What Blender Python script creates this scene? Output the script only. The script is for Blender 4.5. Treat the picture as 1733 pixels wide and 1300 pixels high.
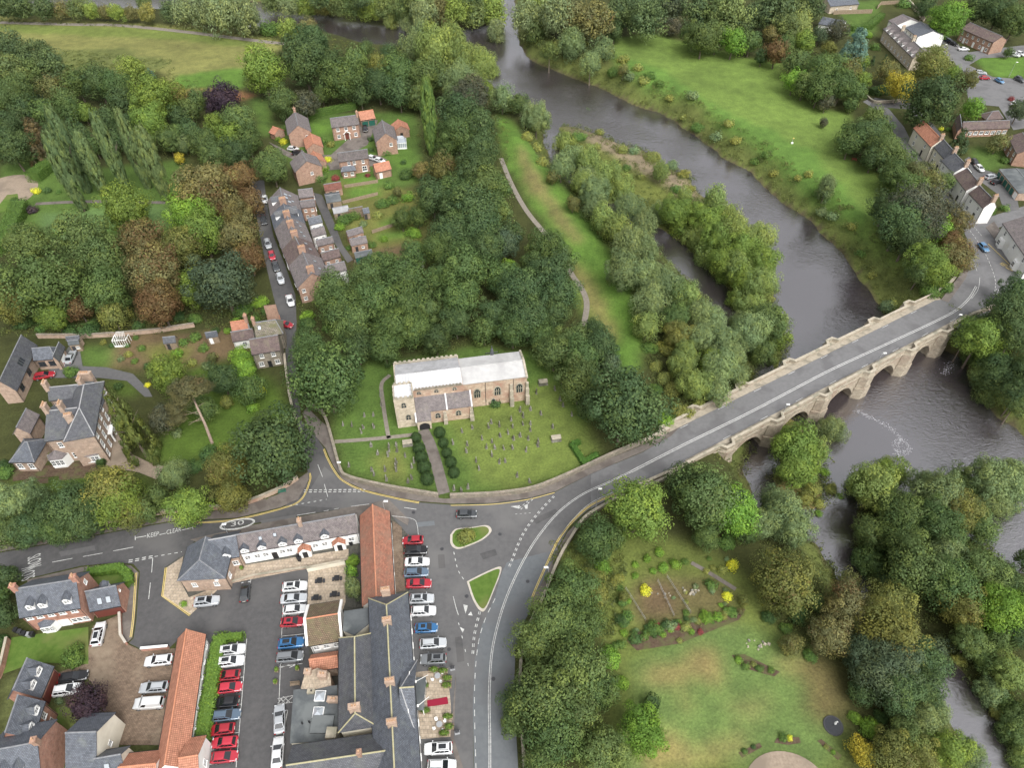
import bpy, bmesh, math, random
import numpy as np
from mathutils import Vector
R_ = math.radians
for o in list(bpy.data.objects): bpy.data.objects.remove(o)
SC = bpy.context.scene; COL = SC.collection
# ---------------------------------------------------------------- camera
TH = R_(46.0); CH = 120.0; FPX = 1201.0
cam = bpy.data.cameras.new('camera'); camo = bpy.data.objects.new('camera', cam); COL.objects.link(camo)
camo.location = (0, 0, CH); camo.rotation_euler = (math.pi/2 - TH, 0, 0)
cam.sensor_width = 36; cam.lens = FPX/1733*36; cam.clip_end = 9000; cam.clip_start = 1
SC.camera = camo
# ---------------------------------------------------------------- sky, sun, exposure
W = bpy.data.worlds.new('World'); SC.world = W; W.use_nodes = True
nt = W.node_tree; nt.nodes.clear()
sky = nt.nodes.new('ShaderNodeTexSky'); sky.sky_type = 'NISHITA'; sky.sun_disc = False
SUN_EL, SUN_AZ = R_(52), R_(152)
sky.sun_elevation = SUN_EL; sky.sun_rotation = SUN_AZ
sky.air_density = 1.0; sky.dust_density = 5.0; sky.ozone_density = 1.0
hs = nt.nodes.new('ShaderNodeHueSaturation'); hs.inputs['Saturation'].default_value = 0.13
bg = nt.nodes.new('ShaderNodeBackground'); bg.inputs['Strength'].default_value = 0.15
wo = nt.nodes.new('ShaderNodeOutputWorld')
nt.links.new(sky.outputs[0], hs.inputs['Color']); nt.links.new(hs.outputs[0], bg.inputs[0]); nt.links.new(bg.outputs[0], wo.inputs[0])
sl = bpy.data.lights.new('sun', 'SUN'); so = bpy.data.objects.new('sun', sl); COL.objects.link(so)
sl.energy = 1.0; sl.angle = R_(40); sl.color = (1.0, 0.98, 0.95)
so.rotation_euler = Vector((math.sin(SUN_AZ)*math.cos(SUN_EL), math.cos(SUN_AZ)*math.cos(SUN_EL), math.sin(SUN_EL))).to_track_quat('Z', 'Y').to_euler()
so.location = (0, 0, 200)
SC.view_settings.view_transform = 'Standard'; SC.view_settings.look = 'None'
SC.view_settings.exposure = 0.88; SC.view_settings.gamma = 1; SC.view_settings.use_curve_mapping = False
SC.render.engine = 'CYCLES'
SC.cycles.max_bounces = 5; SC.cycles.diffuse_bounces = 3; SC.cycles.glossy_bounces = 3; SC.cycles.transmission_bounces = 2
# ---------------------------------------------------------------- survey: photograph bearing -> place on a level
cT, sT = math.cos(TH), math.sin(TH)
def G(u, v, z=0.0):
    a = (u-866.5)/FPX; b = (v-650)/FPX
    t = (CH - z)/(sT + b*cT)
    return Vector((a*t, (cT - b*sT)*t, z))
def proj(p):
    x, y, z = p[0], p[1], p[2]-CH
    d = y*cT - z*sT
    return (866.5 + FPX*x/d, 650 - FPX*(y*sT + z*cT)/d)
def mpp(u, v, z=0.0):          # metres per pixel across the view
    return (CH - z)/(sT + (v-650)/FPX*cT)/FPX
def h_from(base, topv):        # height of an upright whose foot and tip rows are known
    p = G(*base); lo, hi = 0., 60.
    for _ in range(40):
        m = (lo+hi)/2
        if proj((p.x, p.y, m))[1] > topv: lo = m
        else: hi = m
    return lo
def Gs(pts, z=0.0): return [G(u, v, z) for u, v in pts]
rnd = random.Random(7)
# ---------------------------------------------------------------- names, labels
def tag(o, label=None, cat=None, group=None, kind=None):
    if label: o['label'] = label
    if cat: o['category'] = cat
    if group: o['group'] = group
    if kind: o['kind'] = kind
    return o
def empty(name, loc=(0,0,0), rz=0.0):
    o = bpy.data.objects.new(name, None); COL.objects.link(o); o.location = loc; o.rotation_euler = (0,0,rz)
    o.empty_display_size = 0.5
    return o
ORD = ['first','second','third','fourth','fifth','sixth','seventh','eighth','ninth','tenth','eleventh','twelfth','thirteenth','fourteenth','fifteenth','sixteenth','seventeenth','eighteenth','nineteenth','twentieth']
TENS = {2:'twenty',3:'thirty',4:'forty',5:'fifty',6:'sixty',7:'seventy'}
TENO = {2:'twentieth',3:'thirtieth',4:'fortieth',5:'fiftieth',6:'sixtieth',7:'seventieth'}
def ordinal(i):                # i from 0
    n = i+1
    if n <= 20: return ORD[i]
    if n % 10 == 0: return TENO[n//10]
    return TENS[n//10] + '-' + ORD[n % 10 - 1]
# ---------------------------------------------------------------- mesh collector
class MB:
    def __init__(s): s.v = []; s.f = []; s.uv = []; s.mi = []
    def face(s, pts, uv=None, mi=0):
        n = len(s.v); s.v += [tuple(p) for p in pts]; s.f.append(tuple(range(n, n+len(pts))))
        s.uv.append(uv or [(p[0], p[1]) for p in pts]); s.mi.append(mi)
    def box(s, c, d, rz=0.0, mi=0, top=1.0):   # c = centre of the base
        hx, hy, h = d[0]/2, d[1]/2, d[2]; ca, sa = math.cos(rz), math.sin(rz)
        def P(x, y, z): return (c[0]+x*ca-y*sa, c[1]+x*sa+y*ca, c[2]+z)
        b = [P(-hx,-hy,0),P(hx,-hy,0),P(hx,hy,0),P(-hx,hy,0)]; t = [P(-hx*top,-hy*top,h),P(hx*top,-hy*top,h),P(hx*top,hy*top,h),P(-hx*top,hy*top,h)]
        s.face(t, mi=mi); s.face(b[::-1], mi=mi)
        for i in range(4):
            j = (i+1) % 4; L = (Vector(b[i])-Vector(b[j])).length
            s.face([b[i],b[j],t[j],t[i]], [(0,0),(L,0),(L,h),(0,h)], mi)
    def prism(s, poly, z0, z1, mi=0, bottom=False):   # poly xy, counter-clockwise
        a = sum(poly[i][0]*poly[(i+1)%len(poly)][1]-poly[(i+1)%len(poly)][0]*poly[i][1] for i in range(len(poly)))
        if a < 0: poly = poly[::-1]
        s.face([(p[0],p[1],z1) for p in poly], mi=mi)
        if bottom: s.face([(p[0],p[1],z0) for p in poly[::-1]], mi=mi)
        u = 0
        for i in range(len(poly)):
            p, q = poly[i], poly[(i+1)%len(poly)]; L = math.hypot(q[0]-p[0], q[1]-p[1])
            s.face([(p[0],p[1],z0),(q[0],q[1],z0),(q[0],q[1],z1),(p[0],p[1],z1)], [(u,z0),(u+L,z0),(u+L,z1),(u,z1)], mi); u += L
    def tube(s, p0, p1, r0, r1, n=6, mi=0, cap=True):
        p0, p1 = Vector(p0), Vector(p1); d = (p1-p0)
        if d.length < 1e-6: return
        d.normalize(); a = d.orthogonal().normalized(); b = d.cross(a)
        A = [p0+(a*math.cos(2*math.pi*i/n)+b*math.sin(2*math.pi*i/n))*r0 for i in range(n)]
        B = [p1+(a*math.cos(2*math.pi*i/n)+b*math.sin(2*math.pi*i/n))*r1 for i in range(n)]
        for i in range(n):
            j = (i+1) % n; s.face([A[i],A[j],B[j],B[i]], mi=mi)
        if cap: s.face(B, mi=mi)
    def dome(s, c, r, rz_, n=8, m=4, mi=0):
        rows = []
        for k in range(m+1):
            t = k/m*math.pi/2
            rows.append([(c[0]+r*math.cos(t)*math.cos(2*math.pi*i/n), c[1]+r*math.cos(t)*math.sin(2*math.pi*i/n), c[2]+rz_*math.sin(t)) for i in range(n)])
        for k in range(m):
            for i in range(n):
                j = (i+1) % n; s.face([rows[k][i],rows[k][j],rows[k+1][j],rows[k+1][i]], mi=mi)
    def data(s, name, mats, smooth=False):
        me = bpy.data.meshes.new(name); me.from_pydata(s.v, [], s.f)
        uvl = me.uv_layers.new(name='UVMap'); k = 0; buf = np.empty(sum(len(f) for f in s.f)*2, 'f')
        for uv in s.uv:
            for q in uv: buf[k] = q[0]; buf[k+1] = q[1]; k += 2
        uvl.data.foreach_set('uv', buf)
        for m in (mats if isinstance(mats, (list, tuple)) else [mats]): me.materials.append(m)
        me.polygons.foreach_set('material_index', s.mi)
        if smooth: me.polygons.foreach_set('use_smooth', [True]*len(s.f))
        me.update(); return me
    def build(s, name, mats, parent=None, off=None, smooth=False):
        if off is not None: s.v = [(p[0]-off[0], p[1]-off[1], p[2]-off[2]) for p in s.v]
        return link(name, s.data(name, mats, smooth), parent)
def link(name, me, parent=None, loc=None):
    o = bpy.data.objects.new(name, me); COL.objects.link(o)
    if parent is not None: o.parent = parent
    if loc is not None: o.location = loc
    return o
def copy_tree(o, parent=None):
    c = o.copy(); COL.objects.link(c); c.parent = parent
    for ch in o.children: copy_tree(ch, c)
    return c
# ---------------------------------------------------------------- materials
def mat(name):
    m = bpy.data.materials.new(name); m.use_nodes = True
    return m, m.node_tree.nodes, m.node_tree.links, m.node_tree.nodes['Principled BSDF']
def plain(name, c, rough=0.7, metal=0.0, spec=0.35):
    m, n, l, b = mat(name); b.inputs['Base Color'].default_value = (*c, 1); b.inputs['Roughness'].default_value = rough
    b.inputs['Metallic'].default_value = metal; b.inputs['Specular IOR Level'].default_value = spec
    return m
def ramp(n, stops):
    r = n.new('ShaderNodeValToRGB'); e = r.color_ramp.elements
    while len(e) < len(stops): e.new(0.5)
    for x, (p, c) in zip(e, stops): x.position = p; x.color = (*c, 1)
    return r
def noisy(name, c1, c2, scale=0.6, detail=6, rough=0.85, spec=0.25, c3=None, s3=0.05, bump=0.0, bscale=6.0, lo=0.35, hi=0.65, s3lo=0.5, s3hi=0.62):
    """two colours in a fine mottling, a third in broad patches"""
    m, n, l, b = mat(name); g = n.new('ShaderNodeNewGeometry')
    t = n.new('ShaderNodeTexNoise'); t.inputs['Scale'].default_value = scale; t.inputs['Detail'].default_value = detail; t.inputs['Roughness'].default_value = 0.65
    l.new(g.outputs['Position'], t.inputs['Vector'])
    r = ramp(n, [(lo, c1), (hi, c2)]); l.new(t.outputs[0], r.inputs[0]); out = r.outputs[0]
    if c3:
        t3 = n.new('ShaderNodeTexNoise'); t3.inputs['Scale'].default_value = s3; t3.inputs['Detail'].default_value = 5; l.new(g.outputs['Position'], t3.inputs['Vector'])
        r3 = ramp(n, [(s3lo, (0,0,0)), (s3hi, (1,1,1))]); l.new(t3.outputs[0], r3.inputs[0])
        mx = n.new('ShaderNodeMix'); mx.data_type = 'RGBA'; l.new(r3.outputs[0], mx.inputs[0]); l.new(out, mx.inputs[6]); mx.inputs[7].default_value = (*c3, 1); out = mx.outputs[2]
    l.new(out, b.inputs['Base Color']); b.inputs['Roughness'].default_value = rough; b.inputs['Specular IOR Level'].default_value = spec
    if bump:
        tb = n.new('ShaderNodeTexNoise'); tb.inputs['Scale'].default_value = bscale; tb.inputs['Detail'].default_value = 4; l.new(g.outputs['Position'], tb.inputs['Vector'])
        bp = n.new('ShaderNodeBump'); bp.inputs['Strength'].default_value = bump; bp.inputs['Distance'].default_value = 0.1; l.new(tb.outputs[0], bp.inputs['Height']); l.new(bp.outputs[0], b.inputs['Normal'])
    return m
def coursed(name, c1, c2, mortar, bw, rh, ms=0.02, rough=0.85, stain=None, sscale=0.4, slo=0.5, shi=0.7, spec=0.25, off=0.5):
    """laid pieces in courses (slates, tiles, bricks, stones) on metric UVs, with patches of moss or soot"""
    m, n, l, b = mat(name); uv = n.new('ShaderNodeUVMap'); g = n.new('ShaderNodeNewGeometry')
    t = n.new('ShaderNodeTexBrick'); t.inputs['Scale'].default_value = 1; t.inputs['Brick Width'].default_value = bw; t.inputs['Row Height'].default_value = rh
    t.inputs['Mortar Size'].default_value = ms; t.inputs['Mortar Smooth'].default_value = 0.3; t.inputs['Bias'].default_value = 0.0; t.offset = off
    t.inputs['Color1'].default_value = (*c1, 1); t.inputs['Color2'].default_value = (*c2, 1); t.inputs['Mortar'].default_value = (*mortar, 1)
    l.new(uv.outputs[0], t.inputs['Vector'])
    no = n.new('ShaderNodeTexNoise'); no.inputs['Scale'].default_value = 1.3; no.inputs['Detail'].default_value = 8; no.inputs['Roughness'].default_value = 0.7; l.new(g.outputs['Position'], no.inputs['Vector'])
    r = ramp(n, [(0.3, (0.68,)*3), (0.7, (1.3,)*3)]); l.new(no.outputs[0], r.inputs[0])
    mu = n.new('ShaderNodeMix'); mu.data_type = 'RGBA'; mu.blend_type = 'MULTIPLY'; mu.inputs[0].default_value = 1; l.new(t.outputs[0], mu.inputs[6]); l.new(r.outputs[0], mu.inputs[7]); out = mu.outputs[2]
    if stain:
        n2 = n.new('ShaderNodeTexNoise'); n2.inputs['Scale'].default_value = sscale; n2.inputs['Detail'].default_value = 7; n2.inputs['Roughness'].default_value = 0.7; l.new(g.outputs['Position'], n2.inputs['Vector'])
        r2 = ramp(n, [(slo, (0,0,0)), (shi, (1,1,1))]); l.new(n2.outputs[0], r2.inputs[0])
        mx = n.new('ShaderNodeMix'); mx.data_type = 'RGBA'; l.new(r2.outputs[0], mx.inputs[0]); l.new(out, mx.inputs[6]); mx.inputs[7].default_value = (*stain, 1); out = mx.outputs[2]
    l.new(out, b.inputs['Base Color']); b.inputs['Roughness'].default_value = rough; b.inputs['Specular IOR Level'].default_value = spec
    bp = n.new('ShaderNodeBump'); bp.inputs['Strength'].default_value = 0.5; bp.inputs['Distance'].default_value = 0.03; l.new(t.outputs['Fac'], bp.inputs['Height']); bp.invert = True; l.new(bp.outputs[0], b.inputs['Normal'])
    return m
M = {}
M['slate'] = coursed('blue_grey_slate', (.085,.095,.115), (.13,.14,.165), (.05,.055,.06), .32, .22, .03, .6, (.15,.16,.15), .5, .55, .8, .4)
M['slate_dark'] = coursed('dark_slate', (.075,.08,.09), (.115,.118,.13), (.04,.04,.045), .32, .22, .03, .6, (.11,.115,.10), .4, .5, .8, .4)
M['slate_purple'] = coursed('purple_grey_slate', (.15,.13,.128), (.195,.17,.165), (.08,.073,.075), .32, .22, .03, .7, (.22,.2,.17), .5, .55, .8)
M['slate_brown'] = coursed('brown_grey_tiles', (.115,.085,.08), (.155,.115,.105), (.06,.045,.045), .32, .24, .03, .8, (.16,.14,.1), .5, .5, .8)
M['stone_slate'] = coursed('mossy_stone_slates', (.16,.14,.11), (.22,.2,.16), (.07,.06,.05), .5, .35, .04, .9, (.12,.12,.06), .8, .45, .65)
M['moss_tile'] = coursed('mossy_brown_tiles', (.15,.105,.072), (.2,.14,.092), (.07,.055,.04), .3, .3, .05, .9, (.13,.115,.065), .9, .45, .65)
M['pantile'] = coursed('orange_pantiles', (.40,.185,.12), (.49,.235,.155), (.25,.11,.07), .28, .34, .05, .8, (.32,.16,.1), .4, .5, .75, off=0.0)
M['pantile_old'] = coursed('weathered_red_pantiles', (.33,.15,.1), (.42,.19,.125), (.19,.085,.06), .28, .34, .05, .85, (.22,.14,.1), .5, .45, .7, off=0.0)
M['tile_maroon'] = coursed('maroon_tiles', (.16,.07,.055), (.21,.09,.07), (.09,.04,.03), .3, .3, .04, .85)
M['brick'] = coursed('red_brown_brick', (.30,.165,.115), (.38,.215,.15), (.34,.28,.22), .225, .075, .012, .9, (.28,.2,.15), .5, .55, .8)
M['brick_red'] = coursed('new_red_brick', (.36,.155,.105), (.43,.2,.14), (.34,.27,.22), .225, .075, .012, .9)
M['brick_old'] = coursed('old_pale_brick', (.36,.24,.175), (.44,.31,.23), (.4,.34,.28), .225, .075, .012, .9, (.3,.24,.19), .5, .5, .75)
M['sandstone'] = coursed('weathered_sandstone', (.40,.30,.22), (.50,.40,.30), (.30,.24,.19), .75, .34, .02, .92, (.34,.2,.145), .35, .45, .65)
M['sandstone_pale'] = coursed('pale_sandstone', (.44,.37,.28), (.52,.45,.35), (.3,.26,.2), .6, .3, .02, .92, (.33,.28,.22), .5, .5, .75)
M['rubble'] = coursed('rubble_wall_stone', (.24,.205,.165), (.34,.29,.235), (.16,.14,.11), .45, .22, .03, .95, (.17,.165,.12), .8, .45, .7)
M['render_white'] = noisy('white_render', (.76,.75,.72), (.83,.82,.79), .5, c3=(.66,.64,.58), s3=.3, s3lo=.55, s3hi=.8)
M['render_cream'] = noisy('cream_render', (.62,.58,.48), (.7,.66,.55), .5, c3=(.52,.48,.39), s3=.3, s3lo=.5, s3hi=.8)
M['lead_dull'] = noisy('dull_lead_sheet', (.37,.365,.36), (.44,.435,.425), .8, rough=.6, c3=(.33,.325,.32), s3=.25, s3lo=.5, s3hi=.7)
M['bridge_stone'] = coursed('weathered_bridge_stone', (.295,.25,.19), (.375,.325,.25), (.21,.18,.145), .8, .36, .02, .92, (.25,.185,.14), .3, .5, .68)
M['lead'] = noisy('plain_and_shaded_lead', (.25,.25,.255), (.34,.34,.345), .8, rough=.6, c3=(.21,.21,.21), s3=.25, s3lo=.5, s3hi=.7)  # also the nave's north slope, its shade put into the colour
M['lead_bright'] = noisy('pale_and_lit_lead', (.47,.47,.48), (.58,.58,.59), .5, rough=.5, c3=(.39,.40,.41), s3=.2, s3lo=.55, s3hi=.75)  # also the nave's south slope, its brighter light put into the colour
M['felt'] = noisy('grey_roofing_felt', (.07,.078,.082), (.10,.108,.112), .5, c3=(.13,.14,.14), s3=.3)
M['white'] = plain('white_paint', (.78,.78,.76), .5)
M['cream_paint'] = plain('cream_paint', (.6,.55,.42), .6)
M['black'] = plain('black_paint', (.02,.02,.022), .5)
M['darkmetal'] = plain('dark_grey_metal', (.06,.06,.065), .5, .4)
M['greymetal'] = plain('galvanised_steel', (.42,.43,.44), .45, .6)
M['glass'] = plain('window_glass', (.03,.036,.042), .08, 0, .8)
M['glass_roof'] = plain('rooflight_glass', (.32,.35,.38), .1, 0, .9)
M['door_green'] = plain('green_door_paint', (.02,.10,.075), .5)
M['door_brown'] = plain('brown_door_paint', (.13,.04,.03), .55)
M['terracotta'] = noisy('terracotta', (.40,.24,.14), (.5,.32,.2), 2)
M['ridge_yellow'] = noisy('lichened_ridge_tiles', (.30,.27,.15), (.38,.36,.24), 2)
M['ridge_red'] = noisy('red_ridge_tiles', (.40,.17,.1), (.5,.23,.14), 2)
M['ridge_grey'] = noisy('grey_ridge_tiles', (.15,.155,.165), (.22,.225,.235), 2)
M['timber'] = noisy('weathered_timber', (.2,.15,.1), (.28,.22,.16), 2)
M['coping'] = noisy('stone_coping', (.31,.275,.215), (.40,.355,.28), 1.2, c3=(.22,.205,.155), s3=.5, s3lo=.5, s3hi=.65)
# ================================================================ terrain
WZ = -7.5
main_river = Gs([(868,-60),(872,30),(876,65),(890,98),(905,106),(950,126),(1005,146),(1043,163),(1080,183),(1105,189),(1138,204),(1166,226),(1206,253),(1231,273),(1264,288),(1299,329),(1331,351),(1367,369),(1394,404),(1424,431),(1449,464),(1474,499),(1496,535),(1560,585),(1625,610),(1650,660),(1682,708),(1715,730),(1760,770),(1850,840),(1950,900),
    (1950,1060),(1790,975),(1725,960),(1665,915),(1600,870),(1540,835),(1490,830),(1455,850),(1425,852),(1408,810),(1398,780),(1392,752),(1365,715),(1330,690),(1322,640),(1336,600),(1338,548),(1312,508),(1314,480),(1312,455),(1290,410),(1258,380),(1240,352),(1186,324),(1172,302),(1150,287),(1125,274),(1090,254),(1065,247),(1025,229),(980,214),(950,210),(935,216),(912,204),(880,180),(850,160),(828,140),(790,112),(700,97),(640,90),(560,66),(530,64),(450,62),(400,46),(300,30),(150,29),(60,33),(-200,34),
    (-200,0),(150,-16),(300,-10),(440,4),(520,24),(600,30),(700,46),(800,46),(846,36),(852,-60)], WZ)
side_channel = [(932,215,16),(928,250,14),(960,300,14),(1010,340,16),(1060,370,18),(1105,395,26),(1150,437,34),(1195,482,36),(1225,517,34),(1247,552,26),(1275,600,24),(1295,650,24),(1296,700,26),(1285,760,30),(1275,800,34),(1290,850,34),(1340,885,30),(1395,905,44),(1415,935,52),(1430,975,46),(1450,1010,42),(1500,1060,44),(1550,1110,50),(1590,1150,60),(1620,1190,64),(1650,1240,66),(1690,1300,66),(1740,1380,66)]
spur = [(1430,845,30),(1425,880,36),(1410,925,44)]
def seg_dist(X, Y, ax, ay, bx, by):
    dx, dy = bx-ax, by-ay; t = np.clip(((X-ax)*dx+(Y-ay)*dy)/(dx*dx+dy*dy+1e-9), 0, 1)
    return np.hypot(X-ax-t*dx, Y-ay-t*dy), t
def inside(X, Y, poly):
    r = np.zeros(X.shape, bool); n = len(poly)
    for i in range(n):
        ax, ay, bx, by = poly[i][0], poly[i][1], poly[(i+1)%n][0], poly[(i+1)%n][1]
        if ay == by: continue
        c = ((ay > Y) != (by > Y)) & (X < (bx-ax)*(Y-ay)/(by-ay)+ax)
        r ^= c
    return r
def poly_dist(X, Y, poly, closed=True):
    d = np.full(X.shape, 1e9); n = len(poly)
    for i in range(n if closed else n-1):
        e, _ = seg_dist(X, Y, poly[i][0], poly[i][1], poly[(i+1)%n][0], poly[(i+1)%n][1]); d = np.minimum(d, e)
    return d
def wob(X, Y, s, k):       # smooth wandering field, about -1..1
    return (np.sin(X/s*1.7+k+1.3*np.sin(Y/s*1.1+k*2))+np.sin(Y/s*1.9+k*3+1.1*np.sin(X/s*1.3+k)) + np.sin((X+Y)/s*2.9+k*5)*.6)/2.6
xs = np.concatenate([[-4000,-2000,-1100,-650,-450], np.arange(-330, 331, 1.5), [450,650,1100,2000,4000]])
ys = np.concatenate([[-3000,-1200,-400,-120,-30], np.arange(8, 500, 1.5), [560,700,1000,1800,3500,6000]])
GX, GY = np.meshgrid(xs, ys)
WXx = GX + 1.2*wob(GX, GY, 9, 1.0) + .7*wob(GX, GY, 3.1, 2.0); WYy = GY + 1.2*wob(GX, GY, 9, 4.0) + .7*wob(GX, GY, 3.1, 5.0)
rd = poly_dist(WXx, WYy, main_river); rd = np.where(inside(WXx, WYy, main_river), -rd, rd)
for ch in (side_channel, spur):
    pts = [(G(u, v, WZ), w*mpp(u, v, WZ)/2) for u, v, w in ch]
    for (p, a), (q, b) in zip(pts[:-1], pts[1:]):
        e, t = seg_dist(WXx, WYy, p.x, p.y, q.x, q.y); rd = np.minimum(rd, e-(a+(b-a)*t))
LAND = np.zeros(GX.shape)
def polyP(pts, z=0): return Gs(pts, z)
low1 = polyP([(925,205),(1000,205),(1190,300),(1330,450),(1350,560),(1340,640),(1295,650),(1225,517),(1150,437),(1060,370),(960,300)], -6)
low2 = polyP([(1300,690),(1400,720),(1440,850),(1410,930),(1340,885),(1280,830)], -6.5)
low3 = polyP([(1430,840),(1540,820),(1660,890),(1740,960),(1960,1080),(1960,1400),(1760,1400),(1600,1150),(1450,1000)], -5.4)
for pl, hgt in ((low1,-6.1),(low2,-6.6),(low3,-5.4)): LAND = np.where(inside(GX, GY, pl), hgt, LAND)
bank = [G(868,232),G(905,300),G(960,370),G(1010,440),G(1045,500),G(1062,560),G(1070,620)]
bd = poly_dist(GX, GY, bank, False); LAND = LAND + 1.5*np.exp(-(bd/4.5)**2)
t = np.clip(rd/9.5, 0, 1); t = t*t*(3-2*t)
near = np.exp(-np.clip(rd,0,60)/25)
H = np.where(rd <= 0, WZ - np.minimum(1.6, 0.15-rd*0.35), WZ - 0.15 + (LAND - WZ + .15)*t)
H += np.where((rd > 1) & (rd < 40), .35*near*wob(GX, GY, 6, 7.0)*t*(LAND < -1), 0)
far = np.clip((np.hypot(GX, GY-200)-420)/1500, 0, 1); H += far*25
def HT(x, y):
    i = int(np.clip(np.searchsorted(xs, x)-1, 0, len(xs)-2)); j = int(np.clip(np.searchsorted(ys, y)-1, 0, len(ys)-2))
    a = (x-xs[i])/(xs[i+1]-xs[i]); b = (y-ys[j])/(ys[j+1]-ys[j])
    return float((H[j,i]*(1-a)+H[j,i+1]*a)*(1-b)+(H[j+1,i]*(1-a)+H[j+1,i+1]*a)*b)
def RD(x, y):
    i = int(np.clip(np.searchsorted(xs, x)-1, 0, len(xs)-2)); j = int(np.clip(np.searchsorted(ys, y)-1, 0, len(ys)-2)); return float(rd[j, i])
# what grows or lies on the ground, each with its own colour
FLOOR=(.045,.05,.02); LAWN=(.074,.122,.032); BRIGHT=(.088,.158,.034); MEADOW=(.112,.166,.044); DRY=(.158,.16,.062); GRAVEL=(.19,.155,.115); SCRUB=(.10,.115,.035); SOIL=(.12,.085,.055); PALE=(.102,.152,.052); DARKLAWN=(.065,.105,.022); ROUGH=(.115,.12,.04); CUT=(.17,.155,.065)
cover = np.empty(GX.shape+(3,)); cover[:] = FLOOR
def paint(pts, c, wv=1.0, z=0, soft=None):
    pl = polyP(pts, z); x2 = GX + wv*wob(GX, GY, 7, 1.7) + wv*.7*wob(GX, GY, 2.3, 3.9); y2 = GY + wv*wob(GX, GY, 7, 2.2) + wv*.7*wob(GX, GY, 2.3, 5.1)
    m = inside(x2, y2, pl)
    cover[m] = c
paint([(-50,25),(330,42),(490,68),(470,85),(420,115),(400,160),(370,172),(300,160),(270,122),(180,118),(110,128),(70,92),(-50,58)], DRY, 2)
paint([(-50,38),(330,50),(440,72),(430,84),(300,66),(-50,52)], (.12,.15,.045), 1.5)
paint([(290,128),(430,112),(400,165),(300,160)], BRIGHT, 2); paint([(90,88),(190,80),(280,100),(260,125),(110,128)], (.105,.12,.045), 2.5)
paint([(312,150),(370,150),(425,158),(430,170),(315,168)], (.24,.12,.07), .8)
paint([(1030,62),(1100,57),(1170,72),(1260,97),(1315,105),(1345,160),(1390,185),(1440,188),(1432,230),(1415,258),(1450,275),(1495,300),(1492,380),(1505,420),(1540,450),(1555,500),(1500,535),(1470,490),(1430,425),(1380,365),(1300,315),(1260,273),(1200,238),(1130,193),(1080,155),(1040,110)], MEADOW, 1.2)
paint([(1040,90),(1120,120),(1250,200),(1370,250),(1460,350),(1470,420),(1420,360),(1330,300),(1240,240),(1130,180)], (.088,.158,.038), 2)
paint([(1400,395),(1470,430),(1540,470),(1570,520),(1500,540),(1440,460)], ROUGH, 2)
paint([(960,85),(1020,110),(1090,150),(1170,200),(1260,255),(1330,310),(1400,370),(1430,410),(1400,405),(1300,330),(1200,255),(1100,190),(1000,146),(930,118)], SCRUB, 1.5)
paint([(838,185),(868,208),(905,255),(945,310),(995,370),(1045,440),(1072,490),(1086,550),(1092,620),(1040,640),(1030,585),(985,560),(970,520),(965,460),(930,400),(895,340),(860,280)], BRIGHT, 1)
paint([(872,250),(888,262),(915,310),(955,370),(988,415),(975,418),(935,372),(895,320)], (.175,.155,.07), .9); paint([(955,440),(1005,470),(1035,540),(1040,590),(1010,560),(990,500)], CUT, 1.2)
paint([(925,205),(1000,205),(1190,300),(1330,450),(1350,560),(1340,640),(1295,650),(1225,517),(1150,437),(1060,370),(960,300)], SCRUB, 1.2, -6)
paint([(945,206),(1000,214),(1070,243),(1130,273),(1185,320),(1190,345),(1150,330),(1100,298),(1050,272),(1000,240)], GRAVEL, 1.2, -6.2)
paint([(1300,690),(1400,720),(1440,850),(1410,930),(1340,885),(1280,830)], (.16,.13,.06), 1, -6.6); paint([(1392,770),(1432,790),(1432,850),(1408,850)], GRAVEL, .8, -6.6)
# churchyard, gardens
paint([(560,700),(580,640),(640,600),(760,560),(940,590),(1000,640),(1000,720),(1010,790),(930,822),(800,845),(690,832),(580,805)], LAWN, .4)
paint([(760,690),(930,650),(1000,720),(1000,790),(860,835),(780,800)], (.115,.15,.042), 1.6)
paint([(620,760),(680,760),(700,820),(640,815)], (.125,.14,.045), 1.4)
paint([(500,560),(620,480),(780,420),(940,430),(1000,560),(960,610),(900,590),(780,590),(640,610)], FLOOR, 1.5)
paint([(0,280),(60,262),(110,290),(310,270),(300,345),(290,400),(160,410),(60,400),(0,430)], LAWN, .6)
paint([(60,360),(280,345),(280,385),(80,395)], (.095,.155,.06), 1)
paint([(320,590),(470,650),(500,700),(420,760),(300,790),(255,780),(300,700)], DARKLAWN, .8); paint([(135,588),(200,590),(195,622),(140,622)], LAWN, .6)
paint([(180,645),(215,650),(250,670),(190,665)], DARKLAWN, .4); paint([(20,815),(130,808),(240,808),(300,860),(200,890),(90,840),(20,840)], DARKLAWN, .8)
paint([(200,570),(410,560),(430,600),(330,620),(200,620)], SOIL, 1.2); paint([(240,580),(330,590),(320,615),(250,612)], ROUGH, 1)
paint([(480,190),(700,190),(720,300),(650,330),(560,320),(480,270)], LAWN, .6); paint([(545,300),(720,330),(720,470),(620,470),(590,400)], ROUGH, 1)
for a in ([(585,320),(640,315),(645,332),(590,337)],[(580,300),(650,300),(640,312),(585,312)],[(635,395),(690,388),(690,402),(640,408)],[(640,375),(690,362),(690,372),(645,385)],[(660,255),(700,255),(700,285),(665,285)],[(525,205),(560,205),(560,228),(525,228)]): paint(a, BRIGHT, .4)
paint([(590,430),(690,415),(720,450),(620,470)], SOIL, .8); paint([(420,165),(455,170),(460,230),(440,230)], LAWN, .8)
paint([(930,930),(1060,890),(1200,930),(1280,1000),(1330,1080),(1420,1150),(1450,1260),(1420,1320),(1040,1320),(1030,1100)], (.112,.136,.04), .8)
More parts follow.
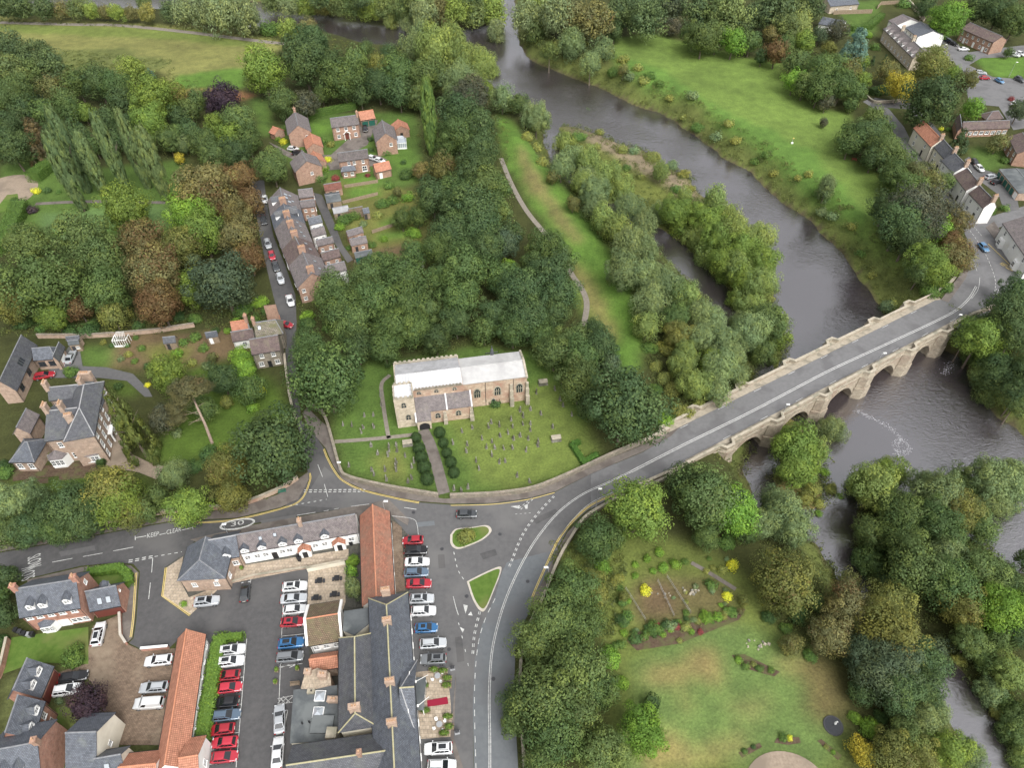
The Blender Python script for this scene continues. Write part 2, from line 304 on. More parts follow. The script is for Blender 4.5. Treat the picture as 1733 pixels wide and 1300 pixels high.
paint([(1048,1112),(1090,1097),(1180,1072),(1262,1050),(1345,1085),(1375,1160),(1440,1230),(1400,1305),(1055,1305),(1060,1180)], PALE, 1.2)
paint([(1075,1135),(1180,1100),(1225,1105),(1215,1140),(1120,1150),(1080,1160)], (.215,.17,.08), 2); paint([(1290,1100),(1340,1110),(1350,1150),(1300,1140)], (.18,.16,.07), 2); paint([(1230,1180),(1290,1190),(1270,1230),(1220,1220)], (.165,.16,.07), 2); paint([(1110,1250),(1200,1265),(1260,1260),(1200,1300),(1100,1300)], (.20,.165,.075), 2.2); paint([(1150,1170),(1170,1165),(1180,1200),(1145,1200)], (.17,.15,.065), 1.2)
paint([(1345,1110),(1400,1110),(1440,1190),(1420,1240),(1375,1200)], (.125,.105,.05), 1.2)
paint([(1065,1000),(1125,980),(1200,975),(1250,1010),(1240,1050),(1140,1060),(1085,1055)], (.105,.09,.045), 1.2); paint([(1090,985),(1120,975),(1150,1040),(1090,1050)], SOIL, .8)
paint([(1420,0),(1490,0),(1480,60),(1430,60)], LAWN, .5); paint([(1640,95),(1740,95),(1740,135),(1680,130)], BRIGHT, .4); paint([(1640,250),(1700,250),(1700,290),(1660,290)], LAWN, .5)
paint([(1480,178),(1530,170),(1535,182),(1490,184)], LAWN, .4); paint([(1290,520),(1600,520),(1600,560),(1500,560)], ROUGH, 1)
belt = (rd > 0) & (rd < 6+3*wob(GX, GY, 11, 2.5)) & (LAND > -2); cover[belt] = (.10,.118,.04)
for _ in range(2): cover[1:-1,1:-1] = (cover[1:-1,1:-1]*2+cover[:-2,1:-1]+cover[2:,1:-1]+cover[1:-1,:-2]+cover[1:-1,2:])/6
paint([(300,925),(590,870),(665,850),(700,900),(715,1330),(330,1330),(345,1100),(300,1080),(240,1095),(260,1000)], (.085,.083,.08), .2); paint([(0,1150),(100,1130),(260,1100),(330,1110),(300,1330),(0,1330)], (.075,.085,.035), .5)
wet = (rd < 1.4) & (rd > -8); cover[wet & (LAND > -2)] = (.075,.065,.04); cover[(rd <= 1.2) & (LAND < -2)] = (.12,.10,.075)
def terrain():
    ny, nx = GX.shape; v = np.stack([GX, GY, H], -1).reshape(-1, 3)
    idx = np.arange(nx*ny).reshape(ny, nx); f = np.stack([idx[:-1,:-1], idx[:-1,1:], idx[1:,1:], idx[1:,:-1]], -1).reshape(-1, 4)
    me = bpy.data.meshes.new('ground'); me.vertices.add(len(v)); me.vertices.foreach_set('co', v.ravel().astype('f'))
    me.loops.add(f.size); me.loops.foreach_set('vertex_index', f.ravel().astype('i')); me.polygons.add(len(f))
    me.polygons.foreach_set('loop_start', (np.arange(len(f))*4).astype('i')); me.polygons.foreach_set('use_smooth', np.ones(len(f), bool)); me.update(calc_edges=True)
    a = me.color_attributes.new('cover', 'FLOAT_COLOR', 'POINT'); c = np.ones((len(v), 4), 'f'); c[:,:3] = cover.reshape(-1, 3); a.data.foreach_set('color', c.ravel())
    m, n, l, b = mat('ground_cover'); at = n.new('ShaderNodeAttribute'); at.attribute_name = 'cover'; g = n.new('ShaderNodeNewGeometry'); out = at.outputs['Color']
    for sc, lo, hi, dt in ((.045,.78,1.22,4),(.3,.80,1.2,5),(2.2,.78,1.24,4)):
        no = n.new('ShaderNodeTexNoise'); no.inputs['Scale'].default_value = sc; no.inputs['Detail'].default_value = dt; no.inputs['Roughness'].default_value = .65; l.new(g.outputs['Position'], no.inputs['Vector'])
        r = ramp(n, [(.3, (hi, hi, hi*.93)), (.7, (lo, lo, lo))]); l.new(no.outputs[0], r.inputs[0])
        mu = n.new('ShaderNodeMix'); mu.data_type = 'RGBA'; mu.blend_type = 'MULTIPLY'; mu.inputs[0].default_value = 1; l.new(out, mu.inputs[6]); l.new(r.outputs[0], mu.inputs[7]); out = mu.outputs[2]
    l.new(out, b.inputs['Base Color']); b.inputs['Roughness'].default_value = .95; b.inputs['Specular IOR Level'].default_value = .12
    tb = n.new('ShaderNodeTexNoise'); tb.inputs['Scale'].default_value = 1.6; tb.inputs['Detail'].default_value = 6; l.new(g.outputs['Position'], tb.inputs['Vector'])
    bp = n.new('ShaderNodeBump'); bp.inputs['Strength'].default_value = .7; bp.inputs['Distance'].default_value = .35; l.new(tb.outputs[0], bp.inputs['Height']); l.new(bp.outputs[0], b.inputs['Normal'])
    me.materials.append(m); o = link('ground', me); tag(o, 'grass fields, gardens and woodland floor of the whole village', kind='structure')
terrain()
# ---------------------------------------------------------------- river
def river():
    m, n, l, b = mat('peaty_river_water'); g = n.new('ShaderNodeNewGeometry')
    b.inputs['Base Color'].default_value = (.036,.029,.033,1); b.inputs['Roughness'].default_value = .07; b.inputs['IOR'].default_value = 3.4; b.inputs['Specular IOR Level'].default_value = .5
    t1 = n.new('ShaderNodeTexNoise'); t1.inputs['Scale'].default_value = .55; t1.inputs['Detail'].default_value = 6; t1.inputs['Roughness'].default_value = .6; t1.inputs['Distortion'].default_value = 1.5
    mp = n.new('ShaderNodeMapping'); mp.inputs['Scale'].default_value = (1, 1.9, 1); mp.inputs['Rotation'].default_value = (0,0,R_(-35)); l.new(g.outputs['Position'], mp.inputs[0]); l.new(mp.outputs[0], t1.inputs['Vector'])
    t2 = n.new('ShaderNodeTexNoise'); t2.inputs['Scale'].default_value = .035; t2.inputs['Detail'].default_value = 2; l.new(g.outputs['Position'], t2.inputs['Vector'])
    r = ramp(n, [(.4, (.08,)*3), (.62, (.3,)*3)]); l.new(t2.outputs[0], r.inputs[0])
    bp = n.new('ShaderNodeBump'); bp.inputs['Distance'].default_value = 1.0; l.new(r.outputs[0], bp.inputs['Strength']); l.new(t1.outputs[0], bp.inputs['Height']); l.new(bp.outputs[0], b.inputs['Normal'])
    mb = MB(); mb.face([(-300,30,WZ),(300,30,WZ),(300,520,WZ),(-300,520,WZ)]); o = mb.build('river', m); tag(o, 'broad dark peaty river winding through the village', kind='structure')
    fm = plain('river_foam', (.42,.42,.44), .8); f = MB(); r2 = random.Random(3)
    for path, nn, sp in (([(1448,695),(1462,702),(1480,710),(1505,724),(1525,742),(1540,758),(1532,765),(1520,775)], 520, 1.1), ([(1525,742),(1515,755),(1520,770)], 160, 1.4), ([(1530,790),(1550,805)], 160, 1.7), ([(1598,632),(1612,615)], 140, 1.6)):
        P = Gs(path, WZ)
        for _ in range(nn):
            k = r2.randrange(len(P)-1); q = P[k].lerp(P[k+1], r2.random()); x, y = q.x+r2.gauss(0,.35*sp), q.y+r2.gauss(0,.35*sp); a = r2.random()*6.3; s = r2.uniform(.02,.11)
            f.face([(x+s*math.cos(a+i*1.257)*(1.0+.6*math.sin(i*2.2+a)), y+s*.8*math.sin(a+i*1.257), WZ+.02+.0002*_) for i in range(5)])
    tag(f.build('river_foam', fm), 'white foam streak on the river below the bridge', 'foam', kind='stuff')
river()
# ================================================================ roads and paving
def asphalt(name, c1, c2, c3, s3=.08):
    m = noisy(name, c1, c2, 1.1, 8, .82, .3, c3, s3, .15, 12); return m
M['asphalt'] = asphalt('junction_asphalt', (.088,.087,.088), (.108,.106,.106), (.125,.122,.12))
M['asphalt_dark'] = asphalt('wet_dark_asphalt', (.062,.061,.062), (.082,.080,.080), (.098,.095,.093))
M['asphalt_blue'] = asphalt('worn_blue_grey_asphalt', (.108,.117,.125), (.13,.138,.145), (.118,.12,.124))
M['asphalt_pale'] = asphalt('bridge_asphalt', (.125,.124,.126), (.148,.146,.148), (.11,.108,.11), .2)
M['footway'] = asphalt('footway_asphalt', (.125,.108,.095), (.16,.14,.125), (.1,.085,.075), .3)
M['kerb'] = noisy('kerb_stone', (.36,.33,.28), (.46,.42,.36), 1.5)
M['line'] = noisy('worn_white_road_paint', (.30,.30,.29), (.56,.56,.54), 3, rough=.7)
M['yellow'] = noisy('worn_yellow_road_paint', (.46,.35,.11), (.6,.47,.17), 3, rough=.7)
M['brickpave'] = coursed('block_paving', (.155,.112,.08), (.205,.15,.108), (.1,.075,.055), .4, .2, .03, .9, (.25,.2,.145), .12, .5, .72)
M['patio'] = coursed('patio_slabs', (.33,.27,.2), (.40,.33,.255), (.2,.17,.13), .6, .6, .03, .9, (.25,.2,.15), .5, .5, .7)
M['gravel'] = noisy('gravel_drive', (.21,.165,.125), (.28,.225,.17), 2.5, c3=(.18,.145,.11), s3=.15)
M['lawn'] = noisy('mown_lawn', (.065,.115,.022), (.095,.15,.032), .9, 8, .95, .1, (.12,.14,.045), .12, .4, 4)
M['soil'] = noisy('garden_soil', (.06,.04,.028), (.11,.08,.055), 2, 8, .95, .1, (.09,.09,.04), .4)
M['path'] = noisy('trodden_path', (.17,.15,.125), (.23,.205,.17), 1.5)
LAYER = [0.02]
def sheet(name, pts, m, z=None, label=None, world=False, kind='structure', cat=None, parent=None, step=0.004):
    if z is None: LAYER[0] += step; z = LAYER[0]
    P = [(p[0], p[1], z) for p in (pts if world else Gs(pts))]
    a = sum(P[i][0]*P[(i+1)%len(P)][1]-P[(i+1)%len(P)][0]*P[i][1] for i in range(len(P)))
    if a < 0: P = P[::-1]
    mb = MB(); mb.face(P); o = mb.build(name, m, parent)
    if parent is None: tag(o, label, cat, kind=kind)
    return o
def raised(name, pts, m, h=.12, label=None, kind='structure', world=False):
    mb = MB(); mb.prism([(p[0], p[1]) for p in (pts if world else Gs(pts))], 0.0, h + rnd.uniform(0,.008)); return tag(mb.build(name, m), label, kind=kind)
def smooth(P, n=6):       # Catmull-Rom through world points
    out = []; Q = [P[0]*2-P[1]] + list(P) + [P[-1]*2-P[-2]]
    for i in range(1, len(Q)-2):
        for k in range(n):
            t = k/n; a, b, c, d = Q[i-1], Q[i], Q[i+1], Q[i+2]
            out.append(((b*2)+(c-a)*t+(a*2-b*5+c*4-d)*t*t+(b*3-a-c*3+d)*t*t*t)*.5)
    out.append(P[-1]); return out
def ribbon(mb, P, w, z, off=0.0, on=None, gap=0.0, drape=False, phase=0.0, lift=.05):
    """a painted or trodden strip along P; on/gap cut it into dashes"""
    s = -phase; prev = None
    for p, q in zip(P[:-1], P[1:]):
        d = Vector((q.x-p.x, q.y-p.y, 0)); L = d.length
        if L < 1e-5: continue
        d /= L; nrm = Vector((-d.y, d.x, 0))
        cuts = [(0, L)] if on is None else []
        if on is not None:
            k = math.floor(s/(on+gap))
            while k*(on+gap) < s+L:
                a, b = max(k*(on+gap), s)-s, min(k*(on+gap)+on, s+L)-s
                if b > a + .01: cuts.append((a, b))
                k += 1
        for a, b in cuts:
            A, B = p+d*a, p+d*b
            za, zb = (HT(A.x,A.y)+lift, HT(B.x,B.y)+lift) if drape else (z, z)
            c = [A+nrm*(off-w/2), B+nrm*(off-w/2), B+nrm*(off+w/2), A+nrm*(off+w/2)]
            if prev is not None and a == 0 and on is None: c[0], c[3] = prev
            mb.face([(c[0].x,c[0].y,za),(c[1].x,c[1].y,zb),(c[2].x,c[2].y,zb),(c[3].x,c[3].y,za)])
            prev = (c[1], c[2])
        s += L
sheet('lane', [(425,305),(428,325),(437,383),(449,443),(460,490),(472,538),(483,590),(486,640),(495,690),(508,735),(516,770),(521,800),(524,815),(480,860),(575,850),(640,842),(600,824),(575,806),(558,782),(549,760),(532,735),(510,712),(503,650),(499,600),(502,545),(500,500),(483,450),(463,400),(451,340),(447,305)], M['asphalt_dark'], label='narrow dark asphalt lane past the terraced houses')
sheet('car_park', [(218,1089),(226,1081),(231,1048),(234,1001),(237,968),(225,954),(240,935),(330,915),(315,935),(280,960),(272,1010),(322,1045),(330,1020),(372,992),(430,975),(522,963),(524,1320),(330,1320),(345,1085),(345,1075),(320,1065),(286,1098),(240,1100)], M['asphalt_dark'], label='dark asphalt hotel car park and its entrance')
west_road = sheet('west_road', [(-80,946),(0,936),(88,921),(205,899),(290,884),(400,879),(475,861),(505,850),(523,832),(640,842),(655,850),(600,858),(420,888),(330,915),(310,942),(224,955),(197,953),(138,958),(46,980),(-80,1010)], M['asphalt_dark'], label='dark asphalt road running west past the hotel')
junction = sheet('junction', [(495,856),(524,830),(549,790),(580,815),(615,831),(675,845),(710,851),(763,855),(834,853),(893,845),(940,833),(1005,800),(1040,785),(1080,800),(1040,838),(993,865),(965,890),(945,925),(938,945),(860,960),(838,1010),(815,1060),(803,1120),(800,1200),(802,1320),(716,1320),(700,1180),(692,1000),(690,905),(660,870),(600,862)], M['asphalt'], label='worn asphalt road junction in front of the hotel')
main_road = sheet('main_road', [(803,1320),(800,1200),(803,1120),(815,1060),(838,1010),(850,968),(858,952),(944,930),(934,952),(908,1012),(888,1052),(872,1100),(870,1180),(878,1320)], M['asphalt_blue'], label='blue grey asphalt main road curving up from the south')
road_n = sheet('north_road', [(1592,515),(1620,475),(1633,440),(1637,405),(1620,370),(1575,320),(1530,260),(1508,215),(1490,190),(1460,172),(1475,165),(1505,185),(1530,215),(1550,255),(1590,300),(1640,345),(1665,370),(1745,345),(1745,375),(1690,385),(1745,470),(1760,500),(1705,490),(1690,510),(1660,545),(1640,560)], M['asphalt_pale'], label='grey road curving away beyond the bridge')
sheet('side_street', [(1470,180),(1480,165),(1540,175),(1570,200),(1600,235),(1570,230),(1540,185)], M['asphalt_dark'], label='short side street beside the red roofed terrace')
sheet('housing_car_park', [(1585,60),(1600,62),(1640,88),(1700,80),(1745,75),(1745,95),(1660,98),(1640,110),(1680,130),(1745,135),(1745,215),(1715,220),(1690,180),(1640,175),(1630,120),(1600,95)], M['asphalt_pale'], label='pale asphalt parking court among the far houses')
sheet('back_yard', [(1640,265),(1660,285),(1690,295),(1720,330),(1725,355),(1700,360),(1690,330),(1650,300),(1632,270)], M['asphalt'], label='asphalt yard behind the white terrace')
sheet('close_drive', [(455,240),(500,262),(560,262),(590,235),(610,225),(605,203),(640,203),(632,222),(622,245),(585,265),(640,262),(655,270),(640,280),(540,290),(480,262)], M['footway'], label='brown driveway between the brick houses')
sheet('back_lane', [(527,325),(545,330),(563,370),(580,415),(598,440),(588,445),(565,410),(545,365)], M['asphalt_dark'], label='narrow back lane behind the terrace')
sheet('mansion_drive', [(118,585),(135,590),(140,620),(180,622),(225,633),(252,660),(258,672),(245,672),(215,645),(170,640),(130,640),(70,640),(100,610)], M['asphalt'], label='dark curving drive behind the mansion')
sheet('gravel_sweep', [(186,700),(200,672),(202,740),(225,770),(250,782),(278,790),(265,812),(235,800),(175,790),(170,770)], M['gravel'], label='pinkish gravel drive sweeping round the mansion front')
sheet('terrace_bed', [(22,795),(170,778),(170,798),(22,815)], M['soil'], label='dark soil border along the mansion wall')
c0 = G(5,328); rr = mpp(5,328)*50
sheet('gravel_circle', [(c0.x+rr*1.05*math.cos(a), c0.y+rr*1.25*math.sin(a)) for a in np.linspace(0, 2*math.pi, 40)[:-1]], M['gravel'], world=True, label='round gravel forecourt at the left edge')
sheet('gravel_island', [(-5,352),(12,330),(30,328),(32,340),(15,356),(-5,362)], M['lawn'], label='small lawn inside the round gravel forecourt')
ri = G(1336,1345); rr = mpp(1336,1345)*75
sheet('gravel_turning', [(ri.x+rr*math.cos(a), ri.y+rr*.9*math.sin(a)) for a in np.linspace(0, 2*math.pi, 40)[:-1]], M['gravel'], world=True, label='round gravel forecourt at the lower right edge')
garden_path = MB(); ribbon(garden_path, smooth(Gs([(60,345),(120,342),(180,341),(280,343)])), 1.6, .03, drape=True); tag(garden_path.build('garden_path', M['footway']), 'straight path across the poplar lawn', kind='structure')
sheet('courtyard', [(158,1060),(205,1040),(206,1080),(218,1092),(240,1102),(300,1098),(274,1262),(168,1262),(170,1180),(150,1150),(100,1170),(95,1140),(145,1125),(152,1085)], M['brickpave'], label='brown block paved courtyard between the houses')
front_lawn = sheet('front_lawn', [(20,1080),(150,1062),(150,1125),(60,1122),(5,1142)], M['lawn'], label='mown lawn in front of the brick house')
sheet('corner_lawn', [(95,1200),(140,1185),(172,1200),(168,1245),(98,1245)], M['lawn'], label='small lawn under the purple tree')
sheet('roadside_lawn', [(150,968),(200,963),(222,975),(215,995),(160,990)], M['lawn'], label='small lawn behind the brick house')
sheet('stable_terrace', [(366,990),(372,975),(410,958),(590,930),(590,948),(525,962),(372,992)], M['patio'], label='tan paved terrace in front of the white stable row')
sheet('beer_garden', [(522,968),(585,955),(585,1020),(580,1035),(520,1050)], M['patio'], label='square slabbed terrace with black tables')
sheet('entrance_apron', [(282,962),(310,943),(306,985),(320,1012),(372,992),(366,1002),(322,1042),(275,1010)], M['patio'], label='slabbed corner beside the hipped slate building')
sheet('hotel_terrace', [(703,1139),(755,1133),(762,1180),(766,1248),(712,1252),(706,1180)], M['patio'], label='tan slabbed forecourt terrace of the hotel')
sheet('brick_strip', [(664,882),(680,893),(686,1000),(668,1004)], M['brickpave'], label='brown brick strip beside the red hotel wing')
raised('pavement', [(565,755),(577,802),(590,812),(625,822),(675,832),(751,845),(834,842),(923,825),(970,805),(1030,777),(1085,755),(1088,765),(1040,785),(1003,801),(940,832),(893,844),(834,852),(763,853),(710,849),(675,843),(615,829),(580,812),(562,785),(552,760),(525,728),(512,700),(520,690),(545,715),(556,723)], M['footway'], label='brown footway curving round the churchyard wall')
raised('pavement', [(-80,935),(0,925),(88,908),(205,886),(290,872),(400,862),(470,838),(500,815),(521,800),(523,812),(505,845),(475,859),(400,877),(290,882),(205,897),(88,919),(0,934),(-80,944)], M['footway'], label='footway along the mansion garden wall')
raised('pavement', [(46,982),(138,961),(197,955),(222,958),(235,970),(232,1002),(229,1048),(224,1080),(216,1088),(206,1078),(208,1040),(216,1000),(222,985),(212,965),(150,966),(48,992)], M['footway'], label='footway round the corner by the garage')
raised('pavement', [(960,902),(993,868),(1040,840),(1085,815),(1120,803),(1122,812),(1085,826),(1032,850),(990,876),(968,906),(945,945),(920,1000),(905,1030),(898,1022),(915,990),(940,940)], M['footway'], label='narrow footway on the inside of the main bend')
raised('pavement', [(322,914),(430,889),(575,863),(628,853),(618,872),(430,905),(345,922)], M['footway'], label='dark footway between the road and the stable row')
raised('pavement', [(592,905),(575,862),(625,853),(658,846),(692,880),(690,890),(660,872),(600,880)], M['footway'], label='footway at the corner of the red hotel wing')
raised('pavement', [(772,1140),(768,1250),(790,1320),(778,1320),(762,1250)], M['footway'], label='footway strip in front of the hotel terrace')
raised('pavement', [(1625,465),(1638,430),(1646,438),(1634,472),(1605,512),(1592,508)], M['footway'], label='footway at the far end of the bridge')
raised('pavement', [(1668,385),(1682,375),(1733,450),(1733,470)], M['footway'], label='footway in front of the bay windowed house')
def island(name, pts, label, gl):
    P = smooth(Gs(pts+pts[:1]), 5)[:-1]; mb = MB(); mb.prism([(p.x,p.y) for p in P], 0, .13); root = mb.build(name, M['kerb']); tag(root, label, kind='structure')
    c = sum(P, Vector())/len(P); mb = MB(); mb.prism([((p.x-c.x)*.88+c.x,(p.y-c.y)*.88+c.y) for p in P], .1, .17); mb.build('grass_top', M['lawn'], root)
    return root
island('traffic_island', [(762,906),(772,896),(800,893),(824,890),(832,899),(820,912),(800,922),(775,930),(763,922)], 'grassy kerbed traffic island with a bush', 0)
island('traffic_island', [(790,985),(820,970),(845,960),(848,968),(836,1000),(822,1032),(812,1034),(800,1015)], 'triangular kerbed grass traffic island', 0)
# ---------------------------------------------------------------- painted lines, each a part of its road
MZ = 0.125
def line(road, name, pts, w=.12, on=None, gap=0, m='line', off=0, sm=True, z=MZ):
    mb = MB(); P = Gs(pts); P = smooth(P, 8) if sm and len(P) > 2 else P
    for o_ in (off if isinstance(off, (list, tuple)) else [off]): ribbon(mb, P, w, z, o_, on, gap)
    return mb.build(name, M[m], road)
cl = [(829,1320),(829,1250),(828,1180),(832,1110),(842,1060),(858,1010),(883,955),(910,910),(945,868),(985,838),(1030,817),(1070,798)]
line(main_road, 'centre_line', cl, .12, off=[-.14,.14])
line(junction, 'edge_line', [(838,1014),(820,1052),(808,1100),(803,1180),(806,1320)], .12, 1, 1)
line(junction, 'edge_line', [(862,960),(885,905),(912,868),(940,838)], .14, .6, .6, off=[-.14,.14])
line(junction, 'edge_line', [(812,1036),(803,1075),(800,1110)], .14, .6, .6, off=[-.14,.14])
line(junction, 'edge_line', [(768,935),(775,965),(787,985)], .14, .6, .8)
line(junction, 'lane_line', [(767,1010),(772,1030),(776,1042)], .12); line(junction, 'lane_line', [(776,1055),(786,1095),(793,1130)], .12, .5, 2)
line(junction, 'give_way_line', [(515,832),(555,845),(618,831)][::2], .2, .6, .4, off=[-.25,.25], sm=False)
line(junction, 'lane_line', [(490,857),(553,846)], .15, .5, .7, sm=False); line(junction, 'lane_line', [(538,787),(546,808)], .12, sm=False); line(junction, 'lane_line', [(549,820),(555,842)], .12, sm=False)
line(junction, 'lane_line', [(594,858),(625,854)], .12, sm=False); line(junction, 'lane_line', [(684,860),(705,863)], .12, sm=False); line(junction, 'lane_line', [(548,866),(575,861)], .1, 1, 1, sm=False)
line(west_road, 'lane_line', [(503,873),(534,868)], .12, sm=False)
line(junction, 'lane_line', [(663,874),(698,879),(706,890),(709,920)], .1); line(junction, 'bay_line', [(872,871),(899,869)], .1, .4, .5, sm=False); line(junction, 'give_way_line', [(880,862),(903,843)], .14, .5, .5, off=[-.2,.2], sm=False)
ar = MB()
for pts in ([(864,858),(880,856),(878,862)],[(888,856),(893,854),(893,862),(889,862)],[(784,1024),(792,1026),(788,1040)],[(792,1042),(800,1043),(797,1036)],[(778,1062),(783,1072),(786,1066)]): ar.face([(p.x,p.y,MZ+.002) for p in Gs(pts)])
ar.build('arrow_marking', M['line'], junction)
line(junction, 'yellow_line', [(550,760),(556,775),(568,797),(582,813),(615,829),(675,843.5),(710,850)], .12, m='yellow', off=[-.12,-.36]); line(junction, 'yellow_line', [(763,855),(834,853),(893,845),(938,833.5)], .14, m='yellow', off=[-.2])
line(west_road, 'yellow_line', [(522,802),(522,815),(508,845),(478,859),(400,878),(330,884)], .12, m='yellow', off=[.2,.42])
line(main_road, 'yellow_line', [(1040,839),(1000,858),(970,885),(947,915),(930,950),(912,990),(903,1012)], .13, m='yellow', off=[-.35,-.1]); line(main_road, 'edge_line', [(1042,838),(1003,857),(974,884),(950,915)], .1, off=-.75)
for a in ([(-40,965),(-8,958)],[(89,952.5),(123,946)],[(141,943),(174,937)],[(192,933.5),(226,927)]): line(west_road, 'lane_line', a, .13, sm=False)
line(west_road, 'give_way_line', [(218,951),(260,943)], .2, .7, .5, off=[-.2,.2], sm=False); line(west_road, 'give_way_line', [(262,943),(308,935)], .14, .6, .6, sm=False)
line(west_road, 'lane_line', [(259,945),(257,970)], .12, sm=False); line(west_road, 'lane_line', [(255,987),(252,1015)], .12, sm=False)
line(west_road, 'yellow_line', [(233,970),(231,1002),(228,1048),(224,1079)], .12, m='yellow', off=[-.1,-.35], z=.13); line(west_road, 'yellow_line', [(279,962),(273,1010),(320,1044)], .12, m='yellow', off=[.1,.35], sm=False, z=.13)
line(road_n, 'centre_line', [(1637,385),(1655,410),(1672,440),(1684,475),(1682,500)], .14, 1, .7); line(road_n, 'lane_line', [(1648,445),(1653,459)], .12, sm=False); line(road_n, 'edge_line', [(1648,384),(1662,401)], .14, .8, .5, sm=False)
line(road_n, 'yellow_line', [(1672,413),(1700,440),(1727,467)], .2, m='yellow'); line(road_n, 'give_way_line', [(1688,490),(1683,500)], .2, .6, .4, off=[-.3,.3], sm=False); line(road_n, 'lane_line', [(1680,510),(1673,524)], .14, 1, .5, sm=False); line(road_n, 'lane_line', [(1658,470),(1655,490),(1644,506)], .12)
def words(road, txt, at, to, hgt, name='road_lettering', m='line', stretch=1.0, flip=False):
    """lettering painted flat on the road between two points of its base line"""
    c = bpy.data.curves.new('lettering', 'FONT'); c.body = txt; c.size = 1; tmp = bpy.data.objects.new('tmp', c); COL.objects.link(tmp); bpy.context.view_layer.update()
    me = bpy.data.meshes.new_from_object(tmp); bpy.data.objects.remove(tmp)
    n = len(me.vertices); co = np.empty(n*3, 'f'); me.vertices.foreach_get('co', co); co = co.reshape(-1, 3)
    w = co[:,0].max()-co[:,0].min(); co[:,0] -= co[:,0].min(); hh = co[:,1].max()-co[:,1].min(); co[:,1] -= co[:,1].min()
    A, B = G(*at), G(*to); d = B-A; L = d.length; d.normalize(); nn = Vector((-d.y, d.x, 0))
    P = np.array([tuple(A + d*(x/w*L) + nn*(y/hh*hgt)) for x, y, _ in co], 'f'); P[:,2] = MZ+.003; me.vertices.foreach_set('co', P.ravel()); me.update()
    me.materials.clear(); me.materials.append(M[m]); return link(name, me, road)
words(west_road, 'KEEP', (249,911.5), (269,907.5), 1.0); words(west_road, 'CLEAR', (282,905.5), (307,900), 1.0)
line(west_road, 'road_line', [(230,911),(248,908)], .15, sm=False); line(west_road, 'road_line', [(270,906),(281,903.5)], .15, sm=False); line(west_road, 'road_line', [(308,898),(326,894)], .15, sm=False); line(west_road, 'road_line', [(229,908),(229.5,915)], .15, sm=False); line(west_road, 'road_line', [(326,891),(327,897)], .15, sm=False)
words(west_road, 'SLOW', (47,945), (48,966), 2.3); words(west_road, 'SLOW', (60,977), (59,956), 2.3)
ring = MB(); cA = G(402,888); ax = (G(432,883)-G(372,893)); aL = ax.length/2; ax.normalize(); ay = Vector((-ax.y, ax.x, 0))
for i in range(40):
    t0, t1 = 2*math.pi*i/40, 2*math.pi*(i+1)/40
    q = [cA+ax*aL*k*math.cos(t)+ay*1.25*k2*math.sin(t) for t, k, k2 in ((t0,1,1),(t1,1,1),(t1,.87,.72),(t0,.87,.72))]
    ring.face([(p.x,p.y,MZ+.001) for p in q])
ring.build('speed_roundel', M['line'], west_road); words(west_road, '30', (391,892), (413,888), 1.0)
words(road_n, 'KEEP CLEAR', (1691,447), (1712,460), 1.6, m='yellow')
for nm, pts, mm in (('patch', [(812,938),(838,930),(842,940),(818,948)], 'asphalt_dark'),('patch', [(705,885),(735,882),(736,890),(707,893)], 'asphalt_blue'),('patch', [(640,852),(662,856),(655,868),(640,864)], 'asphalt'),('patch', [(770,1080),(782,1078),(786,1120),(774,1122)], 'asphalt_dark'),('patch', [(741,940),(752,939),(754,962),(743,963)], 'asphalt_dark'),('patch', [(900,880),(940,862),(946,868),(908,888)], 'asphalt_dark'),('patch', [(566,820),(590,830),(584,838),(560,828)], 'asphalt')): sheet(nm, pts, M[mm], z=.112, parent=junction)
for nm, pts, mm in (('patch', [(100,935),(160,924),(162,932),(104,943)], 'asphalt'),('patch', [(440,882),(500,872),(502,878),(444,888)], 'asphalt')): sheet(nm, pts, M[mm], z=.112, parent=west_road)
for px in ((748,930),(846,905),(700,868),(790,1010),(893,985),(760,1100),(835,1150)):
    p = G(*px); mb = MB(); mb.tube((p.x,p.y,.11),(p.x,p.y,.118),.35,.35,12); mb.build('manhole_cover', M['darkmetal'], junction)
# parking bays of the hotel
def bays(pts_pairs, name='bay_line'):
    mb = MB()
    for a, b in pts_pairs: ribbon(mb, Gs([a, b]), .1, .115)
    return mb.build(name, M['line'], west_road)
bays([((371+ -i*2.2+30+ (i*.0), 0),(0,0)) for i in ()] or [((418,1082),(400,1300)), ((365,1105),(416,1100)),((362,1128),(414,1124)),((360,1151),(412,1147)),((358,1174),(410,1170)),((357,1198),(408,1193)),((355,1222),(406,1216)),((352,1246),(404,1241)),((350,1272),(402,1264)),((347,1296),(400,1290))])
bays([((480,998),(472,1200)),((480,1003),(520,1000)),((479,1022),(520,1018)),((478,1044),(518,1040)),((477,1064),(516,1060)),((476,1078),(514,1074)),((474,1101),(513,1096)),((425,980),(422,1006))])
hatch = [((470,1184),(497,1178)),((471,1192),(495,1190)),((470,1192),(480,1180)),((476,1192),(488,1179)),((484,1191),(496,1180)),((472,1181),(484,1192)),((480,1180),(492,1191))]
bays(hatch); bays([((473,1130),(512,1124)),((476,1131),(490,1126)),((490,1131),(503,1125))]); bays([((487,1203),(480,1247)),((480,1247),(465,1248)),((487,1203),(478,1203))])
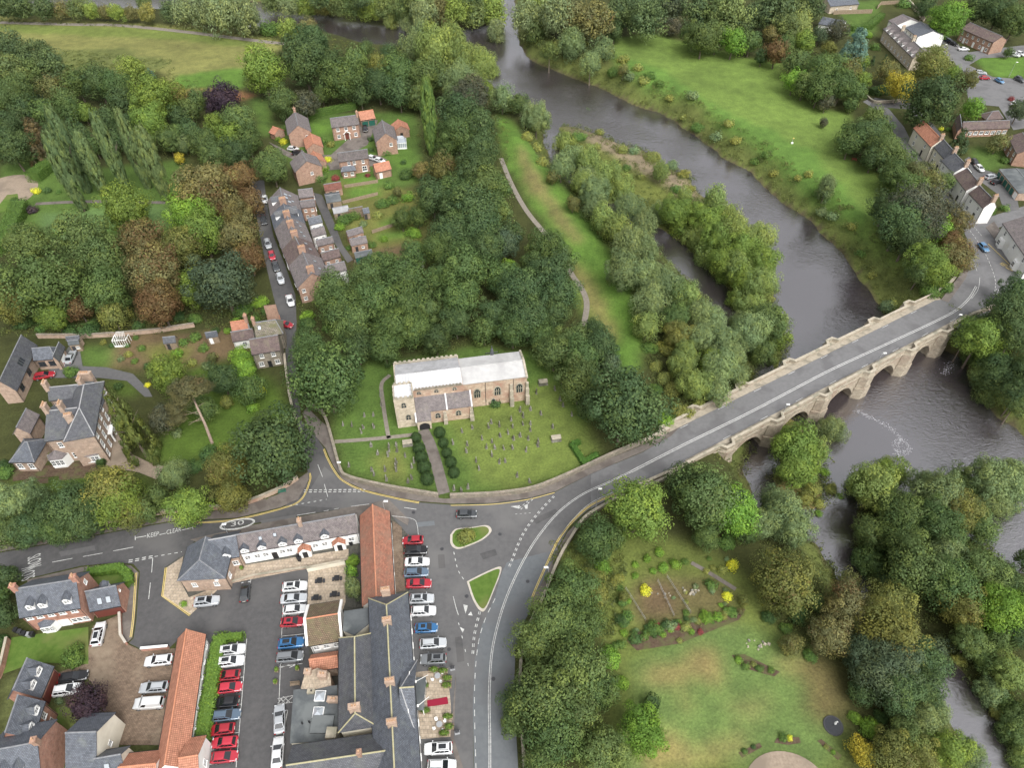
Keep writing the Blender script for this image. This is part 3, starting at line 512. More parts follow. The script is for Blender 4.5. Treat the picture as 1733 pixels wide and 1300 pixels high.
path_bits = [('embankment_path', [(848,268),(865,310),(890,355),(922,395),(950,430),(968,465),(985,490),(993,515),(988,552)], 1.5, 'path', 'pinkish footpath along the foot of the flood bank'),
    ('field_track', [(-60,36),(120,41),(200,42.5),(300,52),(434,68.5),(482,74)], 3.0, 'path', 'pale track across the top of the dry meadow'),
    ('church_path', [(752,836),(745,810),(737,780),(727,750),(716,728)], 2.4, 'footway', 'straight churchyard path between the clipped yews'),
    ('grass_path', [(566,748),(610,745),(655,741),(700,736)], 1.0, 'path', 'narrow worn path from the lane to the porch'),
    ('grass_path', [(658,742),(654,720),(648,680),(646,650),(660,635)], .9, 'path', 'thin worn path along the west end of the church'),
    ('flower_path', [(1170,953),(1200,970),(1245,998)], .8, 'footway', 'short straight path through the vegetable garden')]
for nm, pts, w, m, lb in path_bits:
    mb = MB(); ribbon(mb, smooth(Gs(pts), 8), w, 0, drape=True, lift=.06); tag(mb.build(nm, M[m]), lb, kind='structure')
# ================================================================ vegetation
def foliage_material(name, trans=.18, own=False):
    m, n, l, b = mat(name); oi = n.new('ShaderNodeObjectInfo')
    if own: oi = n.new('ShaderNodeAttribute'); oi.attribute_name = 'leafcolour'
    at = n.new('ShaderNodeAttribute'); at.attribute_name = 'tone'
    sp = n.new('ShaderNodeSeparateColor'); l.new(at.outputs['Color'], sp.inputs[0])
    # leaf to leaf brightness, clump to clump hue
    r1 = ramp(n, [(0, (.80,.80,.80)), (1, (1.2,1.2,1.2))]); l.new(sp.outputs[0], r1.inputs[0])
    m1 = n.new('ShaderNodeMix'); m1.data_type = 'RGBA'; m1.blend_type = 'MULTIPLY'; m1.inputs[0].default_value = 1; l.new(oi.outputs['Color'], m1.inputs[6]); l.new(r1.outputs[0], m1.inputs[7])
    r2 = ramp(n, [(0, (.76,.82,.86)), (.5, (1,1,1)), (1, (1.34,1.22,.95))]); l.new(sp.outputs[1], r2.inputs[0])
    m2 = n.new('ShaderNodeMix'); m2.data_type = 'RGBA'; m2.blend_type = 'MULTIPLY'; m2.inputs[0].default_value = 1; l.new(m1.outputs[2], m2.inputs[6]); l.new(r2.outputs[0], m2.inputs[7])
    # turned leaves: share of clumps given by the object's colour alpha
    ad = n.new('ShaderNodeMath'); ad.operation = 'ADD'; l.new(sp.outputs[2], ad.inputs[0]); l.new(oi.outputs['Alpha'], ad.inputs[1])
    ml = n.new('ShaderNodeMapRange'); ml.inputs['From Min'].default_value = .92; ml.inputs['From Max'].default_value = 1.25; l.new(ad.outputs[0], ml.inputs['Value'])
    m3 = n.new('ShaderNodeMix'); m3.data_type = 'RGBA'; l.new(ml.outputs[0], m3.inputs[0]); l.new(m2.outputs[2], m3.inputs[6]); m3.inputs[7].default_value = (.15,.088,.04,1)
    l.new(m3.outputs[2], b.inputs['Base Color']); b.inputs['Roughness'].default_value = .62; b.inputs['Specular IOR Level'].default_value = .22
    tr = n.new('ShaderNodeBsdfTranslucent'); l.new(m3.outputs[2], tr.inputs[0]); mx = n.new('ShaderNodeMixShader'); mx.inputs[0].default_value = trans
    out = n['Material Output']; l.new(b.outputs[0], mx.inputs[1]); l.new(tr.outputs[0], mx.inputs[2]); l.new(mx.outputs[0], out.inputs[0])
    return m
M['leaf'] = foliage_material('foliage', .36); LEAFGAIN = 1.86; M['leaf_dense'] = foliage_material('clipped_foliage', .05)
M['bark'] = noisy('bark', (.10,.08,.06), (.17,.14,.11), 3); M['bark_pine'] = noisy('pine_bark', (.22,.16,.12), (.32,.25,.2), 3)
def leaf_mesh(name, pos, nrm, size, tone, m, aspect=.7, updir=None, rs=None, shade=None):
    """a mesh of single leaf sprays: four-cornered blades folded at the midrib"""
    n = len(pos); rs = rs or np.random.RandomState(1)
    nrm = nrm/np.linalg.norm(nrm, axis=1, keepdims=True)
    ref = rs.normal(size=(n, 3)) if updir is None else updir + .45*rs.normal(size=(n, 3))
    a = np.cross(nrm, ref); a /= np.linalg.norm(a, axis=1, keepdims=True)+1e-9; b = np.cross(a, nrm)
    s = size[:, None]; A = a*s*aspect*.5; B = b*s*.5; fold = nrm*s*.12
    v = np.empty((n, 4, 3), 'f'); v[:,0] = pos-B; v[:,3] = pos+A-fold; v[:,2] = pos+B*1.1; v[:,1] = pos-A-fold
    me = bpy.data.meshes.new(name); me.vertices.add(n*4); me.vertices.foreach_set('co', v.ravel())
    me.loops.add(n*4); me.loops.foreach_set('vertex_index', np.arange(n*4, dtype='i')); me.polygons.add(n); me.polygons.foreach_set('loop_start', np.arange(n, dtype='i')*4); me.update(calc_edges=True)
    at = me.color_attributes.new('tone', 'FLOAT_COLOR', 'POINT'); c = np.ones((n, 4, 4), 'f'); c[:,:,:3] = tone[:,None,:]; at.data.foreach_set('color', c.ravel())
    if shade is not None:      # light the sprays as parts of their clump
        sn = shade/np.linalg.norm(shade, axis=1, keepdims=True)*.7 + nrm*.3; me.polygons.foreach_set('use_smooth', np.ones(n, bool)); me.normals_split_custom_set_from_vertices(np.repeat(sn, 4, axis=0).tolist())
    me.materials.append(m); return me
def unit(rs, n):
    d = rs.normal(size=(n, 3)); return d/np.linalg.norm(d, axis=1, keepdims=True)
def crown_mesh(seed, kind, nl, npl, leaf, lr):
    rs = np.random.RandomState(seed); P=[];N=[];S=[];T=[];U=[];Q=[]
    ph = rs.uniform(0, 6.28, 6)
    def outline(d):   # lumpy boundary of the whole crown
        az = np.arctan2(d[:,1], d[:,0]); return 1 + .13*np.sin(2*az+ph[0])+.10*np.sin(3*az+ph[1]+2*d[:,2])+.08*np.sin(5*az+ph[2]-3*d[:,2])+.07*np.sin(4*d[:,2]+ph[3])
    if kind == 'broad' or kind == 'willow':
        i = np.arange(nl)+.5; z = 1-1.82*i/nl; az = i*2.39996+ph[4]; q = np.sqrt(np.clip(1-z*z,0,1)); d = np.stack([q*np.cos(az), q*np.sin(az), z], 1)+.17*rs.normal(size=(nl,3)); d /= np.linalg.norm(d,axis=1,keepdims=True)
        rad = rs.uniform(.57,.82,nl)*outline(d); k = nl//4; rad[rs.choice(nl, k, False)] *= .72
        c = d*rad[:,None]; r = lr*rs.uniform(.6,1.4,nl)
    elif kind == 'bush':
        i = np.arange(nl)+.5; z = 1-1.35*i/nl; az = i*2.39996+ph[4]; q = np.sqrt(np.clip(1-z*z,0,1)); d = np.stack([q*np.cos(az), q*np.sin(az), z], 1)+.2*rs.normal(size=(nl,3)); d /= np.linalg.norm(d,axis=1,keepdims=True)
        c = d*(rs.uniform(.46,.72,nl)*outline(d))[:,None]; r = lr*rs.uniform(.6,1.3,nl)
    elif kind == 'conifer':   # broad cone, z from -1 to 1
        z = rs.uniform(-1,1,nl)**1; z = 1-2*np.sqrt(rs.uniform(0,1,nl)); az = rs.uniform(0,6.28,nl); R = (1-z)/2*.92+.05; R = R**.75; d = np.stack([np.cos(az), np.sin(az), .25+0*z],1)
        c = np.stack([R*.86*np.cos(az), R*.86*np.sin(az), z],1); r = lr*rs.uniform(.6,1.25,nl)
    elif kind == 'poplar':    # narrow flame, unit radius, z from -1 to 1
        z = 1-2*rs.uniform(0,1,nl)**1.0; az = rs.uniform(0,6.28,nl); t = (z+1)/2; R = np.interp(t, [0,.12,.35,.62,.85,1], [.3,.55,.85,1,.78,.3]); d = np.stack([np.cos(az), np.sin(az), .6+0*z],1)
        c = np.stack([R*.74*np.cos(az)*rs.uniform(.8,1.05,nl), R*.74*np.sin(az)*rs.uniform(.8,1.05,nl), z*.96],1); r = lr*rs.uniform(.6,1.3,nl)
    lob = rs.uniform(0,1,nl); aut = rs.uniform(0,1,nl)
    # neighbouring clumps turn together
    aut = np.clip(.55*aut + .45*(.5+.5*np.sin(c[:,0]*2.5+ph[1])*np.cos(c[:,1]*2.1+c[:,2]*1.7+ph[2])),0,1)
    for j in range(nl):
        e = unit(rs, npl); keep = (e@d[j])/np.linalg.norm(d[j]) > rs.uniform(-.75,.1,npl); e = e[keep]; n = len(e)
        stretch = np.array([1,1,.82]) if kind == 'broad' else np.array([1,1,1.25]) if kind == 'willow' else np.array([1,1,.75]) if kind == 'poplar' else np.array([1,1,.8]) if kind == 'conifer' else np.array([1,1,1.])
        rr = r[j]*rs.uniform(.80,1.06,n)*(1+.16*np.sin(e[:,0]*5+j)*np.cos(e[:,1]*4+e[:,2]*5+j))
        P.append(c[j]+e*rr[:,None]*stretch); N.append(e+.27*rs.normal(size=(n,3))+(0.22*np.array([0,0,1]))); S.append(leaf*rs.uniform(.6,1.35,n)); T.append(np.stack([rs.uniform(0,1,n), np.full(n,lob[j]), np.clip(np.full(n,aut[j])+.12*rs.normal(size=n),0,1)],1))
        Q.append(e*.8+d[j]/np.linalg.norm(d[j])*.45+np.array([0,0,.12]))
        if kind == 'willow': U.append(np.tile(np.array([0,0,-1.0]), (n,1))+.8*e)
    # leaves deeper inside the crown
    ni = nl*npl//6; e = unit(rs, ni); pin = e*(rs.uniform(.25,.72,ni))[:,None]
    if kind == 'poplar': pin[:,0] *= .5; pin[:,1] *= .5
    if kind == 'conifer': w = (1-pin[:,2:3])/2; pin[:,:2] *= w
    if kind == 'bush': pin[:,2] = np.abs(pin[:,2])-.25
    Q.append(e+np.array([0,0,.2])); P.append(pin); N.append(e+.5*rs.normal(size=(ni,3))); S.append(leaf*1.5*rs.uniform(.7,1.3,ni)); T.append(rs.uniform(0,1,(ni,3))*np.array([1,1,.7]))
    if U: U.append(np.tile(np.array([0,0,1.0]),(ni,1))); 
    return leaf_mesh('crown', np.concatenate(P), np.concatenate(N), np.concatenate(S), np.concatenate(T), M['leaf'], .5 if kind == 'willow' else .72, np.concatenate(U) if U else None, rs, np.concatenate(Q))
def trunk_mesh(seed, limbs=6, lean=.05):       # unit: height 1 up to the crown's middle
    r = random.Random(seed); mb = MB(); p = Vector((0,0,-.06)); rad = .055
    mb.tube((0,0,-.06),(0,0,.05),.085,rad,7,cap=False)
    q = Vector((r.uniform(-lean,lean),r.uniform(-lean,lean),.5)); mb.tube((0,0,.05),q,rad,.042,7,cap=False); t = Vector((r.uniform(-lean,lean),r.uniform(-lean,lean),1.1)); mb.tube(q,t,.042,.012,6)
    for i in range(limbs):
        a = i*2.4+r.random(); s = q.lerp(t, r.uniform(0,.6)); e = s+Vector((math.cos(a)*.34,math.sin(a)*.34,r.uniform(.15,.34))); mb.tube(s,e,.024,.010,5); mb.tube(e,e+Vector((math.cos(a+.5)*.2,math.sin(a+.5)*.2,.12)),.010,.003,4)
    return mb.data('trunk', M['bark'], True)
PROTO = {}
def protos():
    for k, spec in dict(broad=((88,135,.060,.26),(52,86,.088,.325),(28,56,.15,.42)), willow=((100,125,.072,.225),(64,84,.10,.29),(32,54,.17,.40)), bush=((70,90,.075,.26),(42,60,.11,.33),(20,44,.18,.45)), conifer=((120,70,.075,.17),(70,50,.11,.22),(34,36,.17,.3)), poplar=((230,70,.10,.19),(130,70,.12,.21),(60,50,.18,.26))).items():
        for lod, (nl, npl, leaf, lr) in enumerate(spec):
            PROTO[k, lod] = [crown_mesh(100*lod+17*i+len(k), k, nl, npl, leaf, lr) for i in range(4 if k in ('broad','willow') and lod < 2 else 2)]
    PROTO['trunk'] = [trunk_mesh(i) for i in range(4)]
protos()
KIND = {  # colour of the leaves, share of turned clumps, adjective, family
 'dg':((.046,.068,.028),0,'dark green','broad'), 'db':((.050,.066,.038),0,'dark bluish green','broad'), 'mg':((.071,.094,.033),0,'mid green','broad'), 'og':((.057,.082,.028),0,'deep olive green','broad'),
 'lm':((.098,.160,.028),0,'bright green','broad'), 'yg':((.098,.132,.030),.0,'yellowish green','broad'), 'oy':((.105,.105,.032),.15,'yellow olive','broad'), 'ol':((.088,.088,.034),.2,'olive','broad'),
 'ob':((.100,.088,.038),.38,'olive brown','broad'), 'br':((.112,.078,.036),.6,'rusty brown','broad'), 'pp':((.030,.018,.026),0,'dark purple','broad'), 'dk':((.055,.055,.036),.1,'dusky grey green','broad'),
 'ye':((.24,.19,.03),0,'golden yellow','broad'), 'wl':((.105,.130,.058),0,'grey green','willow'), 'yw':((.120,.145,.046),0,'yellow green','willow'), 'yb':((.150,.152,.046),.0,'yellow tinged','bush'),
 'mb':((.070,.112,.030),0,'mid green','bush'), 'gb':((.110,.175,.030),0,'bright green','bush'), 'bb':((.045,.075,.026),0,'dark green','bush'), 'pb':((.16,.04,.045),0,'red leaved','bush'), 'pr':((.045,.03,.035),0,'dark purple','bush'), 'gy':((.38,.36,.04),0,'golden yellow','bush'), 'wb':((.11,.14,.07),0,'grey green','bush'),
 'bl':((.085,.125,.10),0,'blue green','conifer'), 'cf':((.040,.060,.028),0,'dark green','conifer'), 'cy':((.085,.098,.03),0,'yellowish green','conifer'), 'cb':((.085,.065,.035),.2,'brownish','conifer'), 'po':((.084,.108,.046),0,'dark green','poplar'), 'py':((.085,.120,.034),0,'bright green','poplar')}
NOUN = {'broad':'tree','willow':'willow','bush':'bush','conifer':'conifer','poplar':'poplar'}
FLAT = {'broad':1.08,'willow':1.1,'bush':.85,'conifer':1.15,'poplar':3.0}
def plant(u, v, rp, kind, label, group=None, zr=None, clear=None, base=None, height=None):
    col, aut, adj, fam = KIND[kind]; zr = zr or FLAT[fam]
    if base:       # foot known
        p = G(*base); R = rp*mpp(*base); gz = HT(p.x, p.y); hh = height or h_from(base, v); Rz = hh/2*.98; cz = gz + hh - Rz
    else:
        gz = 0.0
        for _ in range(3):
            R = rp*mpp(u, v, gz)*.96; Rz = R*zr; cl = clear if clear is not None else (0 if fam == 'bush' else min(1.3, .16*R))
            cz = gz + (cl + Rz if fam != 'bush' else Rz*.35); p = G(u, v, cz); gz = HT(p.x, p.y)
        if fam == 'bush':
            cz = gz + Rz*.3; k = 0
            while RD(p.x, p.y) < .8 and k < 14: k += 1; v -= 2; p = G(u, v, cz); gz = HT(p.x, p.y); cz = gz + Rz*.3
        wetfoot = RD(p.x, p.y) < 1.5 and fam != 'bush' and rp < 36
        if wetfoot:
            gz = WZ+.5
            for _ in range(4): cz = gz + Rz*.35; p = G(u, v, cz); gz = max(WZ+.2, HT(p.x, p.y))
    if base: wetfoot = False
    lod = 0 if rp > 26 or fam == 'poplar' else 1 if rp > 12 else 2
    me = rnd.choice(PROTO[fam, lod]); noun = NOUN[fam]
    root = empty({'broad':'tree','willow':'willow_tree','bush':'shrub','conifer':'conifer_tree','poplar':'poplar_tree'}[fam], (p.x, p.y, gz), rnd.uniform(0, 6.28))
    c = link('crown', me, root, (0, 0, cz-gz)); s = rnd.uniform(.93,1.07); c.scale = (R*s, R/s, Rz*rnd.uniform(.94,1.06))
    j = rnd.uniform(.86,1.16); h = rnd.uniform(-.05,.05)
    j *= LEAFGAIN; c.color = (col[0]*j*(1+h)*.97, col[1]*j*1.05, col[2]*j*(1-h), aut)
    if wetfoot:
        t = link('stem', PROTO['trunk'][0], root); t.scale = (R*.9, R*.9, max(.6, cz-gz))
    elif fam != 'bush':
        t = link('trunk', rnd.choice(PROTO['trunk']), root); hh = (cz-gz)*(1.0 if fam != 'poplar' else 1.2); w = max(.55*hh, R*.9) if fam != 'poplar' else hh*.35; t.scale = (w, w, hh)
    elif rp > 12:
        t = link('stem', PROTO['trunk'][0], root); t.scale = (R*.9, R*.9, max(.4, cz-gz))
    tag(root, label, noun, group); return root
def size_word(rp): return 'large' if rp > 38 else 'medium' if rp > 22 else 'small'
MASS = []
def cluster(phrase, group, items, order='left', far=-99):
    """items are numbered along the picture so that every label picks out one plant of the cluster"""
    MASS.extend(t for t in items if t[1] < far and KIND[t[3]][3] in ('broad','willow')); items = [t for t in items if not (t[1] < far and KIND[t[3]][3] in ('broad','willow'))]
    rows = sorted(items, key=(lambda t: t[0]) if order == 'left' else (lambda t: t[1])); cnt = {}
    for t in rows: k = (KIND[t[3]][2], NOUN[KIND[t[3]][3]]); cnt[k] = cnt.get(k, 0)+1
    seen = {}
    for t in rows:
        adj, fam = KIND[t[3]][2:4]; k = (adj, NOUN[fam]); i = seen.get(k, 0); seen[k] = i+1
        lab = f"{adj} {NOUN[fam]} {phrase}"
        if cnt[k] > 1: lab = f"{adj} {NOUN[fam]}, {ordinal(i)} from {order}, {phrase}"
        plant(*t[:4], lab, group, **(t[4] if len(t) > 4 else {}))
cluster('along the far river bank, top left', 'trees on the far river bank', [(10,10,22,'dg'),(38,10,22,'dg'),(75,14,20,'dg'),(105,16,16,'ol'),(132,13,18,'mg'),(155,18,15,'yg'),(178,20,13,'ol'),(198,21,15,'yg'),(222,22,13,'ol'),(248,22,16,'oy'),(243,4,14,'mg'),(288,18,18,'dg'),(312,18,22,'wl'),(345,18,26,'wl'),(380,20,30,'wl'),(415,25,28,'wl'),(458,50,22,'mb'),(490,48,18,'yg'),(522,50,20,'ol'),(505,58,12,'mb')], far=60)
cluster('beyond the river', 'trees on the far river bank', [(462,4,20,'mg'),(490,6,22,'wl'),(520,10,20,'yg'),(548,8,20,'oy'),(575,10,20,'mg'),(600,8,22,'og'),(628,14,22,'yg'),(655,12,22,'mg'),(685,16,24,'og'),(715,14,24,'wl'),(745,18,24,'ol'),(775,14,24,'yg'),(805,22,24,'mg'),(832,18,26,'yg'),(840,52,18,'wl'),(540,-6,22,'dg'),(610,-8,22,'dg'),(700,-8,24,'mg'),(790,-8,24,'dg'),(660,34,14,'yw'),(690,38,16,'wl'),(720,40,14,'yw')], far=60)
cluster('on the wooded left slope', 'trees of the left wood', [(15,78,26,'dg'),(42,95,24,'dg'),(70,86,20,'dg'),(86,108,24,'dg'),(50,118,22,'og'),(15,122,30,'mg'),(32,150,28,'mg'),(5,168,28,'mg'),(60,160,14,'bl'),(88,150,24,'ol'),(110,168,22,'mg'),(130,140,26,'og'),(165,138,30,'dg'),(195,145,28,'og'),(206,172,26,'dg'),(225,118,24,'yg'),(252,122,9,'bl'),(258,165,38,'yg'),(292,162,26,'oy'),(252,205,30,'yg'),(322,185,22,'mg'),(332,164,17,'mg'),(302,198,20,'dg'),(378,172,33,'pp'),(350,165,15,'mg'),(58,222,22,'cb'),(20,250,34,'dg'),(15,212,28,'dg'),(118,188,22,'og'),(142,190,18,'yg'),(182,200,20,'dg'),(213,212,20,'dg'),(405,205,30,'mg'),(366,212,22,'yg'),(388,230,24,'yg'),(345,242,28,'mg'),(312,245,16,'wl'),(303,268,9,'ye'),(362,265,30,'mg'),(396,262,30,'dg'),(420,238,24,'og'),(75,190,22,'og'),(40,185,24,'dg'),(130,228,24,'dg'),(190,240,22,'dg'),(95,228,24,'dg'),(245,240,22,'og'),(285,238,22,'mg'),(322,222,20,'dg'),(62,256,20,'cb'),(160,245,20,'og'),(225,250,18,'dg'),(300,225,18,'og')], far=128)
POP = [(82,224,143,357,17),(100,188,150,325,16),(145,222,178,330,15),(170,189,217,327,15),(224,192,252,318,14),(251,214,284,340,17)]
for i, (tu, tv, bu, bv, r) in enumerate(POP): plant(tu, tv, r, 'po', f'tall narrow dark green poplar on the left lawn, {ordinal(i)} from left', 'poplars on the left lawn', base=(bu, bv))
plant(728, 138, 15, 'py', 'tall narrow bright green poplar beside the brick houses', base=(731, 262))
cluster('in the wooded belt below the poplars', 'chestnut belt trees', [(212,352,42,'yg'),(350,320,48,'ob'),(398,302,28,'br'),(390,355,30,'ob'),(406,400,36,'ob'),(422,438,28,'br'),(424,340,24,'br'),(320,362,36,'lm'),(343,392,40,'yg'),(138,405,46,'mg'),(50,415,40,'mg'),(75,482,58,'og'),(175,442,42,'mg'),(178,492,44,'og'),(190,533,26,'oy'),(133,520,26,'br'),(22,512,36,'oy'),(240,412,42,'ob'),(308,418,38,'oy'),(264,463,48,'ob'),(270,514,40,'br'),(318,478,26,'yg'),(320,502,22,'yg'),(376,476,54,'db'),(2,470,26,'dg'),(90,535,28,'yg'),(412,300,26,'br'),(130,460,26,'ol')])
cluster('at the foot of the chestnut belt', 'shrubs below the chestnut belt', [(150,558,22,'bb'),(118,560,14,'bb'),(40,548,18,'bb'),(70,556,12,'mb'),(412,525,18,'mb'),(440,512,16,'gb'),(430,540,12,'mb'),(400,545,10,'gb'),(300,535,16,'bb'),(330,540,14,'mb'),(235,552,12,'bb'),(450,525,10,'mb')])
cluster('between the brick houses and the river', 'trees behind the brick houses', [(445,120,38,'yg'),(515,104,44,'dg'),(528,72,32,'dg'),(478,172,28,'mg'),(516,178,24,'dk'),(580,135,36,'og'),(560,108,26,'dg'),(602,104,26,'mg'),(638,108,19,'oy'),(640,142,28,'dg'),(675,125,32,'og'),(676,158,26,'dg'),(610,160,20,'dg'),(725,128,32,'mg'),(710,165,24,'mg'),(775,140,34,'wl'),(796,164,34,'dk'),(776,196,38,'dg'),(806,214,38,'dg'),(776,228,36,'og'),(813,252,34,'dg'),(750,282,26,'ol'),(711,288,16,'ob'),(800,288,34,'dg'),(688,296,15,'bb'),(825,310,30,'mg'),(460,282,30,'mg'),(545,160,16,'mg'),(660,90,18,'dg'),(620,80,14,'mg'),(755,250,22,'og')])
cluster('on the point where the river bends', 'willows at the river bend', [(738,84,38,'yw'),(712,66,26,'wl'),(763,74,34,'yw'),(785,104,30,'yw'),(818,112,28,'yw'),(694,82,24,'wl'),(800,140,20,'wl'),(820,150,14,'yg'),(838,122,10,'yw')])
cluster('in the wood behind the church', 'trees of the church wood', [(733,333,36,'dg'),(708,365,20,'og'),(800,358,46,'dg'),(768,330,34,'og'),(814,385,38,'dg'),(763,395,36,'dg'),(826,422,32,'dg'),(786,456,46,'og'),(777,505,36,'og'),(772,545,30,'dg'),(688,472,42,'og'),(650,455,34,'og'),(624,470,36,'mg'),(563,490,36,'mg'),(576,520,40,'og'),(638,510,40,'og'),(688,515,38,'og'),(596,548,38,'mg'),(664,553,34,'og'),(702,557,32,'og'),(722,525,30,'mg'),(650,588,32,'og'),(605,590,30,'dg'),(738,575,28,'dg'),(845,358,26,'mg'),(866,396,24,'dg'),(855,412,28,'db'),(925,420,36,'og'),(950,440,26,'dg'),(861,452,14,'lm'),(930,462,40,'dg'),(881,495,42,'dg'),(943,496,38,'dg'),(893,538,40,'dg'),(938,530,30,'dg'),(868,560,32,'og'),(918,570,28,'og'),(740,420,30,'og'),(700,430,26,'og'),(845,320,24,'og'),(745,472,30,'og'),(848,470,32,'og'),(836,530,30,'dg'),(820,560,26,'og'),(725,480,26,'mg'),(900,450,26,'og'),(800,410,28,'dg')])
cluster('between the church and the flood bank', 'trees east of the church', [(970,577,34,'mg'),(1005,556,20,'dg'),(938,598,34,'mg'),(982,604,38,'og'),(1018,586,34,'dg'),(1034,616,22,'db'),(980,647,42,'mg'),(1056,690,68,'dg'),(1000,690,26,'dg'),(838,684,11,'bb')])
plant(552, 640, 66, 'og', 'large deep green tree overhanging the lane west of the church', None)
plant(525, 585, 34, 'og', 'medium olive green tree beside the lane above the overhanging tree', None)
cluster('by the side channel', 'riverside willows', [(1005,326,28,'wl'),(1050,322,28,'yw'),(985,308,20,'yw'),(1063,352,28,'wl'),(1020,370,24,'yw'),(1005,350,22,'wl'),(1043,385,26,'yw'),(1090,382,26,'wl'),(1026,392,18,'yb'),(1068,414,34,'wl'),(1093,427,28,'wl'),(1055,458,34,'wl'),(1093,466,32,'wl'),(1123,478,32,'wl'),(1145,494,26,'mg'),(1163,500,24,'yw'),(1100,512,34,'wl'),(1143,540,28,'og'),(1095,552,26,'yw'),(1188,535,28,'wl'),(1206,543,26,'wl'),(1150,568,28,'oy'),(1188,573,32,'wl'),(1220,578,32,'wl'),(1160,601,28,'yw'),(1130,590,22,'yb'),(1230,603,30,'wl'),(1205,618,28,'yg'),(1100,590,16,'mb'),(1110,620,14,'yb'),(970,345,14,'ol')])
cluster('between the flood bank and the bridge', 'bushes at the bridge foot', [(1155,615,28,'yw'),(1218,622,34,'wl'),(1176,652,30,'yw'),(1213,662,26,'wl'),(1182,682,14,'yb'),(1150,695,18,'yb'),(1126,712,18,'gb'),(1250,634,22,'wl'),(1140,660,20,'yb'),(1125,640,16,'yb'),(1165,700,12,'yb'),(1110,660,14,'mb')])
cluster('at the head of the side channel', 'bushes at the channel head', [(850,166,22,'wl'),(880,175,18,'mg'),(908,200,28,'wl'),(892,232,13,'yb'),(908,250,12,'yb'),(918,275,12,'yb'),(935,300,12,'ol'),(860,185,10,'yb')])
cluster('on the shingle island', 'bushes on the shingle island', [(955,242,20,'yw'),(980,232,14,'mb'),(968,272,26,'wl'),(950,284,22,'wl'),(995,272,24,'yw'),(1018,297,24,'yw'),(990,302,22,'wl'),(1038,290,18,'yw'),(1010,248,9,'yb'),(995,216,8,'mb'),(1015,223,8,'yb'),(1053,254,12,'yb'),(1073,256,11,'wb'),(1105,266,16,'yb'),(1118,290,18,'yw'),(1138,279,13,'wb'),(1158,294,13,'yb'),(1145,321,11,'mb'),(1170,319,8,'yb'),(1143,357,28,'yg'),(1118,362,22,'wl'),(1158,332,16,'yw'),(1176,357,20,'yg'),(1210,337,24,'yw'),(1200,372,28,'yg'),(1230,367,26,'yw'),(1155,385,24,'yg'),(1180,402,28,'yw'),(1213,402,30,'yg'),(1243,397,32,'yw'),(1256,422,32,'yg'),(1193,432,26,'yw'),(1225,442,28,'yg'),(1250,455,28,'yw'),(1230,466,22,'yg'),(1262,474,28,'yg'),(1283,405,30,'yw'),(1290,443,32,'yg'),(1285,480,30,'yw'),(1085,300,8,'yb'),(1060,285,9,'mb')])
cluster('on the small island above the bridge', 'bushes on the small island', [(1266,512,30,'yw'),(1298,545,36,'mg'),(1268,562,36,'wl'),(1312,572,26,'yg'),(1286,595,32,'mg'),(1246,506,20,'yg'),(1320,545,16,'yw'),(1250,545,20,'wl'),(1304,506,8,'yb'),(1360,549,5,'gb'),(1374,544,5,'gb')])
cluster('at the edge of the big meadow, top middle', 'trees above the big meadow', [(893,30,28,'wl'),(912,14,24,'yg'),(912,52,26,'mg'),(943,24,32,'wl'),(970,30,28,'ol'),(968,74,28,'wl'),(930,86,18,'mg'),(1005,38,32,'ol'),(1020,86,24,'wl'),(1000,106,20,'wl'),(1043,25,28,'dg'),(1068,15,26,'dg'),(1093,32,32,'dg'),(1108,12,24,'dg'),(1140,12,24,'db'),(1140,44,15,'dk'),(1180,18,28,'dg'),(1190,62,28,'mg'),(1174,58,22,'dg'),(1214,62,23,'mg'),(1241,70,23,'lm'),(1210,24,28,'og'),(1236,24,32,'mg'),(1256,40,22,'dg'),(1270,70,20,'og'),(1280,25,26,'dg'),(1040,55,16,'dg'),(985,110,12,'yb'),(960,105,12,'gb'),(940,110,10,'yb'),(1025,125,12,'yb'),(1050,140,12,'yb'),(1075,155,11,'yb'),(1055,118,10,'ol')], far=45)
cluster('right of the big meadow', 'trees right of the big meadow', [(1314,15,34,'dg'),(1344,10,26,'mg'),(1354,44,22,'yw'),(1331,46,25,'mg'),(1374,12,24,'dg'),(1306,60,16,'ob'),(1314,88,22,'br'),(1417,52,20,'dk'),(1387,58,15,'db'),(1362,73,20,'yg'),(1404,83,14,'oy'),(1349,106,24,'mg'),(1344,136,20,'lm'),(1362,142,22,'mg'),(1399,118,32,'og'),(1387,150,26,'og'),(1424,145,27,'og'),(1437,120,24,'ol'),(1459,105,14,'yg'),(1449,157,20,'og'),(1460,136,16,'yg'),(1399,173,15,'dk'),(1394,207,8,'dk'),(1330,75,18,'og'),(1290,95,14,'dg'),(1402,310,15,'wl'),(1397,322,17,'wl'),(1387,374,13,'wb'),(1440,178,12,'og')], far=50)
cluster('along the meadow river bank', 'bushes on the meadow bank', [(1010,138,8,'yb'),(1035,150,13,'mb'),(1062,162,12,'wb'),(1085,173,11,'yb'),(1110,180,10,'mb'),(1130,193,9,'yb'),(1155,211,8,'yb'),(1180,229,13,'mb'),(1210,246,12,'wb'),(1240,266,11,'yb'),(1275,287,10,'mb'),(1305,313,9,'yb'),(1340,337,8,'yb'),(1375,357,13,'mb'),(1402,388,12,'wb'),(1430,413,11,'yb'),(1452,446,10,'mb'),(1472,478,9,'yb'),(1022,128,8,'yb'),(1095,168,13,'mb'),(1165,203,12,'wb'),(1225,244,11,'yb'),(1290,290,10,'mb'),(1355,338,9,'yb')])
plant(1449, 78, 28, 'bl', 'blue green cedar beside the long stone house', None)
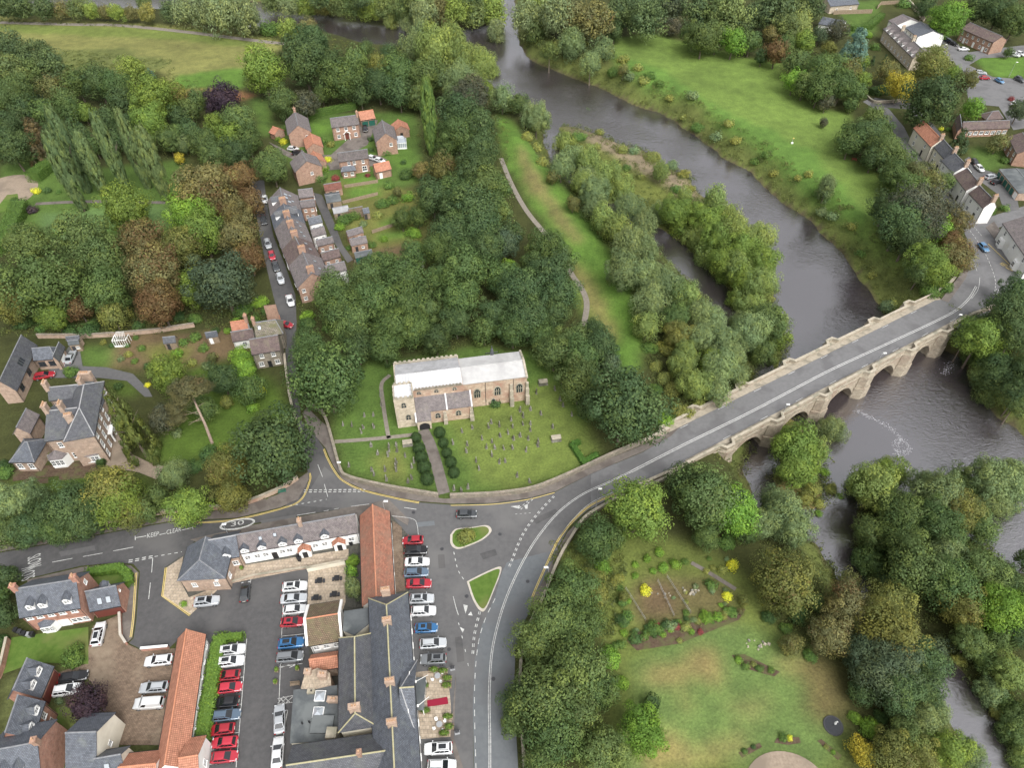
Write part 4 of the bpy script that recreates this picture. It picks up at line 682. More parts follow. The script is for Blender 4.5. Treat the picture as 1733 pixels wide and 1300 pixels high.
for k, (a, b) in enumerate([(1474,105),(1494,103)]): plant(a, b-12, 4, 'cf', f'dark slim clipped conifer below the long stone house, {ordinal(k)} from left', 'slim conifers', base=(a, b+6), height=4.5)
cluster('among the houses at the top right', 'trees among the far houses', [(1604,32,30,'lm'),(1577,109,31,'oy'),(1524,146,24,'ye'),(1504,122,20,'ol'),(1579,172,47,'dg'),(1640,134,17,'ol'),(1612,124,15,'yg'),(1707,88,9,'mg'),(1640,98,9,'mb'),(1647,184,20,'lm'),(1725,186,20,'db'),(1657,14,24,'dg'),(1690,20,27,'dg'),(1720,33,29,'mg'),(1582,62,9,'mb'),(1627,236,17,'cf'),(1690,241,17,'ol'),(1700,272,9,'mb'),(1711,168,6,'pb'),(1556,88,6,'pb'),(1593,218,5,'gy'),(1604,219,6,'mb'),(1480,80,10,'mb'),(1470,60,8,'gb'),(1487,158,9,'bb'),(1500,157,7,'bb'),(1565,12,18,'dg'),(1530,8,12,'mb')])
cluster('beside the curving road beyond the bridge', 'trees beyond the bridge', [(1479,200,22,'mg'),(1449,227,25,'og'),(1439,242,24,'og'),(1469,227,29,'dg'),(1489,222,23,'og'),(1499,252,31,'mg'),(1479,266,23,'dg'),(1524,272,25,'mg'),(1512,297,27,'og'),(1549,297,29,'ol'),(1574,310,25,'ol'),(1537,317,29,'og'),(1600,307,18,'mg'),(1499,352,29,'dg'),(1549,352,44,'dk'),(1524,377,42,'dg'),(1562,377,38,'dk'),(1537,402,35,'dg'),(1587,390,26,'lm'),(1622,377,22,'ob'),(1600,357,22,'dk'),(1610,410,22,'br'),(1567,440,33,'yg'),(1582,457,31,'yg'),(1617,437,32,'ob'),(1559,457,27,'mg'),(1640,342,11,'gy'),(1700,353,9,'mb'),(1660,358,10,'mb'),(1504,520,16,'wb'),(1524,487,11,'yb'),(1574,492,20,'mb'),(1600,487,15,'mb'),(1550,500,12,'gb')])
cluster('at the right edge below the bridge end', 'trees right of the bridge', [(1712,527,42,'dg'),(1725,492,30,'dg'),(1662,571,38,'yg'),(1637,572,23,'mg'),(1675,602,33,'yg'),(1720,565,34,'dg'),(1650,552,24,'mg'),(1675,639,34,'mg'),(1700,627,34,'dg'),(1670,672,22,'mg'),(1720,685,23,'mg'),(1700,705,13,'yb'),(1725,664,26,'dg'),(1642,607,18,'mg'),(1690,560,24,'og'),(1740,620,26,'dg')])
cluster('at the near foot of the bridge', 'trees below the bridge', [(1407,727,28,'wl'),(1350,756,46,'yg'),(1324,742,28,'yg'),(1352,792,40,'yg'),(1382,762,24,'yw'),(1374,827,18,'yb'),(1407,828,14,'yb'),(1362,842,16,'yb'),(1387,852,12,'yb'),(1395,800,10,'gb'),(1385,880,7,'gb'),(1329,872,42,'wl'),(1312,850,30,'wl'),(1344,897,34,'wl'),(1420,870,9,'gb')])
cluster('on the wooded island below the bridge', 'trees on the lower island', [(1480,827,44,'yw'),(1506,802,34,'yg'),(1462,822,32,'yg'),(1524,865,40,'og'),(1587,840,44,'wl'),(1567,822,30,'wl'),(1620,822,34,'mg'),(1675,815,44,'wl'),(1712,807,34,'wl'),(1700,840,34,'wl'),(1625,865,40,'oy'),(1587,882,40,'og'),(1650,878,32,'mg'),(1675,852,34,'wl'),(1474,902,32,'mg'),(1524,910,40,'og'),(1600,910,38,'og'),(1668,902,24,'mg'),(1471,948,34,'og'),(1551,957,52,'mg'),(1600,939,36,'wl'),(1606,988,48,'og'),(1631,1025,40,'oy'),(1659,963,42,'mg'),(1708,988,30,'dg'),(1690,1034,44,'lm'),(1726,1025,30,'lm'),(1724,1074,26,'dg'),(1644,1087,32,'mg'),(1668,1117,24,'og'),(1708,1136,34,'yw'),(1677,1173,30,'wl'),(1724,1216,34,'mg'),(1687,1216,16,'yb'),(1714,1242,30,'mg'),(1730,1287,26,'yw'),(1622,1130,14,'yb'),(1640,1050,22,'mg'),(1500,985,26,'dg'),(1742,950,24,'dg'),(1690,1080,24,'og'),(1700,1190,20,'og')])
cluster('on the near bank beside the lawn', 'trees between lawn and channel', [(1330,987,56,'oy'),(1431,1019,40,'ob'),(1404,1074,38,'ob'),(1437,988,25,'ol'),(1502,1025,44,'oy'),(1508,1068,54,'oy'),(1459,1111,36,'db'),(1484,1136,48,'db'),(1520,1123,44,'db'),(1560,1123,42,'dg'),(1582,1099,26,'db'),(1520,1173,44,'dg'),(1563,1167,36,'dg'),(1459,1173,24,'dg'),(1447,1216,13,'gb'),(1471,1231,20,'gb'),(1563,1219,34,'wl'),(1585,1203,24,'wl'),(1533,1249,34,'mg'),(1514,1280,42,'oy'),(1560,1280,36,'oy'),(1606,1271,38,'yg'),(1643,1277,28,'wl'),(1459,1274,24,'ye'),(1330,1064,13,'mb'),(1339,1092,22,'ol'),(1300,1045,14,'bb'),(1370,1110,14,'mb'),(1350,1040,20,'bb'),(1380,1020,18,'og'),(1490,1215,14,'bb')])
cluster('inside the main road bend', 'trees inside the road bend', [(1080,862,56,'yg'),(1006,912,40,'og'),(1020,957,18,'gb'),(975,996,46,'og'),(1005,1000,34,'oy'),(985,1032,34,'og'),(938,1050,50,'mg'),(980,1062,44,'og'),(907,1088,44,'mg'),(978,1137,58,'mg'),(922,1180,62,'mg'),(968,1195,56,'mg'),(1004,1167,42,'og'),(876,1188,34,'dg'),(868,1225,26,'mg'),(938,1241,56,'og'),(920,1280,44,'mg'),(1016,1272,48,'mg'),(1033,1114,22,'gb'),(1051,1157,16,'gb'),(1090,1238,44,'lm'),(1196,842,58,'mg'),(1160,818,38,'dg'),(1242,866,44,'lm'),(1195,905,28,'og'),(1290,888,30,'wl'),(1230,918,18,'mb'),(1040,910,26,'og'),(1265,905,20,'og')])
cluster('in the vegetable garden', 'shrubs of the vegetable garden', [(1092,1000,11,'gy'),(1053,1051,14,'bb'),(1240,957,12,'gy'),(1075,956,7,'gb'),(1095,946,8,'gb'),(1116,935,9,'gb'),(1122,962,10,'gb'),(1143,955,11,'gb'),(1075,975,7,'gb'),(1105,967,7,'gb'),(1074,1080,14,'bb'),(1108,1064,16,'mb'),(1135,1060,11,'wb'),(1160,1062,10,'yb'),(1195,1045,14,'gb'),(1215,1045,10,'gb'),(1231,1010,10,'gy'),(1237,1036,13,'mb'),(1203,990,12,'mb'),(1222,965,9,'yb'),(1253,1035,7,'ob'),(1170,1070,7,'gb'),(1090,1078,10,'mb'),(1055,1010,10,'oy'),(1055,1020,9,'mb'),(1177,993,6,'wb'),(1150,1085,6,'yb'),(1185,1070,6,'pb'),(1258,1018,10,'oy'),(1111, 1060, 7, 'pb'),(1095, 1063, 7, 'bb'),(1218, 1048, 5, 'mb'),(1119, 1060, 4, 'bb'),(1107, 1076, 6, 'bb'),(1103, 1066, 6, 'gb'),(1227, 1038, 7, 'yb'),(1100, 1070, 4, 'bb'),(1067, 1074, 6, 'yb'),(1145, 1062, 7, 'pb'),(1097, 1067, 4, 'gb'),(1075, 1078, 6, 'pb'),(1199, 1041, 5, 'gb'),(1144, 1054, 7, 'bb'),(1101, 1069, 8, 'mb'),(1187, 1045, 6, 'gb'),(1225, 1045, 6, 'yb'),(1089, 1080, 6, 'pb'),(1071, 1074, 4, 'bb'),(1206, 1054, 4, 'mb'),(1121, 1074, 7, 'gb'),(1122, 1060, 7, 'bb'),(1092, 1070, 5, 'mb'),(1175, 1050, 7, 'wb'),(1135, 1067, 6, 'gb'),(1149, 1053, 5, 'gb'),(1077, 1067, 5, 'wb'),(1181, 1052, 8, 'yb'),(1127, 1055, 8, 'bb'),(1213, 1042, 5, 'pb'),(1104, 1068, 7, 'mb'),(1108, 1067, 7, 'yb'),(1161, 1048, 6, 'bb'),(1112, 1062, 5, 'gb'),(1126, 958, 6, 'gb'),(1140, 1012, 4, 'wb'),(1227, 1023, 4, 'wb'),(1159, 951, 7, 'mb'),(1206, 961, 6, 'yb'),(1228, 1000, 6, 'wb'),(1195, 967, 6, 'yb'),(1160, 1003, 4, 'yb'),(1220, 1025, 5, 'gb'),(1161, 1019, 5, 'yb'),(1230, 947, 5, 'wb'),(1205, 1000, 7, 'wb'),(1115, 940, 5, 'mb'),(1063, 1018, 6, 'gb'),(1161, 1038, 7, 'mb'),(1200, 946, 5, 'mb'),(1061, 1044, 12, 'mb'),(1056, 1072, 8, 'gb'),(1041, 988, 10, 'yb'),(1048, 995, 8, 'mb'),(1042, 1093, 8, 'mb'),(1051, 979, 8, 'yb'),(1054, 1057, 8, 'mb'),(1052, 1019, 10, 'mb'),(1043, 979, 8, 'yb'),(1051, 1091, 10, 'mb')])
cluster('on the big lower right lawn', 'shrubs on the lower right lawn', [(1250,1117,8,'gb'),(1262,1128,8,'mb'),(1285,1132,8,'mb'),(1325,1249,9,'mb'),(1336,1250,6,'gy'),(1305,1135,7,'mb'),(1398,1265,5,'yb'),(1410,1274,5,'gb'),(1275,1125,6,'yb'),(1260,1272,6,'mb'),(1275,1265,5,'bb')])
cluster('in the mansion grounds', 'trees of the mansion grounds', [(283,632,34,'yg'),(345,690,24,'mg'),(383,681,12,'oy'),(376,642,30,'dg'),(413,626,24,'lm'),(424,660,26,'og'),(410,606,22,'lm'),(465,758,68,'dg'),(386,792,40,'oy'),(390,838,34,'oy'),(294,803,28,'wl'),(320,858,38,'yg'),(188,828,46,'oy'),(120,860,44,'dg'),(140,885,36,'dg'),(163,852,36,'og'),(203,852,42,'yg'),(222,866,32,'oy'),(265,840,22,'mg'),(246,864,26,'mg'),(75,872,32,'dg'),(24,852,38,'wl'),(46,840,32,'wl'),(20,897,34,'mg'),(52,897,34,'dg'),(96,898,28,'og'),(275,708,26,'dk'),(330,790,18,'bb'),(120,630,15,'mb'),(200,655,9,'bb'),(440,660,10,'gy'),(428,690,12,'gb'),(80,772,9,'gb'),(300,735,10,'wb'),(5,790,14,'bb'),(10,800,16,'mb'),(250,652,6,'gy'),(355,770,20,'bb')])
plant(210, 660, 33, 'cy', 'broad conical yellowish green yew beside the gravel drive', None, base=(248, 772))
def pine():
    base = (359,750); p = G(*base); root = empty('pine_tree', p); tag(root, 'tall pine with a bare pale leaning trunk and open olive crown', 'tree'); t = G(322,662,11.0); d = t-p; a = MB(); pts = [Vector((0,0,-.1)), d*.35+Vector((.2,0,.3)), d*.7, d]
    for k in range(3): a.tube(pts[k], pts[k+1], .36-.07*k, .29-.07*k, 8, cap=False)
    a.build('trunk', M['bark_pine'], root)
    for k, (f, dx, dy, dz) in enumerate(((.45,-3.5,-1,.2),(.55,-3.8,.5,1.0),(.62,-3,-2,.6),(.7,2.2,.5,1.2),(.5,-3,-2.2,-.6),(.8,-2.5,1,1.5))):
        s0 = d*f; a = MB(); a.tube(s0, s0+Vector((dx,dy,dz))*.8, .06, .02, 5); a.build('branch', M['bark_pine'], root)
    for k, (dx, dy, dz, r) in enumerate(((0,0,1.2,3.6),(-2.6,1,-.2,2.8),(2.0,1.2,.4,2.4),(-1.2,-1.6,-.6,2.4),(-3.6,-1.5,-3.5,2.4),(-4.5,-2.5,-6.0,2.2),(-3.0,-3.0,-5.0,1.8),(1.5,2.5,-1.5,2.2))):
        c = link('crown', rnd.choice(PROTO['broad',1]), root); c.location = d+Vector((dx,dy,dz)); c.scale = (r,r,r*.6); c.color = (.125,.125,.06,.15)
pine()
cluster('at the left edge by the road', 'trees at the left edge', [(6,978,26,'dg'),(6,1042,24,'dg'),(-6,1010,24,'og'),(2,1085,14,'bb')])
plant(148, 1190, 36, 'pp', 'round dark purple tree in the block paved courtyard', None)
plant(125, 1112, 24, 'mb', 'round green bush at the corner of the front lawn', None)
plant(597, 995, 17, 'wl', 'grey green weeping tree beside the hotel terrace', None, zr=1.6); plant(597, 950, 13, 'gb', 'bright green bush against the red hotel wing', None, zr=1.4); plant(595, 968, 12, 'gb', 'bright green climbing bush above the weeping tree', None, zr=1.3)
plant(790, 908, 18, 'yb', 'rounded yellowish bush on the traffic island', None)
plant(101, 1187, 8, 'wb', 'small grey green shrub beside the white parked car', None); plant(311, 1023, 7, 'gb', 'small bright shrub on the slabbed hotel corner', None)
cluster('in the allotment gardens behind the terrace', 'shrubs of the back gardens', [(583,372,16,'mb'),(600,365,14,'mb'),(575,385,10,'gb'),(648,345,14,'mb'),(665,340,12,'mb'),(690,335,12,'gb'),(640,365,10,'yb'),(700,395,16,'gb'),(705,415,14,'yb'),(630,415,8,'mb'),(650,405,8,'gb'),(640,430,7,'mb'),(622,440,9,'yb'),(680,370,20,'og'),(570,345,8,'mb'),(555,270,8,'gy'),(550,285,9,'gb'),(568,302,8,'pb'),(622,297,5,'pb'),(545,240,10,'mb'),(560,245,8,'yb'),(605,228,6,'mb'),(627,236,6,'bb'),(628,254,6,'bb'),(655,258,9,'mb'),(650,440,10,'yb'),(540,300,14,'mb'),(480,240,8,'gy'),(470,235,6,'gb'),(478,220,6,'mb'),(658,315,10,'mb'),(672,325,9,'ol'),(560,330,6,'bb'),(590,420,6,'mb'),(660,440,12,'oy'),(520,500,12,'gb'),(520,535,14,'gb'),(520,548,16,'bb'),(555,555,12,'mb'),(683,275,6,'bb'),(615,380,8,'wb')])
cluster('in the cottage gardens', 'shrubs of the cottage gardens', [(330,572,12,'mb'),(310,580,10,'mb'),(300,600,12,'gb'),(345,590,10,'mb'),(360,605,10,'ol'),(385,560,8,'gb'),(218,600,8,'yb'),(228,612,7,'mb'),(205,608,7,'wb'),(215,585,6,'mb'),(240,590,8,'mb'),(250,620,8,'bb'),(325,615,10,'yb'),(400,600,14,'mb'),(350,620,10,'wb'),(190,585,6,'bb'),(175,580,6,'yb'),(365,560,8,'bb'),(230,572,6,'mb')])
def offset_line(P, d):
    out = []
    for i, p in enumerate(P):
        a = (P[i]-P[i-1]) if i else (P[1]-P[0]); b = (P[i+1]-P[i]) if i < len(P)-1 else a
        a = Vector((a.x,a.y,0)).normalized(); b = Vector((b.x,b.y,0)).normalized(); m = (a+b).normalized() if (a+b).length > .01 else a
        n = Vector((-m.y, m.x, 0)); k = 1/max(.5, m.dot(a)); out.append(Vector((p.x,p.y,0))+n*d*k)
    return out
def wallstrip(mb, P, t, z0, z1, mi=0, zf=None):
    A, B = offset_line(P, t/2), offset_line(P, -t/2); u = 0; zb = zf or (lambda p: z0); zt = (lambda p: zf(p)+z1-z0) if zf else (lambda p: z1)
    for i in range(len(P)-1):
        L = (P[i+1]-P[i]).length; q = lambda X, k, f: (X[k].x, X[k].y, f(P[k]))
        for X in (A, B): mb.face([q(X,i,zb),q(X,i+1,zb),q(X,i+1,zt),q(X,i,zt)], [(u,z0),(u+L,z0),(u+L,z1),(u,z1)], mi)
        mb.face([q(A,i,zt),q(A,i+1,zt),q(B,i+1,zt),q(B,i,zt)], [(u,0),(u+L,0),(u+L,t),(u,t)], mi); u += L
    for k in (0, len(P)-1): mb.face([(A[k].x,A[k].y,zb(P[k])),(B[k].x,B[k].y,zb(P[k])),(B[k].x,B[k].y,zt(P[k])),(A[k].x,A[k].y,zt(P[k]))], mi=mi)
# ---------------------------------------------------------------- clipped hedges and topiary
def leafy_surface(name, samples, nrms, leaf, parent, colour, rs):
    n = len(samples); me = leaf_mesh(name, samples, nrms+.35*rs.normal(size=(n,3)), leaf*rs.uniform(.7,1.3,n), np.stack([rs.uniform(0,1,n), rs.uniform(0,1,n)**2, np.zeros(n)],1), M['leaf_dense'], .8, None, rs)
    o = link(name, me, parent); o.color = (*colour, 0); return o
def hedge(pts, w, h, colour, label, z0=0.0, world=False, round_top=True):
    P = pts if world else Gs(pts, 0); rs = np.random.RandomState(len(pts)*7+int(w*100)+int(h*10)); c = P[0]; root = empty('hedge', (c.x, c.y, 0))
    S=[];N=[]; core = MB()
    for p, q in zip(P[:-1], P[1:]):
        d = Vector((q.x-p.x, q.y-p.y, 0)); L = d.length; d /= L; nn = Vector((-d.y, d.x, 0)); m = (p+q)/2-c
        k = int(L*(2*h+w)*30)+20; t = rs.uniform(-.02,1.02,k); s = rs.uniform(0, 2*h+w, k)
        for ti, si in zip(t, s):
            if si < h: off, z, n = -w/2+rs.normal()*.07, si, (-1,.15)
            elif si < h+w: off, z, n = si-h-w/2, h-(.12*(abs(si-h-w/2)/(w/2))**3 if round_top else 0), (0,1)
            else: off, z, n = w/2+rs.normal()*.07, 2*h+w-si, (1,.15)
            b = p-c+d*(L*ti)+nn*off; S.append((b.x, b.y, max(0,z+rs.normal()*.09))); N.append((nn.x*n[0], nn.y*n[0], n[1]))
        for e, sg in ((p,-1),(q,1)):
            k2 = int(w*h*22)
            for _ in range(k2): b = e-c+nn*rs.uniform(-w/2,w/2)+d*sg*w*.33; S.append((b.x, b.y, rs.uniform(0,h))); N.append((d.x*sg, d.y*sg, .1))
    wallstrip(core, [q-c for q in P], w*.8, -.1, h*.93)
    o = core.build('hedge_body', M['leaf_dense'], root); o.color = (*[x*.9 for x in colour], 0)
    at = o.data.color_attributes.new('tone', 'FLOAT_COLOR', 'POINT'); at.data.foreach_set('color', np.tile([.3,.5,0,1], len(o.data.vertices)).astype('f'))
    leafy_surface('hedge_leaves', np.array(S), np.array(N), .27, root, colour, rs); tag(root, label, 'hedge'); return root
HG = (.085,.15,.03); HD = (.045,.08,.022)
hedge([(376,1083),(366,1130),(358,1180),(350,1230),(345,1258)], 2.4, 1.7, (.11,.19,.03), 'long bright green hedge beside the white wall of the pantiled building')
hedge([(372,1084),(412,1081)], 1.2, 1.5, (.11,.19,.03), 'short bright hedge across the head of the red car row'); hedge([(152,973),(186,968),(206,966),(219,976),(222,990)], 1.6, 1.5, (.10,.18,.03), 'curved bright green hedge at the road corner')
hedge([(90,283),(62,306)], 4.2, 3.2, HG, 'thick clipped hedge above the yellow ball shrub'); hedge([(38,353),(30,375),(14,405),(-5,430)], 4.5, 3.0, HG, 'thick curving clipped hedge beside the gravel circle')
hedge([(183,755),(172,790)], 1.6, 1.4, HD, 'dark clipped hedge at the corner of the mansion'); hedge([(1098,1205),(1104,1190)], 2.2, 2.4, HD, 'dark clipped block beside the bright green tree')
hedge([(968,755),(988,786),(1010,772)], 1.3, 1.0, (.065,.14,.025), 'low clipped hedge round a grave plot'); hedge([(968,755),(980,750)], 1.1, 1.0, (.065,.14,.025), 'short end of the clipped grave hedge')
hedge([(522,200),(560,192),(602,183)], 2.0, 2.4, HG, 'tall green hedge behind the brick houses'); hedge([(1440,52),(1470,48),(1490,30)], 3.0, 2.2, HG, 'bright hedge beside the long stone house'); hedge([(1655,362),(1680,362)], 1.6, 2.0, HG, 'hedge against the white gable')
hedge([(1472,160),(1498,154)], 2.4, 2.4, HD, 'dark hedge beside the golden tree')
for k, (a, b, r, lb, kd) in enumerate([(61,324,8,'golden yellow ball shrub by the gravel circle','gy'),(80,323,8,'dark green ball shrub beside the golden ball','bb'),(55,356,11,'dark purple shrub at the end of the curving hedge','pr'),(24,340,8,'dark shrub on the small forecourt lawn','bb'),(100,325,5,'small green ball shrub on the poplar lawn','mb')]): plant(a, b, r, kd, lb)
def yew_proto():
    rs = np.random.RandomState(5); n = 1500; e = unit(rs, n); e[:,2] = np.abs(e[:,2])*1.3-.35; e /= np.linalg.norm(e,axis=1,keepdims=True)
    return leaf_mesh('clipped_crown', e*(.97+.05*rs.normal(size=(n,1))), e+.4*rs.normal(size=(n,3)), .13*rs.uniform(.7,1.3,n), np.stack([rs.uniform(0,1,n), rs.uniform(0,1,n), np.zeros(n)],1), M['leaf_dense'], .8, None, rs)
yp = yew_proto(); ym = MB(); ym.dome((0,0,-.55), .88, 1.45, 12, 6); ycore = ym.data('core', M['leaf_dense'], True); at = ycore.color_attributes.new('tone','FLOAT_COLOR','POINT'); at.data.foreach_set('color', np.tile([.2,.4,0,1], len(ycore.vertices)).astype('f'))
for side, rows in (('left', [(704,739,9),(709,758,10.5),(713,773,11),(718,790,12),(723,810,11.5)]), ('right', [(744,731,10),(750,748,9),(756,765,9),(763,781,10),(768,799,10)])):
    for i, (a, b, r) in enumerate(rows):
        p = G(a, b, 1.2); R = r*mpp(a, b); root = empty('clipped_yew', (p.x, p.y, 0)); c = link('crown', yp, root, (0,0,R*.75)); c.scale = (R,R,R*1.05); c.color = (.036,.068,.022,0); k = link('inner_growth', ycore, root, (0,0,R*.72)); k.scale = (R*.97,)*2+(R,); k.color = (.03,.055,.018,0)
        t = link('trunk', PROTO['trunk'][i%4], root); t.scale = (R,R,R)
        tag(root, f'dark clipped yew ball on the {side} of the church path, {ordinal(i)} from the church', 'topiary', 'clipped yews along the church path')
# ---------------------------------------------------------------- far wood that reads as one mass
def far_wood():
    P=[];T=[];Cc=[]
    for u, v, rp, kd, *_ in MASS:
        col, aut, adj, fam = KIND[kd]; gz = 0.0
        for _k in range(3): R = rp*mpp(u, v, gz)*.98; Rz = R*FLAT[fam]; cz = gz+min(2.2,.28*R)*.5+Rz; p = G(u, v, cz); gz = HT(p.x, p.y)
        me = rnd.choice(PROTO[fam, 1]); n = len(me.vertices); co = np.empty(n*3,'f'); me.vertices.foreach_get('co', co); co = co.reshape(-1,3)
        tn = np.empty(n*4,'f'); me.color_attributes['tone'].data.foreach_get('color', tn); a = rnd.uniform(0,6.28); ca, sa = math.cos(a), math.sin(a); j = rnd.uniform(.86,1.16)*LEAFGAIN
        P.append(np.stack([(co[:,0]*ca-co[:,1]*sa)*R+p.x,(co[:,0]*sa+co[:,1]*ca)*R+p.y,co[:,2]*Rz+cz],1)); T.append(tn.reshape(-1,4)); Cc.append(np.tile(np.array([col[0]*j,col[1]*j,col[2]*j,aut],'f'),(n,1)))
    P = np.concatenate(P).astype('f'); n = len(P)//4; me = bpy.data.meshes.new('far_wood'); me.vertices.add(n*4); me.vertices.foreach_set('co', P.ravel()); me.loops.add(n*4); me.loops.foreach_set('vertex_index', np.arange(n*4,dtype='i')); me.polygons.add(n); me.polygons.foreach_set('loop_start', np.arange(n,dtype='i')*4); me.update(calc_edges=True)
    for nm, arr in (('tone',T),('leafcolour',Cc)): at = me.color_attributes.new(nm,'FLOAT_COLOR','POINT'); at.data.foreach_set('color', np.concatenate(arr).astype('f').ravel())
    me.materials.append(foliage_material('far_foliage', .18, True)); tag(link('far_wood', me), 'distant woodland along the river and at the top edge', 'wood', kind='stuff')
far_wood()
# ---------------------------------------------------------------- rank growth nobody could count
def rough_growth():
    rs = np.random.RandomState(11); polys = [  # outline, metres per clump, colour, height
        ([(925,95),(1000,110),(1090,155),(1170,205),(1260,262),(1330,318),(1400,380),(1380,372),(1300,330),(1200,254),(1100,190),(1000,146),(920,112)], 900, -1, .9),
        ([(1390,395),(1440,415),(1500,460),(1560,520),(1500,545),(1440,455)], 420, 0, .8), ([(905,255),(945,305),(1000,375),(1060,455),(1080,560),(1095,640),(1130,720),(1150,690),(1120,600),(1080,480),(1000,360),(935,270)], 700, -1, .9),
        ([(940,215),(1060,260),(1190,330),(1320,460),(1330,600),(1240,470),(1120,370),(980,300)], 520, -4.6, .8), ([(1310,720),(1400,760),(1420,850),(1400,900),(1320,850)], 300, -5, .8),
        ([(60,80),(290,100),(300,130),(110,128)], 260, 0, .6), ([(380,55),(560,66),(660,92),(640,100),(480,85)], 300, -1, .7), ([(0,30),(300,42),(440,58),(300,48),(0,38)], 200, 0, .6),
        ([(1290,560),(1330,640),(1280,650),(1150,715),(1120,700),(1200,640)], 420, -1, .9), ([(1460,840),(1700,900),(1733,1000),(1733,1290),(1700,1290),(1600,1150),(1450,1000)], 800, -4, 1.0), ([(1280,900),(1400,960),(1600,1180),(1650,1290),(1560,1290),(1420,1130),(1300,1040)], 500, -1, 1.0),
        ([(930,920),(1040,900),(1060,960),(1040,1080),(930,1020)], 260, 0, .8), ([(0,540),(440,500),(460,545),(200,570),(0,570)], 420, 0, .9), ([(0,60),(430,160),(430,260),(300,270),(0,230)], 500, 0, .9), ([(440,160),(860,190),(860,330),(720,330),(700,190),(440,180)], 420, 0, .9), ([(510,480),(860,440),(980,540),(960,600),(880,585),(640,600),(500,570)], 420, 0, .8), ([(1290,20),(1480,100),(1440,180),(1330,130)], 300, 0, .9), ([(1430,200),(1620,330),(1640,460),(1500,420),(1480,300)], 360, 0, .9), ([(0,830),(300,820),(470,840),(290,880),(0,920)], 320, 0, .9)]
    P=[];N=[];S=[];T=[]
    for pts, n, z, hgt in polys:
        pl = Gs(pts, z); xs_ = [p.x for p in pl]; ys_ = [p.y for p in pl]; X = rs.uniform(min(xs_), max(xs_), n*4); Y = rs.uniform(min(ys_), max(ys_), n*4); k = inside(X, Y, pl); X, Y = X[k][:n], Y[k][:n]
        for x, y in zip(X, Y):
            if RD(x, y) < .8: continue
            gz = HT(x, y); R = rs.uniform(.5,1.3); m = int(26*R); e = unit(rs, m); e[:,2] = np.abs(e[:,2]); q = e*R*rs.uniform(.6,1.05,(m,1)); q[:,2] *= hgt*rs.uniform(.6,1.1)
            P.append(q+np.array([x,y,gz-.05])); N.append(e+.5*rs.normal(size=(m,3))); S.append(.34*rs.uniform(.6,1.3,m)); lob = rs.uniform(0,1); T.append(np.stack([rs.uniform(0,1,m), np.full(m,lob), np.full(m, rs.uniform(0,.75))],1))
    n = 0
    while n < 2600:
        x, y = rs.uniform(-40, 190), rs.uniform(60, 370); q = RD(x, y)
        if not (.6 < q < 9) or rs.uniform() < (q-3)/9: continue
        px_ = proj((x, y, -3))
        if not (-30 < px_[0] < 1763 and -30 < px_[1] < 1330): n += 1; continue
        n += 1; gz = HT(x, y); R = rs.uniform(.6,1.7); m = int(24*R); e = unit(rs, m); e[:,2] = np.abs(e[:,2]); k2 = e*R*rs.uniform(.6,1.05,(m,1)); k2[:,2] *= rs.uniform(.6,1.2)
        P.append(k2+np.array([x,y,gz-.05])); N.append(e+.4*rs.normal(size=(m,3))); S.append(.38*rs.uniform(.6,1.3,m)); T.append(np.stack([rs.uniform(0,1,m), np.full(m,rs.uniform(0,1)), np.full(m, rs.uniform(0,.8))],1))
    me = leaf_mesh('undergrowth', np.concatenate(P), np.concatenate(N), np.concatenate(S), np.concatenate(T), M['leaf'], .6, None, rs)
    o = link('undergrowth', me); o.color = (.13,.16,.052,.22); tag(o, 'rank weeds, nettles and brambles along the banks and under the trees', 'undergrowth', kind='stuff')
rough_growth()
# ================================================================ buildings
def unit_window():
    f = MB(); t = .085
    for x0, x1, z0, z1 in ((-.5,.5,-.5,-.5+t),(-.5,.5,.5-t,.5),(-.5,-.5+t,-.5+t,.5-t),(.5-t,.5,-.5+t,.5-t)): f.box(((x0+x1)/2, .03, z0), (x1-x0, .1, z1-z0))
    f.box((0,.02,-.5+t), (.05,.06,1-2*t)); f.box((0,.021,-.03), (1-2*t,.06,.06)); f.box((0,.07,-.56), (1.12,.18,.06))
    p = MB(); p.box((0,-.005,-.47), (.94,.02,.94)); return f, p
_f, _p = unit_window(); WIN_F = {k: _f.data('window', M[k]) for k in ('white','cream_paint','darkmetal')}; WIN_P = _p.data('pane', M['glass'])
def unit_door(m):
    f = MB(); f.box((0,.02,0), (1,.06,1)); f.box((0,.05,.08), (.7,.03,.34)); f.box((0,.05,.52), (.7,.03,.38)); return f.data('door', m)
DOOR = {k: unit_door(M[k]) for k in ('door_green','door_brown','white','black','darkmetal')}
def garage_mesh(m):
    f = MB(); f.box((0,.02,0), (1,.05,1))
    for i in range(4): f.box((0,.05,.04+.24*i), (.94,.02,.2))
    return f.data('garage_door', m)
GAR = {k: garage_mesh(M[k]) for k in ('door_green','door_brown','white')}
def put(name, me, root, p, rz, sc, off):
    o = link(name, me, root); o.location = (p[0]-off[0], p[1]-off[1], p[2]-off[2]); o.rotation_euler = (0,0,rz); o.scale = sc; return o
def window(root, p, rz, w, h, off, fr='white'):
    o = put('window', WIN_F[fr], root, p, rz, (w,1,h), off); link('pane', WIN_P, o); return o
def chimney_mesh(mb, c, rz, w, d, h, pots=2, m2=1):
    mb.box(c, (w,d,h), rz); mb.box((c[0],c[1],c[2]+h), (w+.18,d+.18,.14), rz); mb.box((c[0],c[1],c[2]+h+.14), (w+.04,d+.04,.1), rz)
    for i in range(pots):
        t = (i-(pots-1)/2)*min(.42, w/max(1,pots)); q = (c[0]+t*math.cos(rz), c[1]+t*math.sin(rz), c[2]+h+.22); mb.tube(q, (q[0],q[1],q[2]+.45), .15, .12, 8, m2)
